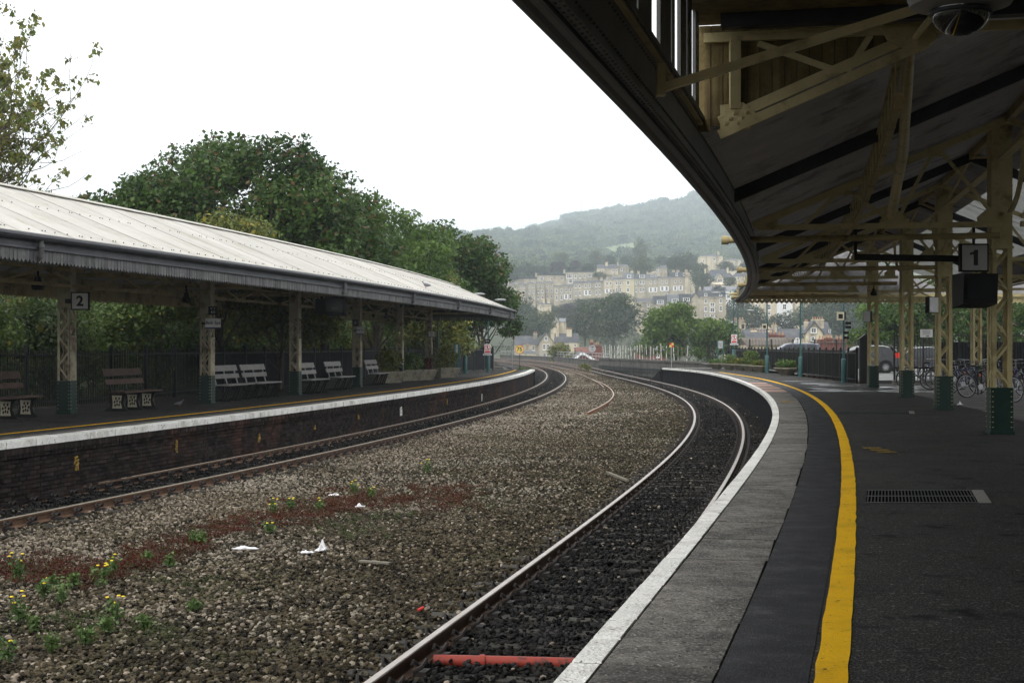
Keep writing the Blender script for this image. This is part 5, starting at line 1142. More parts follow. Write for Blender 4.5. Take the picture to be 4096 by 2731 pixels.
for nm, PP, ms, lab in (('ballast', P1, pale, 'grey brown ballast stones spread between and beside the tracks'), ('oily_ballast', P2, dark, 'blackened ballast stones between the running rails')):
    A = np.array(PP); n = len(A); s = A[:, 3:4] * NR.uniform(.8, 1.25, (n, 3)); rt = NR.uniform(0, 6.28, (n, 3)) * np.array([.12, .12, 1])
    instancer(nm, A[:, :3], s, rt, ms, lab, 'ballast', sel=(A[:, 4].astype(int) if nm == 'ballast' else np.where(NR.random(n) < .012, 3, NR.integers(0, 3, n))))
# ------------------------------------------------------------ the town on the hillside
def unit_frame(nv, nh, t=.1):
    m = MB()
    for (x0, x1, z0, z1) in ((-.5, .5, .5 - t * .7, .5), (-.5, .5, -.5, -.5 + t * .8), (-.5, -.5 + t, -.5, .5), (.5 - t, .5, -.5, .5)): m.box(x0, x1, -.5, .5, z0, z1)
    for i in range(nv): x = -.5 + (i + 1) / (nv + 1); m.box(x - .025, x + .025, -.4, .4, -.5, .5)
    for i in range(nh): z = -.5 + (i + 1) / (nh + 1); m.box(-.5, .5, -.42, .42, z - .02, z + .02)
    m.box(-.6, .6, -.9, .5, -.56, -.5)
    return m.mesh('window', framew)
FR = {'s': unit_frame(1, 1, .13), 'd': unit_frame(2, 1, .09), 'a': unit_frame(1, 1, .13)}
pm = MB(); pm.box(-.46, .46, -.1, .3, -.48, .48); PANE = pm.mesh('pane', panem)
pm = MB(); pm.box(-.5, .5, -.5, .5, -.5, .5); SHUT = pm.mesh('shutter', framew)
def house(zf, lab, x0, x1, eave, base, Y, ridge=None, wall=stone, roof=slate, rt='gable', wins=(), chim=(), depth=9, ww=30, wh=55, apex=None, name='terraced_house', cat='house', group=None, cornice=True, barge=False, below=7):
    ox, oy, k = zf; s = Y / F
    X = lambda zx: (ox + zx * k - 2048) * s
    Z = lambda zy: 1.5 + (1387 - (oy + zy * k)) * s
    a, b = X(x0), X(x1); e = Z(eave); bz = Z(base); t = thing(name, lab, cat, ((a + b) / 2, Y, bz), 0, group)
    mb = MB()
    if rt == 'front':
        ap = ((a + b) / 2 if apex is None else X(apex)); rz = Z(ridge)
        mb.prism([(a, bz - below), (b, bz - below), (b, e), (ap, rz), (a, e)], (1, 0, 0), (0, 0, 1), 0, depth, (0, Y, 0), (0, 1, 0))
    else: mb.box(a, b, Y, Y + depth, bz - below, e)
    mb.build('wall', wall, t, True)
    if cornice and rt != 'front':
        mb = MB(); mb.box(a - .02, b + .02, Y - .28, Y - .004, e - .28, e + .1); mb.build('cornice', wall, t, True)
        if e - bz > 7:
            mb = MB(); mb.box(a, b, Y - .12, Y - .004, e - 3.15, e - 2.95); mb.build('string_course', wall, t, True)
    mb = MB()
    if ridge is not None:
        rz = Z(ridge)
        if rt == 'gable': mb.prism([(Y - .25, e + .02), (Y + depth / 2, rz), (Y + depth + .2, e + .02)], (0, 1, 0), (0, 0, 1), a + .03, b - .03, (0, 0, 0), (1, 0, 0))
        elif rt == 'mansard': mb.prism([(Y + .15, e + .02), (Y + 1.0, rz), (Y + depth - 1, rz + .3), (Y + depth, e + .02)], (0, 1, 0), (0, 0, 1), a + .12, b - .12, (0, 0, 0), (1, 0, 0))
        elif rt == 'hip':
            i = min((b - a) * .3, 3.2); mb.add([(a - .3, Y - .3, e), (b + .3, Y - .3, e), (b + .3, Y + depth, e), (a - .3, Y + depth, e), (a + i, Y + depth / 2, rz), (b - i, Y + depth / 2, rz)], [(0, 1, 5, 4), (1, 2, 5), (2, 3, 4, 5), (3, 0, 4), (3, 2, 1, 0)])
        elif rt == 'front':
            for (p, q) in (((a, e), (ap, rz)), ((b, e), (ap, rz))):
                d = 1 if p[0] < q[0] else -1; dx, dz = q[0] - p[0], q[1] - p[1]; L = math.hypot(dx, dz); nx, nz = -dz / L * d, abs(dx) / L
                p2 = (p[0] - dx * .08, p[1] - dz * .08)
                mb.prism([p2, q, (q[0] + nx * .2, q[1] + nz * .22), (p2[0] + nx * .2, p2[1] + nz * .22)], (1, 0, 0), (0, 0, 1), -.3, depth, (0, Y, 0), (0, 1, 0))
        elif rt == 'flat':
            mb.box(a + .1, b - .1, Y + .3, Y + depth, e, rz)
        mb.build('roof', roof, t, True)
        if barge and rt == 'front':
            for (p, q) in (((a - .15, e - .15), (ap, rz)), ((b + .15, e - .15), (ap, rz))):
                mb = MB(); mb.beam((p[0], Y - .34, p[1]), (q[0], Y - .34, q[1]), .06, .34); mb.build('bargeboard', framew, t, True)
    for w in wins:
        wx, wy = w[0], w[1]; W = (w[2] if len(w) > 2 else ww) * k * s; Hh = (w[3] if len(w) > 3 else wh) * k * s; st = w[4] if len(w) > 4 else 's'
        yy = Y - .07; zc = Z(wy)
        if zc > e + .1 and rt == 'mansard':
            yy = Y + .1; mb = MB(); mb.box(X(wx) - W * .56, X(wx) + W * .56, yy + .1, yy + 2.2, zc - Hh * .6, zc + Hh * .6); mb.build('dormer', roof, t, True)
        wo_ = link('window', FR['d' if W > 2.0 else 's'], t, True, loc=(X(wx), yy, zc), scale=(W, .14, Hh)); link('pane', PANE, wo_)
        if st == 'sh':
            for sg in (-1, 1): link('shutter', SHUT, t, True, loc=(X(wx) + sg * W * .78, yy + .02, zc), scale=(W * .42, .08, Hh * 1.02))
    for c in chim:
        cx, ct, cw = c[0], c[1], c[2]; cb = c[3] if len(c) > 3 else eave; W = cw * k * s
        mb = MB(); mb.box(X(cx) - W / 2, X(cx) + W / 2, Y + depth * .3, Y + depth * .3 + 1.1, Z(cb) - .5, Z(ct)); mb.box(X(cx) - W / 2 - .12, X(cx) + W / 2 + .12, Y + depth * .3 - .12, Y + depth * .3 + 1.22, Z(ct) - .3, Z(ct) - .1); co_ = mb.build('chimney', wall, t, True)
        n = max(2, int(W / .45))
        for i in range(n):
            mb = MB(); mb.lathe([(.14, 0), (.11, .55)], (X(cx) - W / 2 + W * (i + .5) / n, Y + depth * .3 + .5, Z(ct)), 6); mb.build('chimney_pot', potm, co_, True)
    return t
z3 = (2000, 1050, .2551); z4 = (2500, 1050, .2551); z5 = (2900, 1100, .5085); z1 = (1900, 700, .4677)
TA = 'stone terrace houses in the long upper row'; YA = 780
sx = [(0, 130, [95]), (130, 270, [170, 237]), (270, 410, [310, 378]), (410, 555, [455, 523]), (555, 700, [598, 665]), (700, 845, [740, 810])]
ords = ['leftmost bay of the grey terrace, half behind the dark tree', 'second house of the plain grey terrace from the dark tree', 'third plain grey terrace house from the left', 'fourth plain grey terrace house from the left', 'fifth plain grey terrace house, above the copper bush', 'last plain grey terrace house, with the pale awning beside it']
for i, (a, b, wx) in enumerate(sx):
    e = 366 - i * 9; house(z3, ords[i], a, b, e, 612, YA + i * 2, e - 34, stonegrey, wins=[(x, e + 42, 26, 32) for x in wx] + [(x, e + 122, 26, 52) for x in wx] + [(x, e + 215, 26, 50) for x in wx], chim=[(b - 12, e - 58, 40)], group=TA)
house(z3, 'grey terrace house right of the plain row, under the big chimney stack', 845, 1000, 383, 605, YA, 345, stonegrey, wins=[(888, 448), (960, 442), (890, 555, 30, 75), (963, 548, 30, 75)], chim=[(915, 262, 110)], group=TA)
house(z3, 'terrace house with tall white shuttered window below two plain ones', 1000, 1155, 378, 600, YA, 338, stonegrey, wins=[(1037, 435), (1103, 433), (1037, 535, 34, 80, 'sh'), (1103, 533, 34, 80)], group=TA)
house(z3, 'grey terrace house with plain sash pairs, left of the white French windows', 1160, 1320, 335, 570, YA - 6, 285, stonegrey, wins=[(1190, 375), (1250, 373), (1192, 485, 28, 75), (1252, 480, 28, 75)], group=TA)
house(z3, 'terrace house with a broad white pair of French windows', 1320, 1475, 324, 570, YA - 6, 272, stonegrey, wins=[(1345, 368), (1405, 366), (1350, 475, 34, 78, 'sh'), (1410, 472, 34, 78)], chim=[(1345, 250, 40), (1510, 240, 50)], group=TA)
house(z3, 'stained grey terrace house left of the cream one', 1475, 1630, 312, 565, YA - 6, 266, stonegrey, wins=[(1510, 358), (1565, 355), (1510, 470, 26, 70), (1567, 465, 26, 70)], chim=[(1595, 235, 50)], group=TA)
house(z3, 'cream terrace house with two wide white framed windows', 1630, 1780, 280, 545, YA - 8, 256, stone, wins=[(1678, 332), (1735, 330), (1678, 447, 34, 62, 'sh'), (1738, 445, 34, 62)], group=TA)
house(z3, 'narrow buff terrace house beside the yellow fronted one', 1780, 1940, 276, 540, YA - 8, 232, stone, wins=[(1830, 325), (1887, 323), (1830, 432, 28, 80), (1887, 430, 28, 80)], group=TA)
house(z3, 'yellow fronted house with a cross window and steep blue mansard', 1940, 2105, 270, 530, YA - 8, 160, stoneyel, slatepale, 'mansard', wins=[(2010, 318, 48, 62), (2005, 430, 44, 60), (2025, 214, 60, 50)], chim=[(2075, 130, 40, 180)], group=TA)
house(z3, 'terrace house with a wide white dormer and bay windows', 2105, 2290, 262, 520, YA - 8, 182, stonegrey, slate, 'mansard', wins=[(2135, 316, 26, 60), (2205, 312, 32, 60), (2250, 310, 26, 60), (2135, 430, 26, 62), (2205, 428, 32, 62), (2250, 424, 26, 62), (2230, 215, 90, 44)], chim=[(2180, 130, 40, 190)], group=TA)
house(z4, 'terrace house with twin roof lights and tall shuttered windows', 330, 520, 262, 500, YA - 8, 182, stonegrey, slatepale, 'mansard', wins=[(405, 308, 26, 45), (475, 305, 26, 45), (405, 428, 32, 72, 'sh'), (475, 425, 32, 72, 'sh'), (425, 208, 40, 30), (490, 206, 40, 30)], group=TA)
house(z4, 'terrace house with arched white window surrounds, left of the dormered one', 520, 735, 250, 495, YA - 8, 208, stonegrey, wins=[(582, 308, 30, 42), (652, 304, 30, 42), (584, 410, 34, 72, 'sh'), (652, 408, 34, 72, 'sh'), (645, 500, 40, 30)], chim=[(610, 165, 100)], group=TA)
house(z4, 'terrace house with a long black and white dormer beneath tall chimneys', 735, 940, 236, 495, YA - 8, 150, stonegrey, slate, 'mansard', wins=[(788, 298, 30, 40), (872, 294, 30, 40), (788, 404, 34, 72, 'sh'), (872, 400, 34, 72, 'sh'), (812, 186, 34, 50), (928, 184, 34, 50)], chim=[(768, 118, 46), (840, 118, 46)], group=TA)
house(z4, 'blank stone end wall closing the upper terrace, chimneys on top', 940, 1095, 150, 495, YA - 9, 140, stone, chim=[(972, 112, 40), (1052, 122, 40)], cornice=False, group=TA, name='end_house')
TB = 'houses behind the upper terrace'
house(z3, 'low flat roofed block with a long dark glazed band, leftmost of three', 110, 580, 262, 360, 850, 228, stonegrey, panem, 'flat', name='flat_roofed_block', group=TB, wins=[(220, 300, 40, 30)])
house(z3, 'middle flat roofed block with a dark glazed band and white windows', 580, 1030, 208, 360, 848, 178, stonegrey, panem, 'flat', wins=[(655, 258, 60, 44), (805, 258, 34, 42), (960, 255, 60, 44)], name='flat_roofed_block', group=TB, chim=[(568, 165, 30)])
house(z3, 'tallest flat roofed block, with white bay windows on two floors', 1035, 1480, 156, 360, 846, 126, stonegrey, panem, 'flat', wins=[(1088, 215, 86, 60), (1185, 215, 32, 56), (1255, 215, 32, 56), (1328, 210, 32, 56), (1410, 205, 60, 44), (1105, 292, 70, 60), (1185, 285, 32, 50), (1255, 285, 32, 50)], name='flat_roofed_block', group=TB, chim=[(1012, 110, 30)])
house(z3, 'dark roofed stone house above the flat roofed block', 1530, 1855, 96, 250, 840, 22, stone, wins=[(1770, 130, 26, 44), (1828, 130, 20, 34)], chim=[(1678, -8, 40), (1850, -5, 24)], group=TB, name='stone_house')
house(z3, 'plain stone house with one white framed window near the pale tree', 1860, 2015, 62, 250, 842, 22, stonegrey, wins=[(1905, 112, 34, 40)], group=TB, name='stone_house')
house(z3, 'small rear house showing three sash windows over the terrace roofs', 1700, 1960, 195, 300, 815, 190, stonegrey, wins=[(1770, 230, 24, 40), (1838, 228, 24, 40), (1885, 228, 24, 40)], chim=[(1690, 165, 50)], group=TB, name='stone_house')
house(z4, 'stone house with paired windows seen between the two big trees', 360, 560, 100, 200, 840, 60, stone, wins=[(500, 136, 28, 36), (545, 136, 28, 36)], chim=[(385, 80, 60)], group=TB, name='stone_house')
house(z4, 'plain backed stone house left of the paired dark trees', 560, 660, 92, 200, 842, 40, stonegrey, group=TB, name='stone_house', wins=[(620, 155, 26, 24)])
TC = 'houses of the lower terrace'; YC_ = 560
house(z4, 'flat fronted house at the left end of the lower terrace', 195, 460, 620, 880, YC_, 560, stonegrey, wins=[(367, 663, 46, 56), (367, 768, 46, 50)], group=TC)
house(z4, 'lower terrace house with the leftmost white double dormer', 460, 655, 668, 900, YC_ - 2, 522, stonegrey, slate, 'mansard', wins=[(552, 618, 100, 56), (555, 740, 46, 62), (485, 722, 24, 60)], group=TC)
house(z4, 'lower terrace house with a white double dormer, middle of the three', 655, 855, 652, 900, YC_ - 2, 502, stonegrey, slatepale, 'mansard', wins=[(786, 598, 104, 56), (795, 722, 44, 60)], group=TC)
house(z4, 'lower terrace house with a triple white dormer beside the end gable', 855, 1050, 636, 900, YC_ - 2, 490, stonegrey, slate, 'mansard', wins=[(963, 580, 104, 56), (938, 704, 42, 68), (1022, 690, 42, 64)], group=TC)
house(z4, 'tall dark streaked gable wall beside the triple dormer house', 1050, 1165, 560, 900, YC_ - 4, 480, stonegrey, slate, 'front', group=TC, name='end_house')
house(z4, 'tall stone house with three columns of windows and two small dormers', 1165, 1585, 545, 920, YC_ - 4, 440, stonegrey, slate, 'mansard', wins=[(1267, 505, 46, 44), (1500, 512, 46, 30), (1265, 606, 44, 66), (1500, 602, 44, 66), (1265, 730, 46, 76), (1500, 722, 46, 82), (1370, 662, 84, 56), (1370, 745, 82, 66), (1267, 826, 40, 44), (1370, 835, 60, 50)], chim=[(1190, 410, 30)], group=TC)
house(z4, 'bungalow with a big slate roof holding one skylight', 1265, 1720, 252, 350, 720, 105, stone, slate, 'hip', chim=[(1272, 95, 24), (1625, 80, 30)], name='villa', cornice=False)
house(z4, 'small stone front gable with one wide window', 1415, 1562, 262, 345, 712, 172, stone, slatepale, 'front', wins=[(1490, 280, 80, 40)], name='villa')
house(z4, 'stone villa with a hipped roof at the edge of the near canopy', 1700, 1965, 218, 312, 730, 138, stone, slate, 'hip', wins=[(1775, 246, 34, 40), (1885, 242, 34, 40)], chim=[(1845, 95, 50, 200)], name='villa', cornice=False)
house(z4, 'low stone outbuilding with a shallow roof below the front gable', 1375, 1645, 345, 390, 690, 302, stone, stone, 'gable', name='outbuilding', cornice=False)
house(z4, 'pale slate roofed house behind the tall windowed one', 1255, 1840, 440, 480, 640, 372, stonewhite, slatepale, 'gable', name='villa', chim=[(1190, 385, 24)], cornice=False)
house(z1, 'pale square mansion high on the hill, left part', 1922, 2120, 696, 790, 900, 672, stone, slate, 'hip', wins=[(1955, 735, 16, 22), (2045, 722, 20, 24), (2095, 760, 14, 20)], chim=[(2088, 655, 14, 690)], name='mansion')
house(z1, 'lower pinkish wing of the hilltop mansion', 2120, 2292, 730, 790, 895, 712, stone, slate, 'hip', wins=[(2155, 755, 14, 22), (2225, 755, 14, 22)], name='mansion')
house(z5, 'terrace house seen just under the toothed valance, leftmost', 185, 300, 120, 330, 560, 90, stone, wins=[(197, 250, 22, 50), (246, 250, 22, 50), (205, 302, 18, 26), (262, 302, 18, 26)], group='houses under the toothed valance')
house(z5, 'stone terrace house under the valance, left of the white one', 300, 410, 120, 330, 560, 90, stone, wins=[(347, 252, 28, 48), (347, 302, 24, 26)], group='houses under the toothed valance')
house(z5, 'bright white rendered house under the valance', 410, 532, 120, 330, 558, 90, stonewhite, wins=[(468, 250, 32, 48), (470, 300, 28, 24)], group='houses under the toothed valance')
house(z5, 'stone house right of the white rendered one', 532, 662, 120, 330, 560, 90, stone, wins=[(595, 250, 26, 46), (615, 300, 40, 30)], group='houses under the toothed valance')
house(z3, 'stone house with twin chimneys among the trees below the terrace', 590, 805, 665, 820, 600, 620, stone, slate, 'hip', chim=[(690, 560, 30), (760, 560, 44)], wins=[(640, 710, 24, 50)], name='stone_house')
house(z3, 'small white gabled house half hidden by the thin leaved tree', 805, 930, 925, 985, 520, 850, stone, slatepale, 'front', wins=[(850, 930, 24, 34), (900, 935, 24, 34)], name='cottage')
house(z3, 'pale roofed cottage right of the small white gable', 932, 1040, 930, 985, 525, 870, stone, slatepale, 'gable', name='cottage', cornice=False)
house(z3, 'cottage with a brown roof and one white dormer', 1262, 1460, 835, 880, 560, 738, stone, tiledark, 'gable', wins=[(1390, 850, 40, 26)], name='cottage', cornice=False)
G = 'gabled stone house and its wings'
house(z3, 'left wing of the gabled stone house, with a long slate roof', 370, 596, 1282, 1570, 424, 1150, stonegrey, wins=[(523, 1340, 44, 74)], chim=[(555, 1108, 60)], name='stone_house', cornice=False)
house(z3, 'gabled stone house front with an arched attic window', 596, 862, 1285, 1570, 420, 1102, stonegrey, slate, 'front', apex=724, wins=[(722, 1192, 46, 60), (692, 1322, 42, 88), (754, 1322, 42, 88), (694, 1456, 42, 60), (754, 1458, 42, 60)], name='stone_house')
house(z3, 'right wing of the gabled house with two stout chimneys', 862, 1242, 1256, 1570, 424, 1108, stone, wins=[(993, 1290, 32, 46), (1072, 1292, 32, 46), (1177, 1296, 32, 46)], chim=[(905, 1040, 52, 1230), (1090, 1048, 82)], name='stone_house', cornice=False)
house(z3, 'dark slate roofed house left of the gabled one', 225, 445, 1292, 1570, 440, 1150, stonegrey, name='stone_house', cornice=False)
house(z3, 'low stone house with a hipped slate roof before the gabled one', 330, 560, 1420, 1560, 380, 1368, stone, slate, 'hip', chim=[(430, 1300, 44)], name='cottage', cornice=False)
house(z3, 'red brick gable with white bargeboards just over the parapet', 1140, 1490, 1530, 1640, 235, 1416, redbrick, slate, 'front', apex=1290, barge=True, name='brick_shed', cat='shed', cornice=False)
house(z3, 'house with a red tiled roof behind the round speed board', 1190, 1450, 1410, 1600, 280, 1328, redbrick, redtile, 'gable', name='brick_house', cornice=False, chim=[(1450, 1250, 46)])
house(z3, 'red brick stack topped house beside the white pickets', 1450, 1612, 1310, 1600, 276, 1302, redbrick, redtile, 'gable', name='brick_house', chim=[(1540, 1290, 60)], cornice=False)
house(z4, 'red brick house with a grey hipped roof behind the white pickets', 200, 640, 1372, 1640, 262, 1212, redbrick, slatepale, 'hip', wins=[(516, 1440, 50, 100)], name='brick_house', cornice=False)
house(z4, 'cream gabled house with pale slates and three chimneys by the lamp posts', 1600, 1800, 1060, 1300, 350, 928, stone, slatepale, 'front', apex=1702, wins=[(1662, 1070, 34, 40)], chim=[(1762, 895, 46, 1000), (1856, 892, 84, 1000), (1886, 948, 60, 1060)], name='stone_house')
house(z4, 'low stone wing below the cream gabled house', 1740, 1895, 1130, 1330, 346, 1100, stone, wins=[(1800, 1260, 40, 40)], name='stone_house')
house(z4, 'dark slate roofed row with squat chimneys right of the cream gable', 1890, 2380, 1180, 1330, 335, 1042, stone, chim=[(2052, 1062, 92), (2168, 1090, 92), (2290, 1065, 80)], name='stone_house', cornice=False)
house(z5, 'brown tiled roof rising right behind the black fence', 165, 592, 552, 640, 192, 492, stone, tiledark, 'gable', name='tiled_house', cornice=False)
house(z5, 'white gable end at the right of the brown tiled roof', 540, 590, 545, 640, 190, 498, stonewhite, tiledark, 'front', name='tiled_house', barge=True)
house(z5, 'long slate roofs with stone chimneys behind the parked people carrier', 360, 636, 495, 640, 338, 420, stone, slate, 'gable', chim=[(408, 390, 36), (392, 455, 60)], name='stone_house', cornice=False)
house(z5, 'stone gabled house with a white cross window over the people carrier', 636, 770, 456, 640, 336, 368, stone, slate, 'front', apex=700, wins=[(697, 436, 46, 38), (690, 502, 30, 36)], chim=[(660, 366, 28, 430), (750, 346, 92, 400)], name='stone_house')
house(z5, 'slate roofed right wing of the stone gabled house', 770, 842, 470, 640, 342, 368, stone, slate, 'gable', wins=[(822, 440, 16, 24)], name='stone_house', cornice=False)
house(z5, 'long low red brick row with clay pots behind the black fence', 742, 1100, 532, 620, 225, 524, redbrick, tiledark, 'gable', chim=[(790, 505, 50), (850, 492, 50), (930, 502, 60), (1010, 508, 60), (1070, 510, 30)], name='brick_house', cornice=False)
house(z5, 'red chimney stack house behind the slate roofs', 370, 500, 505, 620, 240, 478, redbrick, tiledark, 'gable', chim=[(400, 462, 56), (470, 470, 50)], name='brick_house', cornice=False)
# mast on the hill
t = thing('radio_mast', 'faint radio mast standing on the wooded skyline', 'mast', at(2325, 850, 3200)); p = at(2325, 850, 3200)
mb = MB(); mb.tube([p + V(0, 0, -12), p + V(0, 0, 26)], [.7, .2], 4); mb.build('mast_pole', greym, t, True)
for z in (8, 12, 16): mb = MB(); mb.box(p.x - .9, p.x + .9, p.y - .5, p.y + .5, p.z + z, p.z + z + .6); mb.build('mast_platform', greym, t, True)
# ------------------------------------------------------------ lettering
def text_mesh(body, size, m_, name='lettering', bold=0.0):
    c = bpy.data.curves.new('t', 'FONT'); c.body = body; c.size = size; c.align_x = 'CENTER'; c.align_y = 'CENTER'; c.extrude = .001; c.offset = bold; c.resolution_u = 3
    o = bpy.data.objects.new('t', c); COL.objects.link(o); dg = bpy.context.evaluated_depsgraph_get(); me = bpy.data.meshes.new_from_object(o.evaluated_get(dg)); bpy.data.objects.remove(o)
    me.name = name; me.materials.clear(); me.materials.append(m_); return me
def letters(parent, body, size, m_, loc, rz=0, sx=1, bold=0.0):      # reads from -Y of the parent
    return link('lettering', text_mesh(body, size, m_, bold=bold), parent, loc=loc, rot=(rad(90), 0, rz), scale=(sx, 1, 1))
def boxpart(t, name, m_, x0, x1, y0, y1, z0, z1): mb = MB(); mb.box(x0, x1, y0, y1, z0, z1); return mb.build(name, m_, t)
def rotz_face(): return 0.0
# ---- number signs
def number_sign(loc, n, w, lab, rz, m_=greysign):
    t = thing('number_sign', lab, 'sign', loc, rz); h = w / 2
    boxpart(t, 'frame', black_plastic, -h - .02, h + .02, -.03, .10, -h - .02, h + .02); boxpart(t, 'face', m_, -h + .008, h - .008, -.045, -.031, -h + .008, h - .008)
    if n == '1':
        k = w * .3; mb = MB(); mb.prism([(-.02 * w / .44, -k), (.055 * w / .44, -k), (.055 * w / .44, k), (0, k), (-.03 * w / .44, k * .72), (-.085 * w / .44, k * .62), (-.085 * w / .44, k * .36), (-.02 * w / .44, k * .42)], (1, 0, 0), (0, 0, 1), -.049, -.046, (0, 0, 0), (0, 1, 0)); mb.build('lettering', inkm, t)
    else: letters(t, n, w * .86, inkm, (0, -.047, -.01), bold=.028 * w)
    return t
p = at(3896, 1031, 25.6)
s1 = number_sign(p, '1', .44, 'grey square sign with a black numeral 1 hung beside the nearest column', 0.0, greysign)
boxpart(s1, 'hanger', black_plastic, -.02, .02, .0, .04, .2, .62)
p = at(321, 1204, 33.4)
s2 = number_sign(p, '2', .36, 'white square sign with a black numeral 2 on the far platform column', rad(6), whitesign); boxpart(s2, 'hanger', black_plastic, -.34, -.18, .02, .06, -.05, .05)
# black cable bar that crosses under the near canopy
t = thing('cable_conduit', 'black conduit running level from the trusses to the number 1 sign', 'conduit', at(3417, 1024, 26.2)); a = at(3417, 1028, 26.2); b = at(3838, 1035, 25.9)
mb = MB(); mb.beam(a, b, .05, .11); mb.build('tray', black_plastic, t, True); mb = MB(); mb.beam(a + V(.02, 0, .04), a + V(.02, 0, .55), .06, .05); mb.build('riser', black_plastic, t, True)
# ---- station name signs
def name_sign(loc, w, h, txt, lab, rz, extra=None, sz=.11):
    t = thing('name_sign', lab, 'sign', loc, rz, 'small station name signs on the columns'); boxpart(t, 'panel', whitesign, -w / 2, w / 2, -.012, .012, -h / 2, h / 2); boxpart(t, 'navy_band', navysign, -w / 2, w / 2, -.016, -.0125, -h / 2, -h / 2 + h * .13)
    boxpart(t, 'bracket', blackm, -w / 2 - .1, -w / 2, 0, .03, -.03, .03); letters(t, txt, sz, inkm, (0, -.018, .02), bold=.002); return t
name_sign(at(852, 1294, 39.4), .40, .27, 'Bath Spa', 'station name sign reading Bath Spa beside the second column', rad(5))
name_sign(at(1441, 1322, 55.6), .27, .28, 'Bath Spa', 'small Bath Spa sign next to the black number 6 box', rad(5), sz=.07)
name_sign(at(1726, 1337, 72.9), .28, .26, 'Bath\nSpa', 'tiny white Bath Spa sign on the last far column', rad(5), sz=.09)
def black_box(loc, w, h, txt, lab, rz):
    t = thing('marker_box', lab, 'sign', loc, rz); boxpart(t, 'case', black_plastic, -w / 2, w / 2, -.02, .05, -h / 2, h / 2); letters(t, txt, h * .42, whitesign, (0, -.022, 0)); return t
black_box(at(852, 1242, 39.5), .24, .22, 'V Y\n4/5', 'small black stop marker box reading 4/5 above the Bath Spa sign', rad(5))
black_box(at(1422, 1291, 55.6), .22, .26, '6', 'black stop marker box with a white 6 on the far column', rad(5))
# ---- hanging monitors
def monitor(loc, w, h, d, lab, rz, led):
    t = thing('hanging_monitor', lab, 'monitor', loc, rz); mb = MB()
    mb.add([(-w / 2, -d / 2, -h / 2 + .06), (w / 2, -d / 2, -h / 2 + .06), (w / 2, d / 2, -h / 2), (-w / 2, d / 2, -h / 2), (-w / 2, -d / 2 - .04, h / 2), (w / 2, -d / 2 - .04, h / 2), (w / 2, d / 2, h / 2), (-w / 2, d / 2, h / 2)], [(3, 2, 1, 0), (4, 5, 6, 7), (0, 1, 5, 4), (1, 2, 6, 5), (2, 3, 7, 6), (3, 0, 4, 7)]); mb.build('casing', black_plastic, t)
    mb = MB(); y = -d / 2 - .022; mb.box(-w / 2 + .05, w / 2 - .05, y - .03, y, -h / 2 + .14, h / 2 - .07); mb.build('screen', glassdark, t)
    if led: boxpart(t, 'display_line', ledm, -w * .15, w * .18, y - .036, y - .032, -.08, -.055)
    boxpart(t, 'hanger', black_plastic, -.03, .03, .10, .16, h / 2, h / 2 + (.4 if Vector(loc).x < 0 else .01)); return t
monitor(at(1345, 1225, 48), .62, .60, .5, 'pair of black hanging monitors with a faint green line, under the far canopy', rad(-4), True)
monitor(at(1297, 1226, 48.6), .34, .5, .5, 'side of the second black monitor hanging beside the green lit one', rad(48), False)
monitor(at(3898, 1164, 25.0), .58, .56, .5, 'black monitor hanging directly below the number 1 sign', rad(4), False)
t = thing('notice_box', 'white faced box strapped to a cream column behind the monitor', 'notice', at(3735, 1219, 35.6), rad(32)); boxpart(t, 'back_box', black_plastic, -.16, .16, 0, .12, -.19, .19); boxpart(t, 'poster', whitesign, -.145, .145, -.012, -.001, -.175, .175)
t = thing('notice_box', 'small grey box strapped to the farthest lattice column in the row', 'notice', at(3470, 1266, 55.4), rad(20)); boxpart(t, 'back_box', black_plastic, -.1, .2, 0, .15, -.2, .2); boxpart(t, 'cover', greysign, -.19, .1, -.02, -.001, -.19, .19)
def speaker(loc, lab, s=.12):
    t = thing('loudspeaker', lab, 'loudspeaker', loc, 0, 'small dark loudspeakers and lamps under the roofs'); mb = MB(); mb.lathe([(s * .4, s), (s * .55, s * .3), (s, -s * .4), (s * .85, -s)], n=12); mb.build('horn', black_plastic, t, smooth=True); boxpart(t, 'bracket', black_plastic, -.02, .02, -.02, .02, s * .9, s * 2.4)
speaker(at(152, 1132, 33), 'round dark lamp hanging left of the first far column', .15); speaker(at(745, 1190, 39), 'round dark lamp hanging left of the Bath Spa column', .13); speaker(at(1545, 1263, 60), 'small dark speaker under the far canopy, left of two', .1); speaker(at(1672, 1275, 71), 'small dark speaker beside the last far column', .12)
speaker(at(3495, 1168, 55), 'dark horn speaker fixed high on the farthest row column', .13)
# ---- dome camera close overhead
p = at(3842, 40, 7.2)
t = thing('dome_camera', 'large grey dome security camera hanging at the top right corner', 'security camera', p)
mb = MB(); mb.lathe([(.17, .30), (.245, .26), (.25, .06), (.235, .02), (.14, .0)], (0, 0, 0), 36); mb.build('housing', camgrey, t, smooth=True)
mb = MB(); prof = [(.138, .0)] + [(.136 * math.cos(a), -.02 - .105 * math.sin(a)) for a in np.linspace(0, math.pi / 2 - .05, 10)]; mb.lathe(prof, (0, 0, 0), 36); mb.build('dome', domem, t, smooth=True)
mb = MB(); mb.lathe([(.14, -.004), (.15, -.012), (.15, -.022), (.138, -.026)], (0, 0, 0), 36); mb.build('trim_ring', guttm, t, smooth=True)
mb = MB(); mb.tube([(0, 0, .28), (0, 0, 1.6)], .03, 10); mb.build('drop_pipe', camgrey, t)

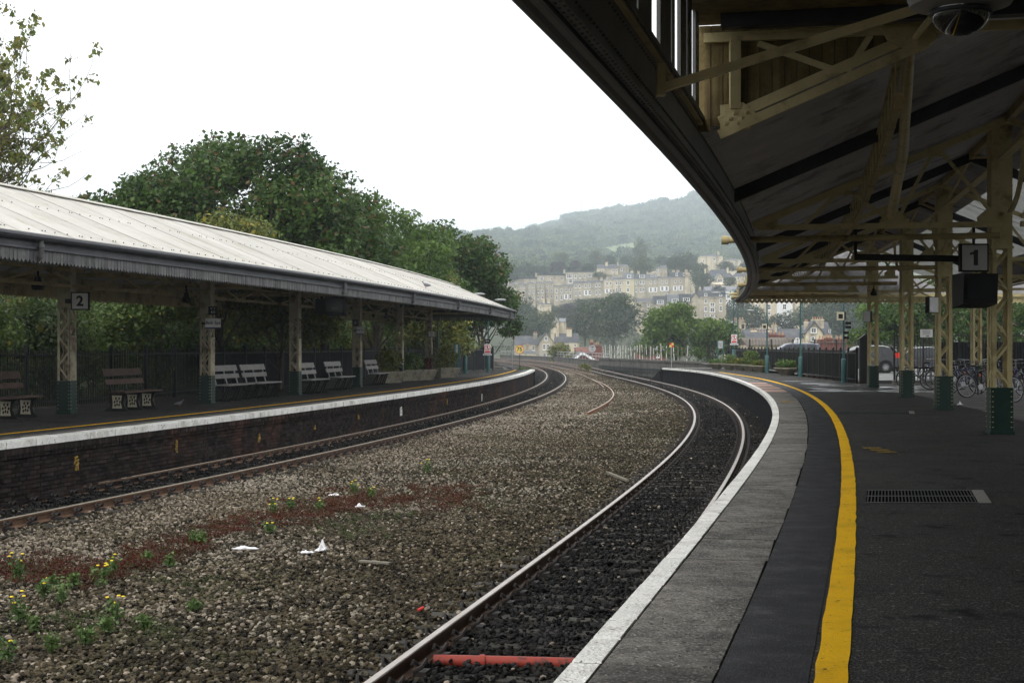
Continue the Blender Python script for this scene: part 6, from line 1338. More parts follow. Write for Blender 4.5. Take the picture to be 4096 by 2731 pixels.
# ------------------------------------------------------------ benches
def bench(loc, rz, lab, iron=True, L=2.3, legs=3):
    t = thing('bench', lab, 'bench', loc, rz, 'platform benches along the far fence'); wd = wood_brown if iron else wood_grey       # long axis X, front towards -Y
    for (y0, z0, y1, z1, nm) in ((.20, .82, .25, .98, 'back_plank'), (.14, .62, .18, .74, 'back_plank')):
        mb = MB(); mb.beam((-L / 2, (y0 + y1) / 2, (z0 + z1) / 2), (L / 2, (y0 + y1) / 2, (z0 + z1) / 2), .03, math.hypot(y1 - y0, z1 - z0), up=(0, y1 - y0, z1 - z0)); mb.build(nm, wd, t)
    for k in range(3): boxpart(t, 'seat_plank', wd, -L / 2, L / 2, -.34 + k * .15, -.21 + k * .15, .43, .465)
    for i in range(legs):
        x = -L / 2 + .22 + i * (L - .44) / (legs - 1)
        mb = MB()
        if iron:
            mb.prism([(-.30, 0), (.26, 0), (.24, .035), (.14, .10), (.10, .25), (.16, .42), (-.32, .42), (-.24, .36), (-.20, .22), (-.24, .10), (-.30, .035)], (0, 1, 0), (0, 0, 1), x - .02, x + .02, (0, 0, 0), (1, 0, 0)); lg = mb.build('leg', blackm, t)
            mb = MB(); mb.prism([(-.17, .07), (.07, .07), (.06, .2), (.08, .37), (-.17, .37), (-.14, .2)], (0, 1, 0), (0, 0, 1), x - .024, x + .024, (0, 0, 0), (1, 0, 0)); mb.build('cream_panel', creampanel, lg)
            for s_ in (-1, 1):
                mb = MB()
                for (yy, zz) in ((-.10, .3), (-.02, .3), (-.12, .22), (-.05, .24), (.01, .22), (-.10, .15), (-.05, .16), (0, .14)): mb.obox((x + s_ * .026, yy, zz), (.002, 0, 0), (0, .016, .010), (0, -.008, .026))
                mb.build('pierced_scroll', blackm, lg, kind='stuff')
        else:
            mb.beam((x, -.30, .42), (x, -.16, .02), .035, .04); mb.beam((x, .12, .44), (x, .0, .02), .035, .04) if False else None
            mb.beam((x, -.26, .43), (x, -.05, .0), .04, .035); mb.beam((x - .0, -.32, .015), (x, .34, .015), .05, .03); mb.beam((x, -.34, .44), (x, .10, .42), .04, .04); mb.build('leg', blackm, t)
        mb = MB(); mb.beam((x, .08, .40), (x, .25, .95), .035, .03); mb.build('back_strut', blackm if iron else greym, t)
    return t
def bench_at(px0, py0, lab, iron, L=2.05, legs=3):
    Y = F * 1.5 / (py0 - 1387); a = at(px0, py0, Y); q = LE.sy(Y); az = LE.ang(q); o, r, f = LE.fr(q)
    c = V(a.x + f[0] * L * .42, a.y + f[1] * L * .42, 0)
    return bench(c, az + math.pi / 2 , lab, iron, L, legs)
bench_at(458, 1645, 'brown wooden bench on three cast iron legs with cream panels', True)
bench_at(-75, 1684, 'brown bench cut by the left edge of the view, cream panel leg showing', True)
for px, py, lab in ((876, 1606, 'silvered slat bench nearest the Bath Spa column'), (998, 1594, 'silvered slat bench right of the one by the Bath Spa column'), (1212, 1576, 'silvered slat bench just right of the third column'), (1328, 1560, 'silvered slat bench left of the number 6 column'), (1484, 1540, 'farthest silvered slat bench, beside the planter')):
    bench_at(px, py, lab, False, 2.1)

# ------------------------------------------------------------ fences
def railing(run, y0, y1, h, bay, lab, name, post_m, bar_m, sheet=False, gap=.11, bent=0):
    q0, q1 = run.sy(y0), run.sy(y1); o = run.at(q0); t = thing(name, lab, 'fence', (o.x, o.y, 0)); n = max(1, round((q1 - q0) / bay))
    pm_ = MB(); pm_.box(-.045, .045, -.045, .045, -.1, h + .08); pm_.prism([(-.05, h + .08), (.05, h + .08), (0, h + .14)], (1, 0, 0), (0, 0, 1), -.05, .05, (0, 0, 0), (0, 1, 0)); pm_ = pm_.mesh('post', post_m)
    for i in range(n + 1):
        q = q0 + (q1 - q0) * i / n; link('post', pm_, t, True, loc=run.at(q), rot=(0, 0, run.ang(q)))
        if i == n: break
        e = q0 + (q1 - q0) * (i + 1) / n; a, b = run.at(q), run.at(e)
        for z in (h - .12, .16): mb = MB(); mb.beam(a + V(0, 0, z), b + V(0, 0, z), .03, .045); mb.build('rail', bar_m, t, True)
        mb = MB(); m = int((b - a).length / gap)
        for k in range(1, m):
            p = a.lerp(b, k / m); mb.beam(p + V(0, 0, .05), p + V(R.uniform(-.01, .01), 0, h + R.uniform(-.01, .02)), .02, .02)
        mb.build('bars', bar_m, t, True, kind='stuff')
        if sheet: mb = MB(); mb.beam(a.lerp(b, .01) + V(.02, .03, h / 2 - .05), b.lerp(a, .01) + V(.02, .03, h / 2 - .05), .012, h - .22); mb.build('sheet', meshm, t, True)
    return t
railing(FN, 20, 47, 1.42, 2.3, 'open black bar railing behind the benches, the near half of the far fence', 'iron_railing', blackm, blackm, gap=.10)
railing(FN, 47, 100, 1.42, 2.4, 'black sheeted fence behind the planters and lamp posts of the far platform', 'sheeted_fence', blackm, blackm, sheet=True, gap=.12)
FRg = Run([61.4, 70, 77, 86, 100, 125], [14.15, 14.6, 15.05, 15.6, 16.4, 17.6])
railing(FRg, 61.6, 122, 1.36, 2.0, 'black close boarded fence between near platform and car park', 'sheeted_fence', blackm, blackm, sheet=True, gap=.12)
t = thing('gate_post', 'tall black pointed gate post at the end of the car park fence', 'gate post', (14.35, 61.0, 0)); mb = MB(); mb.box(-.22, .22, -.1, .1, 0, 1.82); mb.build('post_body', blackm, t); mb = MB(); mb.prism([(-.25, 1.82), (.25, 1.82), (0, 2.02)], (1, 0, 0), (0, 0, 1), -.12, .12, (0, 0, 0), (0, 1, 0)); mb.build('post_cap', blackm, t)
HR = Run([112, 128], [19.6, 19.7])
t = thing('iron_railing', 'spiked black railing beyond the car park under the trees', 'fence', (17, 118, 0)); 
for i in range(16): mb = MB(); x = 17 + i * 1.7; mb.box(x - .05, x + .05, 117.95, 118.05, 0, 2.1); mb.build('post', blackm, t, True)
mb = MB()
for i in range(230): x = 17 + i * .113; mb.box(x - .012, x + .012, 118, 118.02, .1, 2.0 + (.1 if i % 2 else 0))
mb.build('bars', blackm, t, True, kind='stuff')
# inner black railing behind the bicycles with the white notice
t = thing('iron_railing', 'tall black railing behind the bicycles, carrying the white notice', 'fence', (14.8, 60, 0)); k0 = 15.2
for i in range(10): mb = MB(); x = k0 + .6 + i * 1.2; mb.box(x - .03, x + .03, 61.97, 62.03, 0, 2.1); mb.build('post', blackm, t, True)
for z in (1.95, .3): mb = MB(); mb.box(k0 + .6, k0 + 11.4, 61.98, 62.02, z - .02, z + .02); mb.build('rail', blackm, t, True)
mb = MB()
for i in range(90): x = k0 + .6 + i * .12; mb.box(x - .01, x + .01, 61.99, 62.01, .1, 2.05)
mb.build('bars', blackm, t, True, kind='stuff')
t = thing('low_barrier', 'low grey barrier rail with short bars beside the parked bicycle', 'barrier', (15.4, 60.6, 0))
for z in (.62, .10): mb = MB(); mb.box(15.3, 17.6, 60.0, 60.05, z, z + (.07 if z > .3 else .03)); mb.build('rail', blackm, t, True)
for i in range(13): mb = MB(); x = 15.35 + i * .18; mb.box(x - .01, x + .01, 60.01, 60.04, .1, .64); mb.build('bar', greym, t, True)
t = thing('sheeted_fence', 'dark boarded fence closing the back of the bicycle rack', 'fence', (17.6, 62.4, 0))
for i in range(14): mb = MB(); x = 17.6 + i * 1.0; mb.box(x + .01, x + .99, 62.4, 62.43, 0, 1.7); mb.build('sheet', meshm, t, True)
for i in range(15): mb = MB(); x = 17.6 + i * 1.0; mb.box(x - .03, x + .03, 62.34, 62.39, 0, 1.8); mb.build('post', blackm, t, True)
p = at(3706, 1333, 60.5); t = thing('notice', 'white notice with lines of text and an arrow fixed to the railing', 'notice', p); boxpart(t, 'board', whitesign, -.25, .25, 0, .02, -.16, .16)
for i in range(5): boxpart(t, 'text_line', inkm, -.17 + .02 * (i % 2), .17 - .03 * (i % 2), -.004, -.001, .11 - i * .04, .12 - i * .04)
boxpart(t, 'arrow_shaft', inkm, -.02, .06, -.004, -.001, -.12, -.10); mb = MB(); mb.prism([(.05, -.14), (.11, -.11), (.05, -.08)], (1, 0, 0), (0, 0, 1), -.004, -.001, (0, 0, 0), (0, 1, 0)); mb.build('arrow_head', inkm, t)
# gate frame at the end of the far fence
p = at(2012, 1438, 101); t = thing('tube_gate', 'grey tubular gate frame at the ramp of the far platform', 'gate', (p.x, p.y, 0)); w = .62
for x in (-w, w): mb = MB(); mb.tube([(x, 0, -.2), (x, 0, 1.6)], .035, 6); mb.build('upright', greym, t)
for z in (.15, .6, 1.1, 1.58): mb = MB(); mb.tube([(-w, 0, z), (w, 0, z)], .03, 6); mb.build('cross_tube', greym, t)
mb = MB(); mb.prism([(-.6, 0), (.1, 0), (-.6, .55)], (1, 0, 0), (0, 0, 1), -.02, .02, (0, .1, 0), (0, 1, 0)); mb.build('timber_wedge', timber, t)

# ------------------------------------------------------------ retaining wall, picket posts, viaduct railing, boards
W0 = at(2396, 1470, 176); W1 = at(2800, 1470, 132); W2 = V(19.5, 112, 0)
mb = MB()
WR_ = Run(*(lambda P: ([p[0] for p in P], [p[1] for p in P]))([(112, 18.6), (132, 16.55), (150, 13.9), (165, 11.9), (176, 10.45)]))
fr = WR_.frames(0, WR_.S[-1], 1.0)
t = thing('retaining_wall', 'long stained concrete retaining wall with a worn coping beyond the near platform', 'wall', (13, 150, -1))
mb.sweep([(-.25, -1.6), (-.25, .02), (.3, .02), (.3, -1.6)], fr); mb.build('wall_face', wallstone, t, True)
q = 0
while q < WR_.S[-1] - .4:
    e = q + R.uniform(.9, 1.5); a, b = WR_.at(q), WR_.at(min(e, WR_.S[-1]) - .03); mb = MB(); mb.beam(a + V(0, 0, .12 + R.uniform(-.02, .02)), b + V(0, 0, .12 + R.uniform(-.02, .02)), .72, .16 + R.uniform(0, .04)); mb.build('coping_stone', wallstone, t, True); q = e
mb = MB(); mb.sweep([(-.42, -.75), (-.42, -.62), (-.26, -.62), (-.26, -.75)], fr); mb.sweep([(-.42, -1.02), (-.42, -.9), (-.26, -.9), (-.26, -1.02)], fr); mb.build('cable_run', blackm, t, True, kind='stuff')
t = thing('picket_fence', 'row of peeling white leaning posts on top of the retaining wall', 'fence', (13, 150, .2))
for px in (2414, 2424, 2437, 2443, 2457, 2468, 2475, 2483, 2492, 2503, 2513, 2525, 2536, 2548, 2560, 2573, 2590, 2602, 2615, 2629, 2647, 2663, 2696, 2745):
    u = (px - 2048) / F; Yv = np.linspace(176, 132, 90); X = np.interp(Yv, WR_.Y, WR_.X); i = int(np.argmin(np.abs(X / Yv - u))); p = V(X[i], Yv[i], .2); l = R.uniform(-.12, .12)
    mb = MB(); mb.beam(p, p + V(l, 0, R.uniform(1.35, 1.62)), .075, .06); mb.build('post', picketw, t, True)
for px in range(2408, 2760, 17):
    u = (px - 2048) / F; i = int(np.argmin(np.abs(X / Yv - u))); p = V(X[i], Yv[i] + .15, .2); mb = MB(); mb.beam(p, p + V(R.uniform(-.1, .1), 0, R.uniform(1.2, 1.5)), .05, .05); mb.build('grey_post', timber, t, True)
# low parapet and tube railing of the viaduct
PV = Run(*(lambda P: ([p[0] for p in P], [p[1] for p in P]))([(178, 11.6), (200, 11.2), (230, 9.6), (260, 7.4), (292, 4.2), (328, -2.4)]))
t = thing('parapet', 'low stone parapet along the far bend of the railway', 'wall', (8, 230, -1)); mb = MB(); mb.sweep([(-.2, -2), (-.2, -.38), (.25, -.38), (.25, -2)], PV.frames(0, PV.S[-1], 2)); mb.build('parapet_wall', wallstone, t, True); mb = MB(); mb.sweep([(-.3, -.377), (-.3, -.24), (.35, -.24), (.35, -.377)], PV.frames(0, PV.S[-1], 2)); mb.build('parapet_coping', wallstone, t, True)
t = thing('tube_railing', 'thin grey tube railing on the viaduct parapet', 'railing', (8, 230, -.2))
for z in (.55, .95): mb = MB(); mb.tube([PV.at(q, .1, z - .3) for q in np.linspace(0, PV.S[-1], 40)], .045, 5); mb.build('tube', greym, t, True)
for i in range(34):
    q = PV.S[-1] * i / 33; mb = MB(); mb.tube([PV.at(q, .1, -.25), PV.at(q, .1, .68)], .04, 5); mb.build('stanchion', greym, t, True)
def disc_sign(px, py, Y, r, txt, lab, m_, base, rim, sz, post_x=0, extra=False):
    p = at(px, py, Y); t = thing('speed_board', lab, 'speed sign', (p.x, p.y, p.z)); mb = MB(); mb.lathe([(r, 0), (r, .02), (r * .01, .02)], (0, 0, 0), 28, 'y'); mb.build('rim', rim, t); mb = MB(); mb.lathe([(r * .9, -.014), (r * .9, -.004), (.01, -.004)], (0, 0, 0), 28, 'y'); mb.build('face', m_, t)
    if extra:
        boxpart(t, 'letter_t_bar', inkm, -r * .5, r * .5, -.03, -.018, r * .45, r * .62); boxpart(t, 'letter_t_stem', inkm, -r * .08, r * .08, -.03, -.018, r * .1, r * .45); letters(t, txt, sz, inkm, (0, -.03, -r * .35)); mb = MB(); 
    else: letters(t, txt, sz, inkm, (0, -.03, 0), bold=.012)
    mb = MB(); mb.beam((0, .05, -r), (0, .05, base - p.z), .07, .06); mb.build('post', blackm, t)
disc_sign(2078, 1397, 165, .47, '75', 'round cream speed board reading 75 beyond the far platform', yellowsign, -1.15, redsign, .62)
disc_sign(2369, 1394, 212, .52, '70', 'round white board with a T over 70 on the viaduct', greysign, -.3, greym, .34, extra=True)
# red and yellow chequered board above the wall
p = at(2686, 1380, 138); t = thing('chequer_board', 'red and cream chequered square board on a thin post', 'sign', (p.x, p.y, p.z)); h = .2
for i in (0, 1):
    for j in (0, 1): boxpart(t, 'chequer', redsign if i == j else yellowsign, -h + i * h, i * h, -.01, .01, -h + (1 - j) * h, (1 - j) * h)
mb = MB(); mb.beam((0, .02, -h), (0, .02, -2.2), .05, .05); mb.build('post', greym, t)

# ------------------------------------------------------------ lamp posts
def lamp_post(px, Y, h, arms, lab, wide=.11, hb=1.02, z0=0):
    x = at(px, 0, Y).x; t = thing('lamp_post', lab, 'lamp post', (x, Y, z0), 0, 'green lamp posts'); mb = MB(); mb.tube([(0, 0, hb), (0, 0, h)], [.05, .038], 10); mb.build('pole', polegreen, t, smooth=True); mb = MB(); mb.lathe([(wide + .02, 0), (wide + .02, .05), (wide, .06), (wide, hb - .06), (wide * .8, hb - .02), (.05, hb)], n=14); mb.build('base', polegreen, t, smooth=True)
    for a in arms:
        mb = MB(); mb.tube([(0, 0, h - .05), (a * .5, 0, h + .03), (a, 0, h + .08)], .026, 6); mb.build('arm', polegreen, t); mb = MB(); s = 1 if a > 0 else -1
        mb.sphere((a + s * .28, 0, h + .10), (.34, .12, .075), 12, 6); mb.build('lamp_head', lampgrey, t, smooth=True)
    return t
lamp_post(1752, 76, 4.42, [.55], 'green lamp post beside the last far column', z0=0); lamp_post(1861, 84, 4.35, [.5], 'green lamp post with a thin white strip, left of the prohibition sign'); lamp_post(1953, 89.5, 4.2, [.45], 'green lamp post carrying the prohibition sign on the far platform')
lamp_post(2935, 110, 5.35, [-1.0, 1.0], 'green lamp post with two lamp arms at the left edge of the near canopy', wide=.13, hb=1.3); lamp_post(2951, 132, 4.6, [.85], 'thinner green lamp post with one arm right behind the double one', hb=1.2)
lamp_post(3068, 86, 4.6, [], 'green post with a small box, left of the round planter'); lamp_post(3202, 75, 4.6, [], 'green post right of the round concrete planter'); lamp_post(3375, 62.6, 4.4, [], 'green post carrying a sign box and black speakers')
def post_box(px, py, Y, w, h, lab, kind_='box'):
    p = at(px, py, Y); t = thing('sign_box', lab, 'sign', (p.x, p.y, p.z)); boxpart(t, 'case', black_plastic, -w * .1, w * .75, .02, .16, -h / 2, h / 2); boxpart(t, 'face', creampanel, -w / 2, w / 2, -.02, .015, -h / 2, h / 2); boxpart(t, 'panel_mark', inkm, -w * .3, w * .3, -.026, -.021, -h * .3, h * .25)
post_box(3362, 1264, 62.3, .30, .34, 'square cream faced sign box high on the third green post'); post_box(3058, 1306, 85.8, .26, .3, 'small cream faced box on the first green post by the planters')
for py in (1292, 1330, 1308, 1350): 
    p = at(3381 if py % 4 else 3390, py, 62.3); t = thing('loudspeaker', {1292: 'black speaker just under the sign box on the green post', 1308: 'second black fitting down the green post', 1330: 'third black fitting down the green post', 1350: 'lowest black fitting on the green post'}[py], 'loudspeaker', (p.x, p.y, p.z)); boxpart(t, 'case', black_plastic, -.09, .13, -.08, .08, -.06, .05)
# prohibition signs
def prohib(px, py, Y, w, lab):
    p = at(px, py, Y); t = thing('prohibition_sign', lab, 'sign', (p.x, p.y - .12, p.z)); h = w * 1.5; boxpart(t, 'plate', whitesign, -w / 2, w / 2, 0, .015, -h / 2, h / 2)
    mb = MB(); r = w * .42; c = (0, 0, h * .13)
    pts = [(c[0] + r * math.cos(a), -.006, c[2] + r * math.sin(a)) for a in np.linspace(0, 2 * math.pi, 25)]; mb.tube(pts, w * .05, 5, False); mb.beam((-r * .7, -.006, c[2] + r * .7), (r * .7, -.006, c[2] - r * .7), .01, w * .09, up=(0, 0, 1)); mb.build('red_ring', redsign, t, kind='stuff')
    mb = MB(); mb.sphere((0, -.004, c[2] + r * .62), (w * .07, .004, w * .07), 8, 4); mb.beam((0, -.004, c[2] + r * .5), (0, -.004, c[2] - r * .1), .006, w * .13, up=(1, 0, 0)); mb.beam((0, -.004, c[2] - r * .1), (-w * .14, -.004, c[2] - r * .75), .006, w * .07, up=(1, 0, 0)); mb.beam((0, -.004, c[2] - r * .1), (w * .14, -.004, c[2] - r * .75), .006, w * .07, up=(1, 0, 0)); mb.build('walking_figure', inkm, t, kind='stuff')
    boxpart(t, 'red_panel', redsign, -w * .42, w * .42, -.006, -.001, -h * .44, -h * .24)
    t2 = thing('text_plate', 'thin white text plate under the no walking sign, ' + ('far platform' if Y < 100 else 'double armed lamp post'), 'sign', (p.x, p.y - .12, p.z - h * .5 - w * .2)); boxpart(t2, 'plate', whitesign, -w * .72, w * .72, 0, .015, -w * .12, w * .12)
    for i in range(2): boxpart(t2, 'text_line', inkm, -w * .6, w * .6, -.004, -.001, -w * .07 + i * w * .09, -w * .04 + i * w * .09)
prohib(1950, 1395, 89.3, .36, 'no walking prohibition sign on the far platform lamp post'); prohib(2936, 1355, 109.8, .42, 'no walking prohibition sign on the double armed lamp post')
black_box(at(1949, 1364, 89.3), .34, .24, '8/10', 'small black marker reading 8/10 above the far prohibition sign', 0)
# free-standing station signs
def totem(px0, px1, pt, pb, pbase, Y, lab, fac, side=1):
    a, b = at(px0, pt, Y), at(px1, pb, Y); w = b.x - a.x; t = thing('station_sign', lab, 'sign', ((a.x + b.x) / 2, Y, 0)); h = a.z
    for x in (-w / 2 - .05, w / 2 + .05): mb = MB(); mb.box(x - .05, x + .05, -.04, .08, 0, h + .05); mb.build('post', polegreen, t)
    boxpart(t, 'board', greysign, -w / 2, w / 2, -.02, .04, b.z, a.z); letters(t, 'Bath\nSpa', w * .36, inkm, (0, -.024, (a.z + b.z) / 2)); return t
totem(1823, 1832, 1378, 1410, 1500, 80, 'narrow green framed Bath Spa sign standing edge on, far platform', True)
totem(2873, 2891, 1363, 1393, 1455, 118, 'green framed station sign reading Bath Spa beyond the near platform planters', True)

# ------------------------------------------------------------ planters
def bowl(px, py, Y, r, h, lab, lm, ph, seed, name='planter_bowl', leaves=1500):
    x = at(px, 0, Y).x; t = thing(name, lab, 'planter', (x, Y, 0), 0, 'bowl shaped planters'); mb = MB(); mb.lathe([(r * .42, 0), (r * .46, .05), (r * .97, h * .82), (r, h * .84), (r, h), (r * .9, h), (r * .88, h * .9), (.01, h * .88)], n=8); mb.build('bowl', concrete_bowl, t)
    tag(link('bowl_plants', leaf_mesh('bowl_plants', [(x_ * r, y_ * r, h + ph * .4) for x_, y_ in ((0, 0), (.4, .1), (-.4, -.1), (.1, .4))], [[r * .42, r * .42, ph * .55]] * 4, leaves, .09, lm, seed, sig=.05), t), None)
bowl(3145, 0, 78.5, .66, .42, 'pale concrete bowl planter with spiky grass, standing alone', L_weed, .38, 120)
bowl(3042, 0, 87.5, .60, .42, 'bowl planter at the right end of the far cluster', L_yel, .3, 121); bowl(3003, 0, 91, .6, .42, 'bowl planter with a tall leafy shrub in the cluster', L_bush, .85, 122, leaves=2600); bowl(2963, 0, 94, .62, .42, 'bowl planter half hidden in the middle of the cluster', L_yel, .35, 123)
bowl(2918, 0, 96.5, .6, .42, 'bowl planter beside the double armed lamp post', L_bush, .6, 124); bowl(2866, 0, 100, .62, .42, 'bowl planter furthest along the near platform, with low green plants', L_weed, .25, 125)
def trough(px, Y, lab, lm, ph, seed, w=1.2):
    x = at(px, 0, Y).x; t = thing('planter_trough', lab, 'planter', (x, Y, 0), LE.ang(LE.sy(Y)) + .9, 'dark planters of the far platform'); mb = MB(); mb.add([(-w * .4, -.3, 0), (w * .4, -.3, 0), (w * .4, .3, 0), (-w * .4, .3, 0), (-w / 2, -.45, .42), (w / 2, -.45, .42), (w / 2, .45, .42), (-w / 2, .45, .42)], [(0, 1, 5, 4), (1, 2, 6, 5), (2, 3, 7, 6), (3, 0, 4, 7), (3, 2, 1, 0), (4, 5, 6, 7)]); mb.box(-w / 2 - .03, w / 2 + .03, -.48, .48, .421, .48); mb.build('trough', concrete_bowl, t)
    link('trough_plants', leaf_mesh('trough_plants', [(a_ * w * .3, 0, .5 + ph * .4) for a_ in (-1, 0, 1)], [[w * .25, .3, ph * .5]] * 3, 1800, .10, lm, seed, sig=.05), t)
trough(1555, 62.5, 'left planter overflowing with leafy shrub beyond the last bench', L_yel, 1.0, 130, 1.1); trough(1625, 66.5, 'long planter with a bright green shrub between the last two columns', L_weed, .8, 131, 1.7); trough(1680, 68, 'planter with reddish plants left of the last column', L_red, .5, 132, 1.3); trough(1778, 73, 'planter with spiky yucca leaves right of the last column', L_yel, 1.0, 133, 1.3)

# ------------------------------------------------------------ cars
def wheel(t, x, y, r, w, parent_rot=0):
    wh = thing('wheel', None, None, (0, 0, 0)); wh.parent = t; wh.location = (x, y, r)
    mb = MB(); mb.lathe([(r * .66, -w / 2), (r * .96, -w / 2), (r, -w * .35), (r, w * .35), (r * .96, w / 2), (r * .66, w / 2)], (0, 0, 0), 28, 'y'); mb.build('tyre', tyrem, wh, smooth=True)
    mb = MB(); mb.lathe([(r * .66, -w * .5), (r * .6, -w * .52), (r * .57, -w * .3), (.01, -w * .28)], (0, 0, 0), 24, 'y')
    for i in range(12):
        a = i * math.pi / 6; mb.beam((.03 * math.cos(a), -w * .46, .03 * math.sin(a)), (r * .6 * math.cos(a), -w * .5, r * .6 * math.sin(a)), .02, .028, up=(0, 1, 0))
    mb.build('rim', chrome, wh, kind='stuff'); return wh
def car(loc, rz, lab, prof, glass, L, W, paint, wheels, wr=.32, roof=None, tail=True, cat='car', name='parked_car', sill=.28):
    """prof: closed side outline (x,z); the shell is swept across the width with the upper body tucked in"""
    t = thing(name, lab, cat, loc, rz); n = 7; mb = MB(); k = len(prof); vs = []
    for j in range(n):
        v = -1 + 2 * j / (n - 1); 
        for (x, z) in prof:
            tuck = max(0, (z - .85)) * .28; e = abs(v) ** 4; y = v * (W / 2 - tuck); xx = x * (1 - .045 * e); zz = z - (.05 * e if z > 1 else 0); vs.append((xx, y, zz))
    fs = [(j * k + i, (j + 1) * k + i, (j + 1) * k + (i + 1) % k, j * k + (i + 1) % k) for j in range(n - 1) for i in range(k)] + [tuple(range(k)), tuple((n - 1) * k + i for i in reversed(range(k)))]
    mb.add(vs, fs); mb.build('body', paint, t, smooth=True)
    for g_ in glass:
        for s in (-1, 1):
            mb = MB(); vs = []
            for off in (0, .012):
                for (x, z) in g_: vs.append((x * .955, s * (W / 2 - max(0, z - .85) * .28 + .004 + off), z - .045))
            m_ = len(g_); fs = [tuple(range(m_)), tuple(m_ + i for i in reversed(range(m_)))] + [(i, (i + 1) % m_, m_ + (i + 1) % m_, m_ + i) for i in range(m_)]; mb.add(vs, fs); mb.build('side_window', glassdark, t)
    for x in wheels:
        for s in (-1, 1):
            wheel(t, x, s * (W / 2 - .09), wr, .2); mb = MB(); mb.lathe([(wr * 1.16, 0), (wr * 1.16, .02), (.01, .02)], (0, 0, 0), 24, 'y'); o = mb.build('wheel_arch', black_plastic, t); o.location = (x, s * (W / 2 + .004) - (.012 if s < 0 else .008), wr)
    return t
hatch = [(-2.05, .30), (-2.08, .55), (-2.0, .74), (-1.1, .93), (-.85, .97), (-.15, 1.40), (.35, 1.47), (1.25, 1.46), (1.62, 1.36), (1.90, 1.02), (2.02, .92), (2.06, .60), (2.02, .32), (1.6, .22), (-1.7, .22)]
hg = [[(-.72, .98), (-.1, 1.36), (.38, 1.41), (.38, .98)], [(.44, .98), (.44, 1.41), (1.1, 1.40), (1.12, .98)], [(1.18, 1.0), (1.16, 1.39), (1.36, 1.37), (1.5, 1.06)]]
p = at(3527, 1489.5, 80)
hc = car((p.x - 1.27, 80, .12), 0, 'charcoal hatchback with a red tail lamp parked beyond the gate post', hatch, hg, 4.1, 1.74, carblack, (-1.32, 1.27))
for (x0, x1, z0, z1, m_, nm) in ((1.80, 2.06, .80, 1.06, tailred, 'tail_lamp'), (1.99, 2.10, .62, .78, tailred, 'rear_reflector'), (1.70, 1.98, 1.40, 1.47, carblack, 'spoiler')):
    for s in (-1, 1) if nm != 'spoiler' else (0,):
        mb = MB(); mb.box(x0, x1, s * .78 - (.07 if s else .55), s * .78 + (.07 if s else .55), z0, z1); mb.build(nm, m_, hc)
mb = MB(); mb.prism([(1.66, 1.36), (1.93, 1.03), (1.95, 1.04), (1.69, 1.375)], (1, 0, 0), (0, 0, 1), -.6, .6, (0, 0, 0), (0, 1, 0)); mb.build('rear_window', glassdark, hc)
mb = MB(); mb.box(1.9, 2.12, -.8, .8, .30, .56); mb.build('rear_bumper', black_plastic, hc)
mpv = [(-2.3, .30), (-2.35, .6), (-2.25, .86), (-1.5, 1.05), (-.55, 1.62), (-.2, 1.70), (1.7, 1.70), (2.1, 1.62), (2.3, 1.10), (2.32, .5), (2.2, .28)]
mg = [[(-1.2, 1.14), (-.45, 1.58), (-.05, 1.62), (-.05, 1.14)], [(.03, 1.14), (.03, 1.62), (1.0, 1.62), (1.02, 1.14)], [(1.1, 1.14), (1.1, 1.62), (1.9, 1.58), (2.02, 1.14)]]
p = at(3165, 0, 118); car((p.x, 118, 0.1), 0, 'dark blue people carrier with a shiny roof behind the black fence', mpv, mg, 4.6, 1.85, carblue, (-1.4, 1.45), wr=.33, name='people_carrier')
sal = [(-2.25, .3), (-2.28, .6), (-2.1, .82), (-1.1, .92), (-.5, 1.36), (.5, 1.42), (1.05, 1.36), (1.75, .98), (2.25, .92), (2.3, .55), (2.2, .28)]
sg = [[(-.95, .94), (-.42, 1.31), (.15, 1.36), (.15, .94)], [(.22, .94), (.22, 1.36), (.95, 1.31), (1.4, .98)]]
p = at(3690, 0, 84); car((p.x, 85, .1), 0, 'black saloon car behind the lattice columns and bicycles', sal, sg, 4.6, 1.76, carblack2, (-1.4, 1.35), name='parked_car')

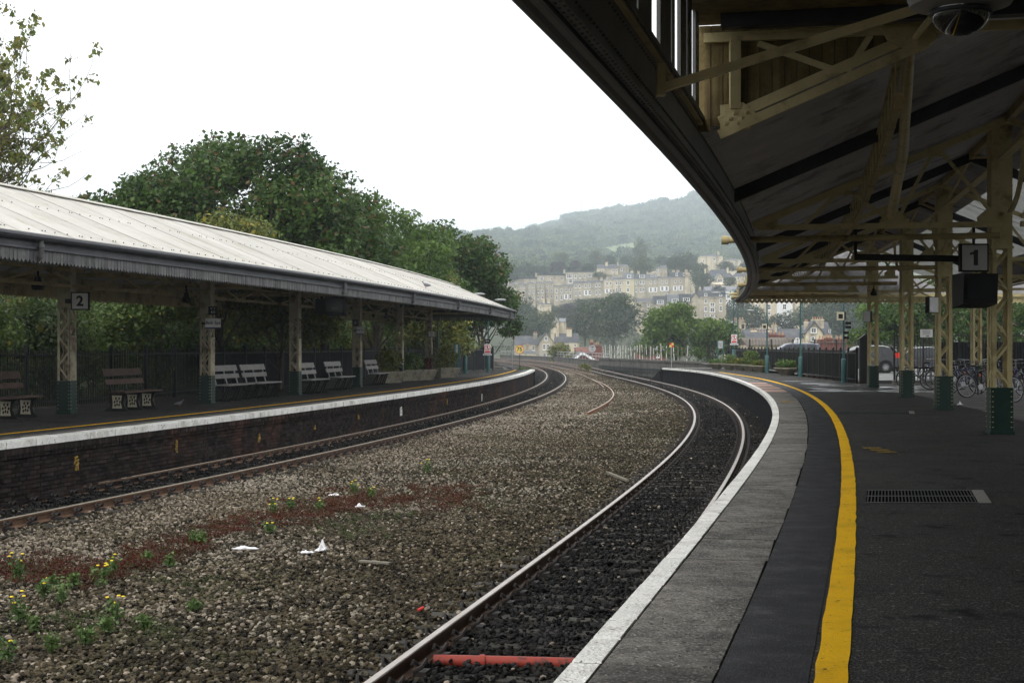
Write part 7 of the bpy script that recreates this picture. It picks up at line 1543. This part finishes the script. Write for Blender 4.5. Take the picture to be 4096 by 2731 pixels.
# ------------------------------------------------------------ bicycles
def bike_proto(frame_m, guard, reflector):
    t = thing('bicycle', 'x', 'bicycle', (0, 0, 0)); r = .335
    for x in (-.52, .52):
        mb = MB(); pts = [(x + r * math.cos(a), 0, r + r * math.sin(a)) for a in np.linspace(0, 2 * math.pi, 29)]; mb.tube(pts, .019, 6, False); wh = mb.build('wheel', tyrem, t, smooth=True)
        mb = MB(); pts = [(x + (r - .028) * math.cos(a), 0, r + (r - .028) * math.sin(a)) for a in np.linspace(0, 2 * math.pi, 29)]; mb.tube(pts, .010, 5, False); mb.build('rim', greym, wh)
        mb = MB()
        for i in range(14):
            a = i * math.pi / 7 + .1; mb.beam((x, .02 * (-1) ** i, r), (x + (r - .03) * math.cos(a), 0, r + (r - .03) * math.sin(a)), .004, .004)
        mb.lathe([(.03, -.035), (.03, .035)], (x, 0, r), 8, 'y'); mb.build('spokes', greym, wh, kind='stuff')
    bb = V(-.06, 0, .30); st = V(-.20, 0, .78); hd = V(.33, 0, .80); hb = V(.36, 0, .68); ra = V(-.52, 0, r); fa = V(.52, 0, r)
    for nm, P_, rr in (('down_tube', [bb, hb], .019), ('seat_tube', [bb, st], .017), ('top_tube', [st + V(.02, 0, -.06), hd], .016), ('chain_stay', [bb, ra], .012), ('seat_stay', [st, ra], .010), ('fork', [hd + V(-.01, 0, .04), hb, fa], .015)):
        mb = MB(); mb.tube(P_, rr, 6); mb.build(nm, frame_m, t, smooth=True)
    mb = MB(); mb.tube([hd + V(-.04, 0, .16), hd + V(-.01, 0, .02)], .013, 6); mb.tube([hd + V(-.12, -.29, .17), hd + V(-.05, -.2, .18), hd + V(-.02, 0, .17), hd + V(-.05, .2, .18), hd + V(-.12, .29, .17)], .013, 6); mb.build('handlebar', greym, t, smooth=True, kind='stuff')
    mb = MB(); mb.tube([st, st + V(-.03, 0, .12)], .013, 6); mb.build('seat_post', greym, t); mb = MB(); mb.sphere(st + V(-.05, 0, .14), (.14, .07, .03), 10, 5); mb.build('saddle', black_plastic, t, smooth=True)
    mb = MB(); mb.lathe([(.09, -.01), (.09, .0)], (bb.x, -.05, bb.z), 14, 'y'); mb.build('chainring', greym, t); mb = MB(); mb.beam(bb + V(0, -.06, 0), bb + V(.12, -.06, -.12), .02, .015); mb.beam(bb + V(0, .06, 0), bb + V(-.12, .06, .12), .02, .015); mb.build('cranks', greym, t, kind='stuff')
    if guard:
        mb = MB(); pts = [(.52 + (r + .035) * math.cos(a), 0, r + (r + .035) * math.sin(a)) for a in np.linspace(.2, 2.6, 12)]
        for a, b in zip(pts, pts[1:]): mb.beam(a, b, .045, .006)
        mb.build('mudguard', greym, t)
    if reflector: mb = MB(); mb.obox((.52 - .18, 0, r + .16), (.035, 0, 0), (0, .012, 0), (0, 0, .045)); mb.build('reflector', orangem, t)
    return t
bp = [bike_proto(blackm, False, True), bike_proto(navysign, True, False), bike_proto(greym, False, False), bike_proto(blackm, True, False)]
BK = [(3940, 1592, 0, .35, 'bicycle with an orange reflector right before the nearest column'), (3868, 1578, 1, .3, 'bicycle left of the orange reflector one, with a curved mudguard'), (3792, 1560, 2, -.2, 'bicycle showing its rear wheel right of the third column'), (3690, 1556, 3, 2.6, 'bicycle parked alone left of the third column, front wheel out'),
      (3845, 1540, 0, .6, 'dark bicycle deep in the rack, behind the mudguard one'), (3905, 1545, 2, .9, 'grey bicycle deep in the rack near the set back column'), (3980, 1560, 1, 1.1, 'blue framed bicycle behind the nearest column'), (4060, 1585, 1, .7, 'blue and grey bicycle right of the nearest column'),
      (4090, 1570, 3, .2, 'bicycle cut by the right edge of the view'), (3820, 1520, 3, 1.2, 'bicycle at the back of the rack by the railing'), (3880, 1522, 0, 1.9, 'bicycle at the back of the rack, turned away'), (3945, 1526, 2, 1.4, 'grey bicycle at the back of the rack, right of the set back column'), (4010, 1532, 0, 1.7, 'dark bicycle at the back, right of the nearest column'), (4075, 1540, 3, 1.3, 'bicycle at the back by the right edge'),
      (3750, 1532, 1, 2.2, 'bicycle behind the low barrier, left of the rack'), (4130, 1610, 0, .5, 'bicycle just outside the right of the view'),
      (3830, 1552, 3, .5, 'black bicycle wedged just left of the mudguard one'), (3895, 1562, 0, .15, 'dark bicycle leaning just behind the reflector one'), (3960, 1540, 3, .8, 'bicycle whose handlebar shows beside the set back column'), (3860, 1530, 2, 1.5, 'small grey bicycle turned end on in the rack'), (3925, 1534, 0, .4, 'black bicycle behind the crowded middle of the rack'), (4030, 1550, 0, .3, 'black bicycle close behind the blue and grey one'), (3780, 1540, 0, .7, 'dark bicycle at the left end of the rack')]
used = set()
for (px, py, k, a, lab) in BK:
    Y = F * 1.5 / (py - 1387); x = at(px, 0, Y).x; b = bp[k] if k not in used else copy_tree(bp[k]); used.add(k)
    b.location = (x, Y + .3, .02); b.rotation_euler = (rad(R.uniform(-6, 6)), 0, a); tag(b, lab, 'bicycle', 'bicycles crowded in the rack')
t = thing('bicycle_rack', 'black tubular stands the bicycles lean on', 'bicycle rack', (16, 52, 0))
for i in range(10):
    x = 14.6 + i * .6; y = 47 + i * .9; mb = MB(); mb.tube([(x, y, 0), (x, y, .7), (x + .15, y + .3, .78), (x + .3, y + .6, .7), (x + .3, y + .6, 0)], .025, 6); mb.build('stand', blackm, t, True)

# ------------------------------------------------------------ birds, litter, weeds
def pigeon(loc, rz, s, lab):
    t = thing('pigeon', lab, 'pigeon', loc, rz); mb = MB(); prof = [(-.17, .02, .10, .012), (-.12, .03, .11, .03), (-.06, .05, .115, .052), (0, .062, .12, .062), (.05, .055, .135, .055), (.085, .036, .165, .036), (.10, .028, .20, .028), (.115, .028, .225, .027), (.135, .016, .228, .016), (.15, .005, .224, .005)]
    rings = []; n = 10
    for (x, ry, z, rz_) in prof: rings += [(x * s, ry * s * math.cos(a), z * s + rz_ * s * math.sin(a)) for a in [2 * math.pi * i / n for i in range(n)]]
    k = len(prof); mb.add(rings, [(i * n + j, i * n + (j + 1) % n, (i + 1) * n + (j + 1) % n, (i + 1) * n + j) for i in range(k - 1) for j in range(n)] + [tuple(reversed(range(n))), tuple((k - 1) * n + j for j in range(n))]); mb.build('body', pigeonm, t, smooth=True)
    for sy in (-1, 1):
        mb = MB(); mb.tube([(.01 * s, sy * .02 * s, .07 * s), (.015 * s, sy * .02 * s, 0)], .005 * s, 5); mb.build('leg', tailred, t)
q = LE.sy(52.6); _p = PL(q, .35, GE + .05 + (GR - GE) * .145); pigeon(_p, rad(165), 1.05, 'grey pigeon perched on the pale roof above the gutter')
pigeon(at(717, 1628, F * 1.5 / (1628 - 1387)), rad(20), .8, 'grey pigeon walking on the far platform left of the second column')
def crumple(loc, s, seed, lab, m_, nm, cat, flat=.5):
    g = np.random.default_rng(seed); mb = MB(); n = 7; vs = []
    for i in range(n):
        for j in range(n):
            u, v = i / (n - 1) - .5, j / (n - 1) - .5; vs.append((loc[0] + u * s[0] + g.normal() * s[0] * .07, loc[1] + v * s[1] + g.normal() * s[1] * .07, loc[2] + .01 + min(1.3, abs(g.normal())) * s[2] * max(.15, 1 - 1.6 * math.hypot(u, v))))
    fs = [(i * n + j, (i + 1) * n + j, (i + 1) * n + j + 1, i * n + j + 1) for i in range(n - 1) for j in range(n - 1)]; mb.add(vs, fs); mb.add([(x, y, z - .008) for x, y, z in vs], [tuple(reversed(f)) for f in fs]); tag(mb.build(nm, m_), lab, cat)
def gnd(px, py, h=-1.05): Y = F * (1.5 - h) / (py - 1387); p = at(px, py, Y); return (p.x, p.y, h)
crumple(gnd(1285, 2205), (.14, .10, .15), 1, 'crumpled upright white and blue plastic bag on the ballast', litterm, 'plastic_bag', 'litter'); crumple(gnd(1230, 2212), (.16, .1, .04), 4, 'flat torn white scrap just left of the upright bag', litterm, 'plastic_scrap', 'litter')
crumple(gnd(985, 2196), (.28, .10, .04), 2, 'flat white plastic sheet lying left of the upright bag', litterm, 'plastic_sheet', 'litter'); crumple(gnd(1336, 1982), (.16, .1, .05), 3, 'small white scrap far out on the ballast', litterm, 'paper_scrap', 'litter')
crumple(gnd(1440, 2028), (.14, .1, .06), 5, 'small pinkish white scrap beyond the red ground cover', litterm, 'paper_scrap', 'litter'); crumple(at(3840, 1620, 38.6), (.14, .1, .08), 7, 'white paper scrap on the paving behind the columns', litterm, 'paper_scrap', 'litter')
mb = MB(); a, b = gnd(2432, 1896), gnd(2510, 1928); mb.beam(Vector(a) + V(0, 0, .03), Vector(b) + V(0, 0, .03), .06, .04); tag(mb.build('timber_offcut', timber), 'pale splintered length of timber on the ballast by the near track', 'timber'); mb = MB(); a, b = gnd(1440, 2252), gnd(1560, 2262); mb.beam(Vector(a) + V(0, 0, .03), Vector(b) + V(0, 0, .03), .07, .02); tag(mb.build('timber_strip', timber), 'greenish grey strip lying right of the plastic bag', 'timber')
mb = MB(); a = gnd(1672, 2440); mb.tube([a, (a[0] + .05, a[1] + .04, a[2] + .02)], .018, 8); tag(mb.build('drinks_can', redsign), 'small crushed red can on the ballast near the shining rail', 'litter')
# ground cover of reddened stonecrop
C = []; Rr = []
line = [(0, 2270), (180, 2270), (350, 2310), (520, 2240), (640, 2210), (800, 2150), (930, 2095), (1080, 2050), (1250, 2040), (1400, 2010), (1560, 1995), (1750, 1985), (1880, 1970)]
for i in range(1100):
    k = R.random() * (len(line) - 1)
    if math.sin(k * 9.1) + .6 * math.sin(k * 23.7 + 1) < R.uniform(-.5, .9): continue
    a, b = line[int(k)], line[int(k) + 1]; f_ = k - int(k); px = a[0] + (b[0] - a[0]) * f_; py = a[1] + (b[1] - a[1]) * f_; g_ = gnd(px, py + R.gauss(0, 24)); C.append((g_[0] + R.gauss(0, .15), g_[1], -1.045)); Rr.append([R.uniform(.05, .2), R.uniform(.05, .2), .035])
tag(link('ground_cover', leaf_mesh('ground_cover', C, Rr, 60000, .024, L_red, 140, sprig=6, sig=.03, shell=.2), None), 'reddish brown stonecrop creeping across the ballast', 'ground cover', kind='stuff')
C = []; Rr = []
for (cx, cy, n_, sg) in ((1420, 2130, 40, 60), (1900, 2010, 30, 60), (1330, 2100, 30, 60), (600, 2500, 20, 80), (1550, 2060, 30, 70), (800, 2330, 20, 60), (2480, 1640, 14, 30), (2440, 1690, 12, 30), (2540, 1700, 12, 30), (300, 2470, 30, 70)):
    for i in range(n_): g_ = gnd(cx + R.gauss(0, sg), cy + R.gauss(0, sg * .25)); C.append((g_[0], g_[1], -1.05)); Rr.append([R.uniform(.03, .09)] * 2 + [.03])
tag(link('moss', leaf_mesh('moss', C, Rr, 7000, .02, L_moss, 141, sprig=5, sig=.02, shell=.2), None), 'thin green moss and seedlings between the stones', 'moss', kind='stuff')
def weed(px, py, h, flowers, lab, seed):
    g = np.random.default_rng(seed); loc = gnd(px, py); t = thing('ragwort_plant' if flowers else 'weed', lab, 'weed', loc, 0, 'weeds growing in the ballast'); mb = MB(); tips = []
    for i in range(4 if h > .2 else 3):
        d = V(g.normal() * .22, g.normal() * .22, 1).normalized(); e = d * h * .72 * (.7 + .4 * g.random()); mb.tube([V(0, 0, 0), e * .5, e], .004, 4); tips.append(e)
    mb.build('stem', L_weed, t, kind='stuff'); C_ = [tuple(e * f_) for e in tips for f_ in (.25, .5, .8)]; link('leaves', leaf_mesh('leaves', C_, [.03 + h * .06] * len(C_), 130, .042, L_weed, seed, sprig=4, sig=.025, shell=.1), t)
    for i in range(flowers):
        e = tips[i % len(tips)] + V(g.normal() * .02, g.normal() * .02, .01 + .01 * i); mb = MB(); mb.lathe([(.004, -.008), (.02, .0), (.014, .008), (.002, .006)], tuple(e), 8); mb.build('flower', flowerm, t)
WD = [(80, 2330, .42, 5, 'tall ragwort with yellow flowers at the left edge of the ballast'), (75, 2490, .34, 4, 'ragwort with an orange yellow head below the tallest one'), (180, 2380, .24, 3, 'short yellow flowered ragwort beside the tall one'), (215, 2350, .22, 0, 'green weed right of the short ragwort'), (290, 2345, .22, 0, 'pale green weed in a small gap of stones'), (250, 2410, .28, 0, 'bushy green weed in the left patch'),
      (405, 2340, .30, 5, 'ragwort with two yellow heads in the middle of the left patch'), (450, 2290, .26, 3, 'slender ragwort just above the two headed one'), (140, 2510, .14, 0, 'low rosette weed at the lower left'), (205, 2590, .20, 0, 'spreading pale rosette near the bottom left'), (345, 2560, .18, 0, 'rosette weed right of the pale spreading one'), (430, 2520, .18, 0, 'low leafy weed left of the paired yellow heads'), (465, 2475, .26, 4, 'ragwort with paired yellow heads furthest right of the patch'),
      (575, 2510, .14, 0, 'small flat weed alone on the stones'), (780, 2170, .26, 0, 'upright green weed in the red ground cover'), (808, 2175, .18, 0, 'lower green weed beside the upright one'), (590, 2245, .18, 0, 'feathery green weed left of the red patch'), (680, 2260, .18, 0, 'feathery weed in the red patch'), (1090, 2060, .30, 4, 'yellow flowered ragwort behind the red ground cover'), (1080, 2130, .20, 2, 'small ragwort in the red ground cover'),
      (1165, 2040, .24, 3, 'ragwort right of the first one behind the red patch'), (1275, 2040, .26, 4, 'bushy ragwort above the upright plastic bag'), (1420, 1975, .26, 4, 'far ragwort with yellow heads out on the ballast'), (1485, 1990, .22, 2, 'last ragwort of the row, beside the far one'), (1705, 1890, .34, 4, 'lone yellow flowered ragwort far out between the tracks'), (20, 2640, .30, 2, 'dark leafy weed with a yellow head at the bottom left corner'), (780, 2435, .12, 0, 'tiny bright green seedling alone in the stones')]
for i, w_ in enumerate(WD): weed(*w_, seed=400 + i)
# ------------------------------------------------------------ haze
hm = bpy.data.materials.new('haze'); hm.use_nodes = True; hn = hm.node_tree.nodes; hl = hm.node_tree.links; hn.clear(); ho = hn.new('ShaderNodeOutputMaterial'); pv_ = hn.new('ShaderNodeVolumePrincipled'); pv_.inputs['Color'].default_value = (.82, .92, 1.0, 1); pv_.inputs['Density'].default_value = HAZE; pv_.inputs['Anisotropy'].default_value = 0.2; hl.new(pv_.outputs[0], ho.inputs['Volume'])
mb = MB(); mb.box(-2400, 2400, -320, 4800, -13, 400); hz = mb.build('haze', hm); tag(hz, kind='stuff', label='pale blue haze filling the valley', cat='haze')
